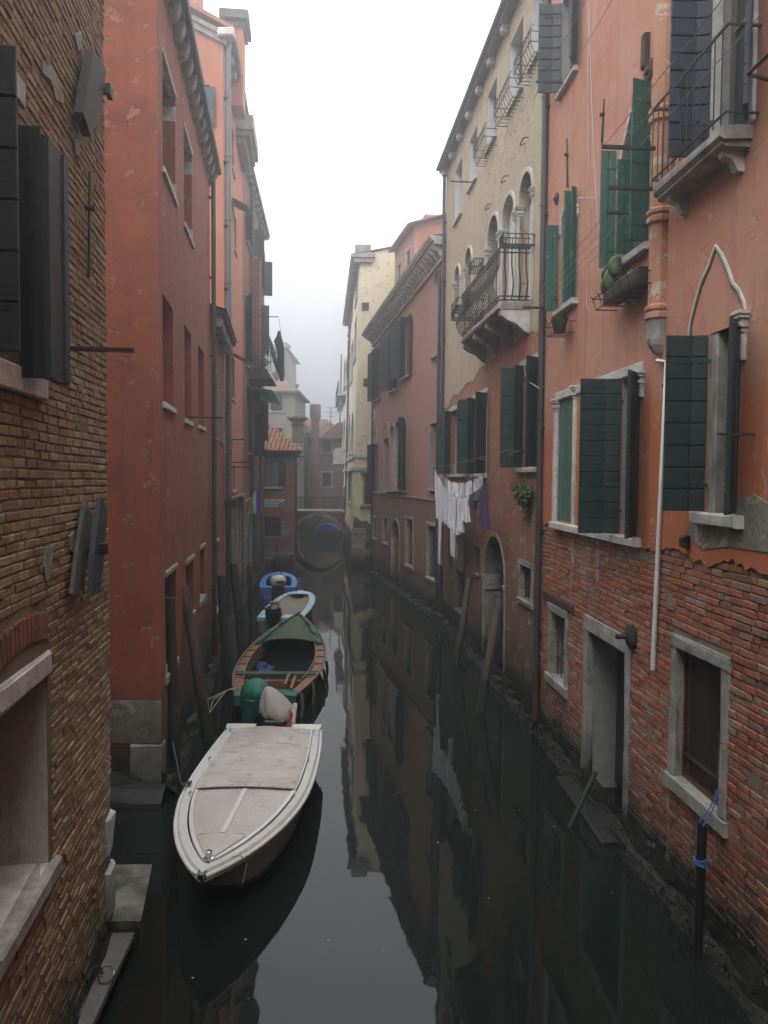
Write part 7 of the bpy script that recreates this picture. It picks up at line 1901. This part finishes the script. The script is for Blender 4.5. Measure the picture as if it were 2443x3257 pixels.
garment('sock', 'grey cloth pegged beside the black one', outer, 1513, 1527, 1594, 'slate', .1, 0, 1.5)
garment('underpants', 'off-white cloth high on the inner line, above the grey one', inner, 1509, 1534, 1576, 'pale', .3, -.1, 1.5)
garment('trousers', 'purple trousers at the near end of the washing', outer, 1531, 1550, 1686, 'purple', -.25, .1, 1.5, .1)
garment('sheet', 'rounded off-white cloth hanging below the middle shirts', outer, 1430, 1456, 1768, 'pale', .25, .1, 1.5, .15)

# ------------------------------------------------------------------ plants
def leaves(root, W, uc, nc, zc, ru, rn, rz, count, size, mat, name='foliage', droop=.0):
    m = MB()
    for _ in range(count):
        a, b = R(0, 2 * pi), R(-1, 1); q = R(.2, 1) ** .5; k = (1 - b * b) ** .5
        c = W(uc + ru * q * k * cos(a), nc + rn * q * k * sin(a), zc + rz * q * b - droop * R(0, 1))
        d = V((R(-1, 1), R(-1, 1), R(-.6, .8))).normalized(); e = d.orthogonal().normalized(); s = size * R(.6, 1.3)
        m.add([c - d * s, c + e * s * .45, c + d * s, c - e * s * .45 + V((0, 0, .2 * s))], [(0, 1, 2), (0, 2, 3)])
    return obj(name, m, M[mat], root, kind='stuff', fix=False)
def blades(root, W, uc, nc, zc, ru, count, L, mat, name='grass_blades'):
    m = MB()
    for _ in range(count):
        p = W(uc + R(-ru, ru), nc + R(0, .08), zc); d = W.u * R(-.5, .5) + W.n * R(.1, .7) + V((0, 0, R(.5, 1))); l = L * R(.5, 1.2); s = W.u * .008
        q = p + d * l * .5; e = p + d * l * .9 + V((0, 0, -l * R(.1, .5))); m.add([p - s, p + s, q + s * .8, q - s * .8, e], [(0, 1, 2, 3), (3, 2, 4)])
    return obj(name, m, M[mat], root, kind='stuff', fix=False)
u, z = W2.hit(1668, 1572, .15); pl = thing('wall_plant', 'bushy green plant growing out of the wall below the dark-shuttered window', 'plant', W2(u, 0, z))
leaves(pl, W2, u, .16, z, .38, .2, .26, 420, .055, 'leaf'); leaves(pl, W2, u + .1, .1, z - .3, .25, .1, .3, 120, .04, 'leaf', 'trailing_leaves', .1); blades(pl, W2, u + .75, .0, z - .05, .35, 160, .42, 'grassy')
u, z = W2.hit(1490, 1532, .08); pl = thing('wall_plant', 'tuft of grass growing on the sill behind the washing', 'plant', W2(u, 0, z)); blades(pl, W2, u, .05, z, .8, 170, .32, 'grassy'); leaves(pl, W2, u - .2, .1, z + .05, .7, .12, .1, 110, .04, 'leaf')
# flower box with prickly pear
ub1 = W1.U(1958, 905, .3); ub0 = W1.U(2012, 880, .3); zb1 = W1.Z(1985, 905, .3)
ua6, ub6 = W1.U(2040, 905, .3) + .05, W1.U(1925, 930, .3)
bx = thing('flower_box', 'dark flower box in a wire cradle under the larger arched window', 'flower box', W1((ua6 + ub6) / 2, .25, zb1 - .1))
m = MB(); m.cbox(W1, (ua6, .10, zb1 - .12), (ub6, .34, zb1 + .10), .03); obj('box', m, M['soil_pot'], bx)
m = MB()
for zz, nn in ((zb1 - .14, .36), (zb1 + .02, .40)): m.tube([W1(ua6 - .1, 0, zz), W1(ua6 - .1, nn, zz), W1(ub6 + .22, nn, zz), W1(ub6 + .22, 0, zz)], .009, 4)
for k in range(7): uu = ua6 - .1 + (ub6 - ua6 + .32) * k / 6; m.tube([W1(uu, 0, zb1 - .14), W1(uu, .36, zb1 - .14), W1(uu, .41, zb1 + .02), W1(uu, .44, zb1 + .05)], .008, 4)
obj('wire_cradle', m, M['iron_rust'], bx)
cp = thing('cactus', 'prickly pear cactus with flat round pads in the dark flower box', 'cactus', W1(ub6 - .1, .22, zb1 + .1))
for du, dn, dz, r, ang in ((.02, .05, .14, .12, .3), (-.06, .0, .32, .11, -.2), (.16, .1, .08, .09, .9), (.05, .12, .26, .08, 1.0)):
    c = W1(ub6 - .12 + du, .22 + dn, zb1 + .08 + dz); fr = Loc(c, ang, R(-.2, .3)); m = MB(); m.lathe(lambda x, y, zz, fr=fr: fr(x * 1.0, y, zz * 1.35), [(.0, -.025), (r * .7, -.022), (r, 0), (r * .7, .022), (.0, .025)], 12, axis='n'); obj('pad', m, M['cactus'], cp, True)
pl = thing('box_plant', 'low leafy plant beside the prickly pear in the flower box', 'plant', W1(ua6 + .2, .22, zb1 + .1)); leaves(pl, W1, (ua6 + ub6) / 2 - .1, .22, zb1 + .13, .26, .1, .07, 130, .03, 'leaf'); blades(pl, W1, (ua6 + ub6) / 2, .2, zb1 + .1, .2, 40, .16, 'grassy')
u, z = W1.hit(1778, 1035, .25); pp_ = thing('flower_pot', 'black flower pot in a wire cradle beside the seam drainpipe', 'flower pot', W1(u, .25, z))
fr = lambda x, y, zz: W1(u + x, .24 + y, z + zz)
m = MB(); m.lathe(fr, [(.10, -.14), (.14, .09), (.155, .09), (.155, .13), (.12, .13), (.11, .08)], 14); obj('pot', m, M['soil_pot'], pp_, 'auto')
m = MB()
for zz, rr in ((-.16, .17), (.02, .22)): m.tube([fr(rr * sa, rr * .9 * ca, zz) for sa, ca in [(-1.4, -1.2), (-1.4, 1), (1.4, 1), (1.4, -1.2)]], .009, 4)
for x in (-.24, -.08, .08, .24): m.tube([fr(x, -.24, -.16), fr(x, .16, -.16), fr(x, .22, .02)], .008, 4)
obj('wire_cradle', m, M['iron_rust'], pp_)

# ------------------------------------------------------------------ balcony of the old red house: folded parasol, black garment, pots
def hang(name, label, cat, L, y, col, wdt):
    P = [at_depth(x, yy, y) for x, yy in L]; m = MB(); rings = []
    for k, p in enumerate(P):
        w = wdt[k]; rings.append([p + V((w * (1 + .2 * sin(3 * a + k)) * cos(a), .45 * w * sin(a), 0)) for a in [2 * pi * j / 12 for j in range(12)]])
    m.loft(rings, True, True); return single(name, m, CL[col], label, cat, P[0], None, 'auto')
yb = X5(u0, nb5, 0).y
u0_ = X5.U(790, 1190); yb = X5(u0_, nb5, 0).y
hang('coat', 'black garment hanging from the bracket over the left balcony', 'coat', [(888, 1052), (886, 1068), (884, 1085), (892, 1110), (895, 1140), (892, 1170), (897, 1190), (896, 1212)], yb, 'black', [.05, .10, .20, .17, .16, .20, .13, .08])
hang('parasol', 'folded grey parasol leaning on the left balcony railing', 'parasol', [(852, 1062), (860, 1090), (869, 1125), (878, 1155), (885, 1180)], yb + .3, 'slate', [.03, .08, .10, .11, .07])
bp = thing('balcony_plant', 'spiky dark plant on the left balcony', 'plant', at_depth(842, 1160, yb + .6)); 
fr = lambda x, y, z: at_depth(842, 1160, yb + .6) + V((x, y, z))
class _W:
    u = V((1, 0, 0)); n = V((0, -1, 0))
    def __call__(s, a, b, c): return at_depth(842, 1160, yb + .6) + V((a, -b, c))
leaves(bp, _W(), 0, 0, .1, .28, .2, .22, 90, .07, 'leaf')

# ------------------------------------------------------------------ flag and street name
yF = 33.4
fl = thing('flag', 'rainbow striped flag hanging by the landing stage', 'flag', at_depth(815, 1550, yF))
cols = [(.45, .10, .03), (.55, .42, .04), (.10, .24, .06), (.45, .50, .60), (.04, .06, .32), (.20, .03, .22)]
xt = [786, 792, 797, 806, 815, 822, 830]; yt = [1606, 1596, 1590, 1574, 1560, 1549, 1545]; xb = [782, 789, 797, 806, 815, 825, 834]; ybm = [1632, 1634, 1636, 1635, 1635, 1634, 1612]
for k, c in enumerate(cols):
    mt = fabric('flag_stripe_%d' % k, c); m = MB(); G = []
    for i in range(7):
        f = i / 6; row = []
        for j in range(4):
            s = j / 3; x = (xt[k] + (xt[k + 1] - xt[k]) * s) * (1 - f) + (xb[k] + (xb[k + 1] - xb[k]) * s) * f; yy = (yt[k] + (yt[k + 1] - yt[k]) * s) * (1 - f) + (ybm[k] + (ybm[k + 1] - ybm[k]) * s) * f
            row.append(at_depth(x, yy, yF + .05 * sin((k + s) * 1.9 + f)))
        G.append(row)
    m.grid(G); obj('stripe', m, mt, fl)
m = MB(); m.tube([at_depth(834, 1543, yF + .02), at_depth(812, 1556, yF + .02), at_depth(784, 1606, yF + .02)], .02, 5); obj('flag_staff', m, M['wood_pole'], fl)
def text(s, parent, o, ex, ez, h, mat, align='CENTER'):
    cu = bpy.data.curves.new('lettering', 'FONT'); cu.body = s; cu.size = h; cu.align_x = align; cu.extrude = .002
    cu.materials.append(M[mat]); c_ = bpy.data.objects.new('lettering', cu); COL.objects.link(c_); me = bpy.data.meshes.new_from_object(c_); bpy.data.objects.remove(c_); me.materials.clear(); me.materials.append(M[mat])
    t_ = bpy.data.objects.new('lettering', me); COL.objects.link(t_); t_.parent = parent
    ez_ = ez.normalized(); ex_ = ex.normalized(); n_ = ex_.cross(ez_)
    t_.matrix_local = Matrix.Translation(o - root_of(parent).location) @ Matrix((ex_, ez_, n_)).transposed().to_4x4(); return t_
text('PACE', fl, at_depth(803, 1612, yF - .07), V((.15, 0, -1)), V((1, 0, .15)), .22, 'stone_white')
us0, us1 = X6.U(843, 1600), X6.U(905, 1600); zs0, zs1 = X6.Z(870, 1612), X6.Z(870, 1588)
sg = thing('street_sign', 'white street name plate with black letters on the corner house', 'street sign', X6((us0 + us1) / 2, .03, (zs0 + zs1) / 2))
m = MB(); m.box(X6, (us0, 0, zs0), (us1, .03, zs1)); obj('plate', m, M['white_paint'], sg)
hh = (zs1 - zs0)
text('RIO TERÀ', sg, X6((us0 + us1) / 2 - .08, .034, zs0 + hh * .56), X6.u, V((0, 0, 1)), hh * .40, 'cable_dark'); text('SECONDO', sg, X6((us0 + us1) / 2 - .08, .034, zs0 + hh * .14), X6.u, V((0, 0, 1)), hh * .40, 'cable_dark')
m = MB(); m.prism(X6, [(us1 - .36, zs0 - .05), (us1 + .1, zs0 - .06), (us1 + .06, zs0 + hh * .7), (us1 - .2, zs0 + hh * .72), (us1 - .26, zs0 + hh * .5), (us1 - .42, zs0 + hh * .3)], .0, .045); obj('plaster_patch', m, M['cement'], l6)
u0n, z0n = X6.hit(917, 1690); m = MB(); m.box(X6, (u0n - .12, 0, z0n - .09), (u0n + .12, .03, z0n + .09)); single('house_number', m, M['boat_blue'], 'small blue number plate on the brick corner house', 'number plate', X6(u0n, 0, z0n))

# ------------------------------------------------------------------ scraps on the water
m = MB()
for _ in range(120):
    x, y = R(-2.5, 3.2), R(5.5, 26); s_ = R(.008, .022); a = R(0, 6)
    m.add([V((x + s_ * cos(a + k * 1.57) * R(.5, 1.2), y + s_ * sin(a + k * 1.57) * R(.5, 1.2), .004)) for k in range(4)], [(0, 1, 2, 3)])
fd = obj('floating_scraps', m, M['rope'], kind='stuff', fix=False)
fd['label'] = 'tiny pale leaves and scraps floating on the dark canal'

# rope hitched round the corner pole
c0 = at_depth(548, 2270, on_z(560, 2478).y + .1); m = MB()
for k in range(3): m.tube([c0 + V((.11 * cos(a), .11 * sin(a), .03 * k + .02 * sin(a * 2 + k))) for a in [2 * pi * i / 12 for i in range(13)]], .011, 5, cap=False)
m.tube([c0 + V((-.1, -.05, 0)), c0 + V((-.12, -.06, -.4)), c0 + V((-.11, -.06, -.85))], .010, 5)
rp = thing('rope', 'pale rope hitched round the pole at the corner of the oxblood house', 'rope', c0); obj('hitch', m, M['rope'], rp, True)
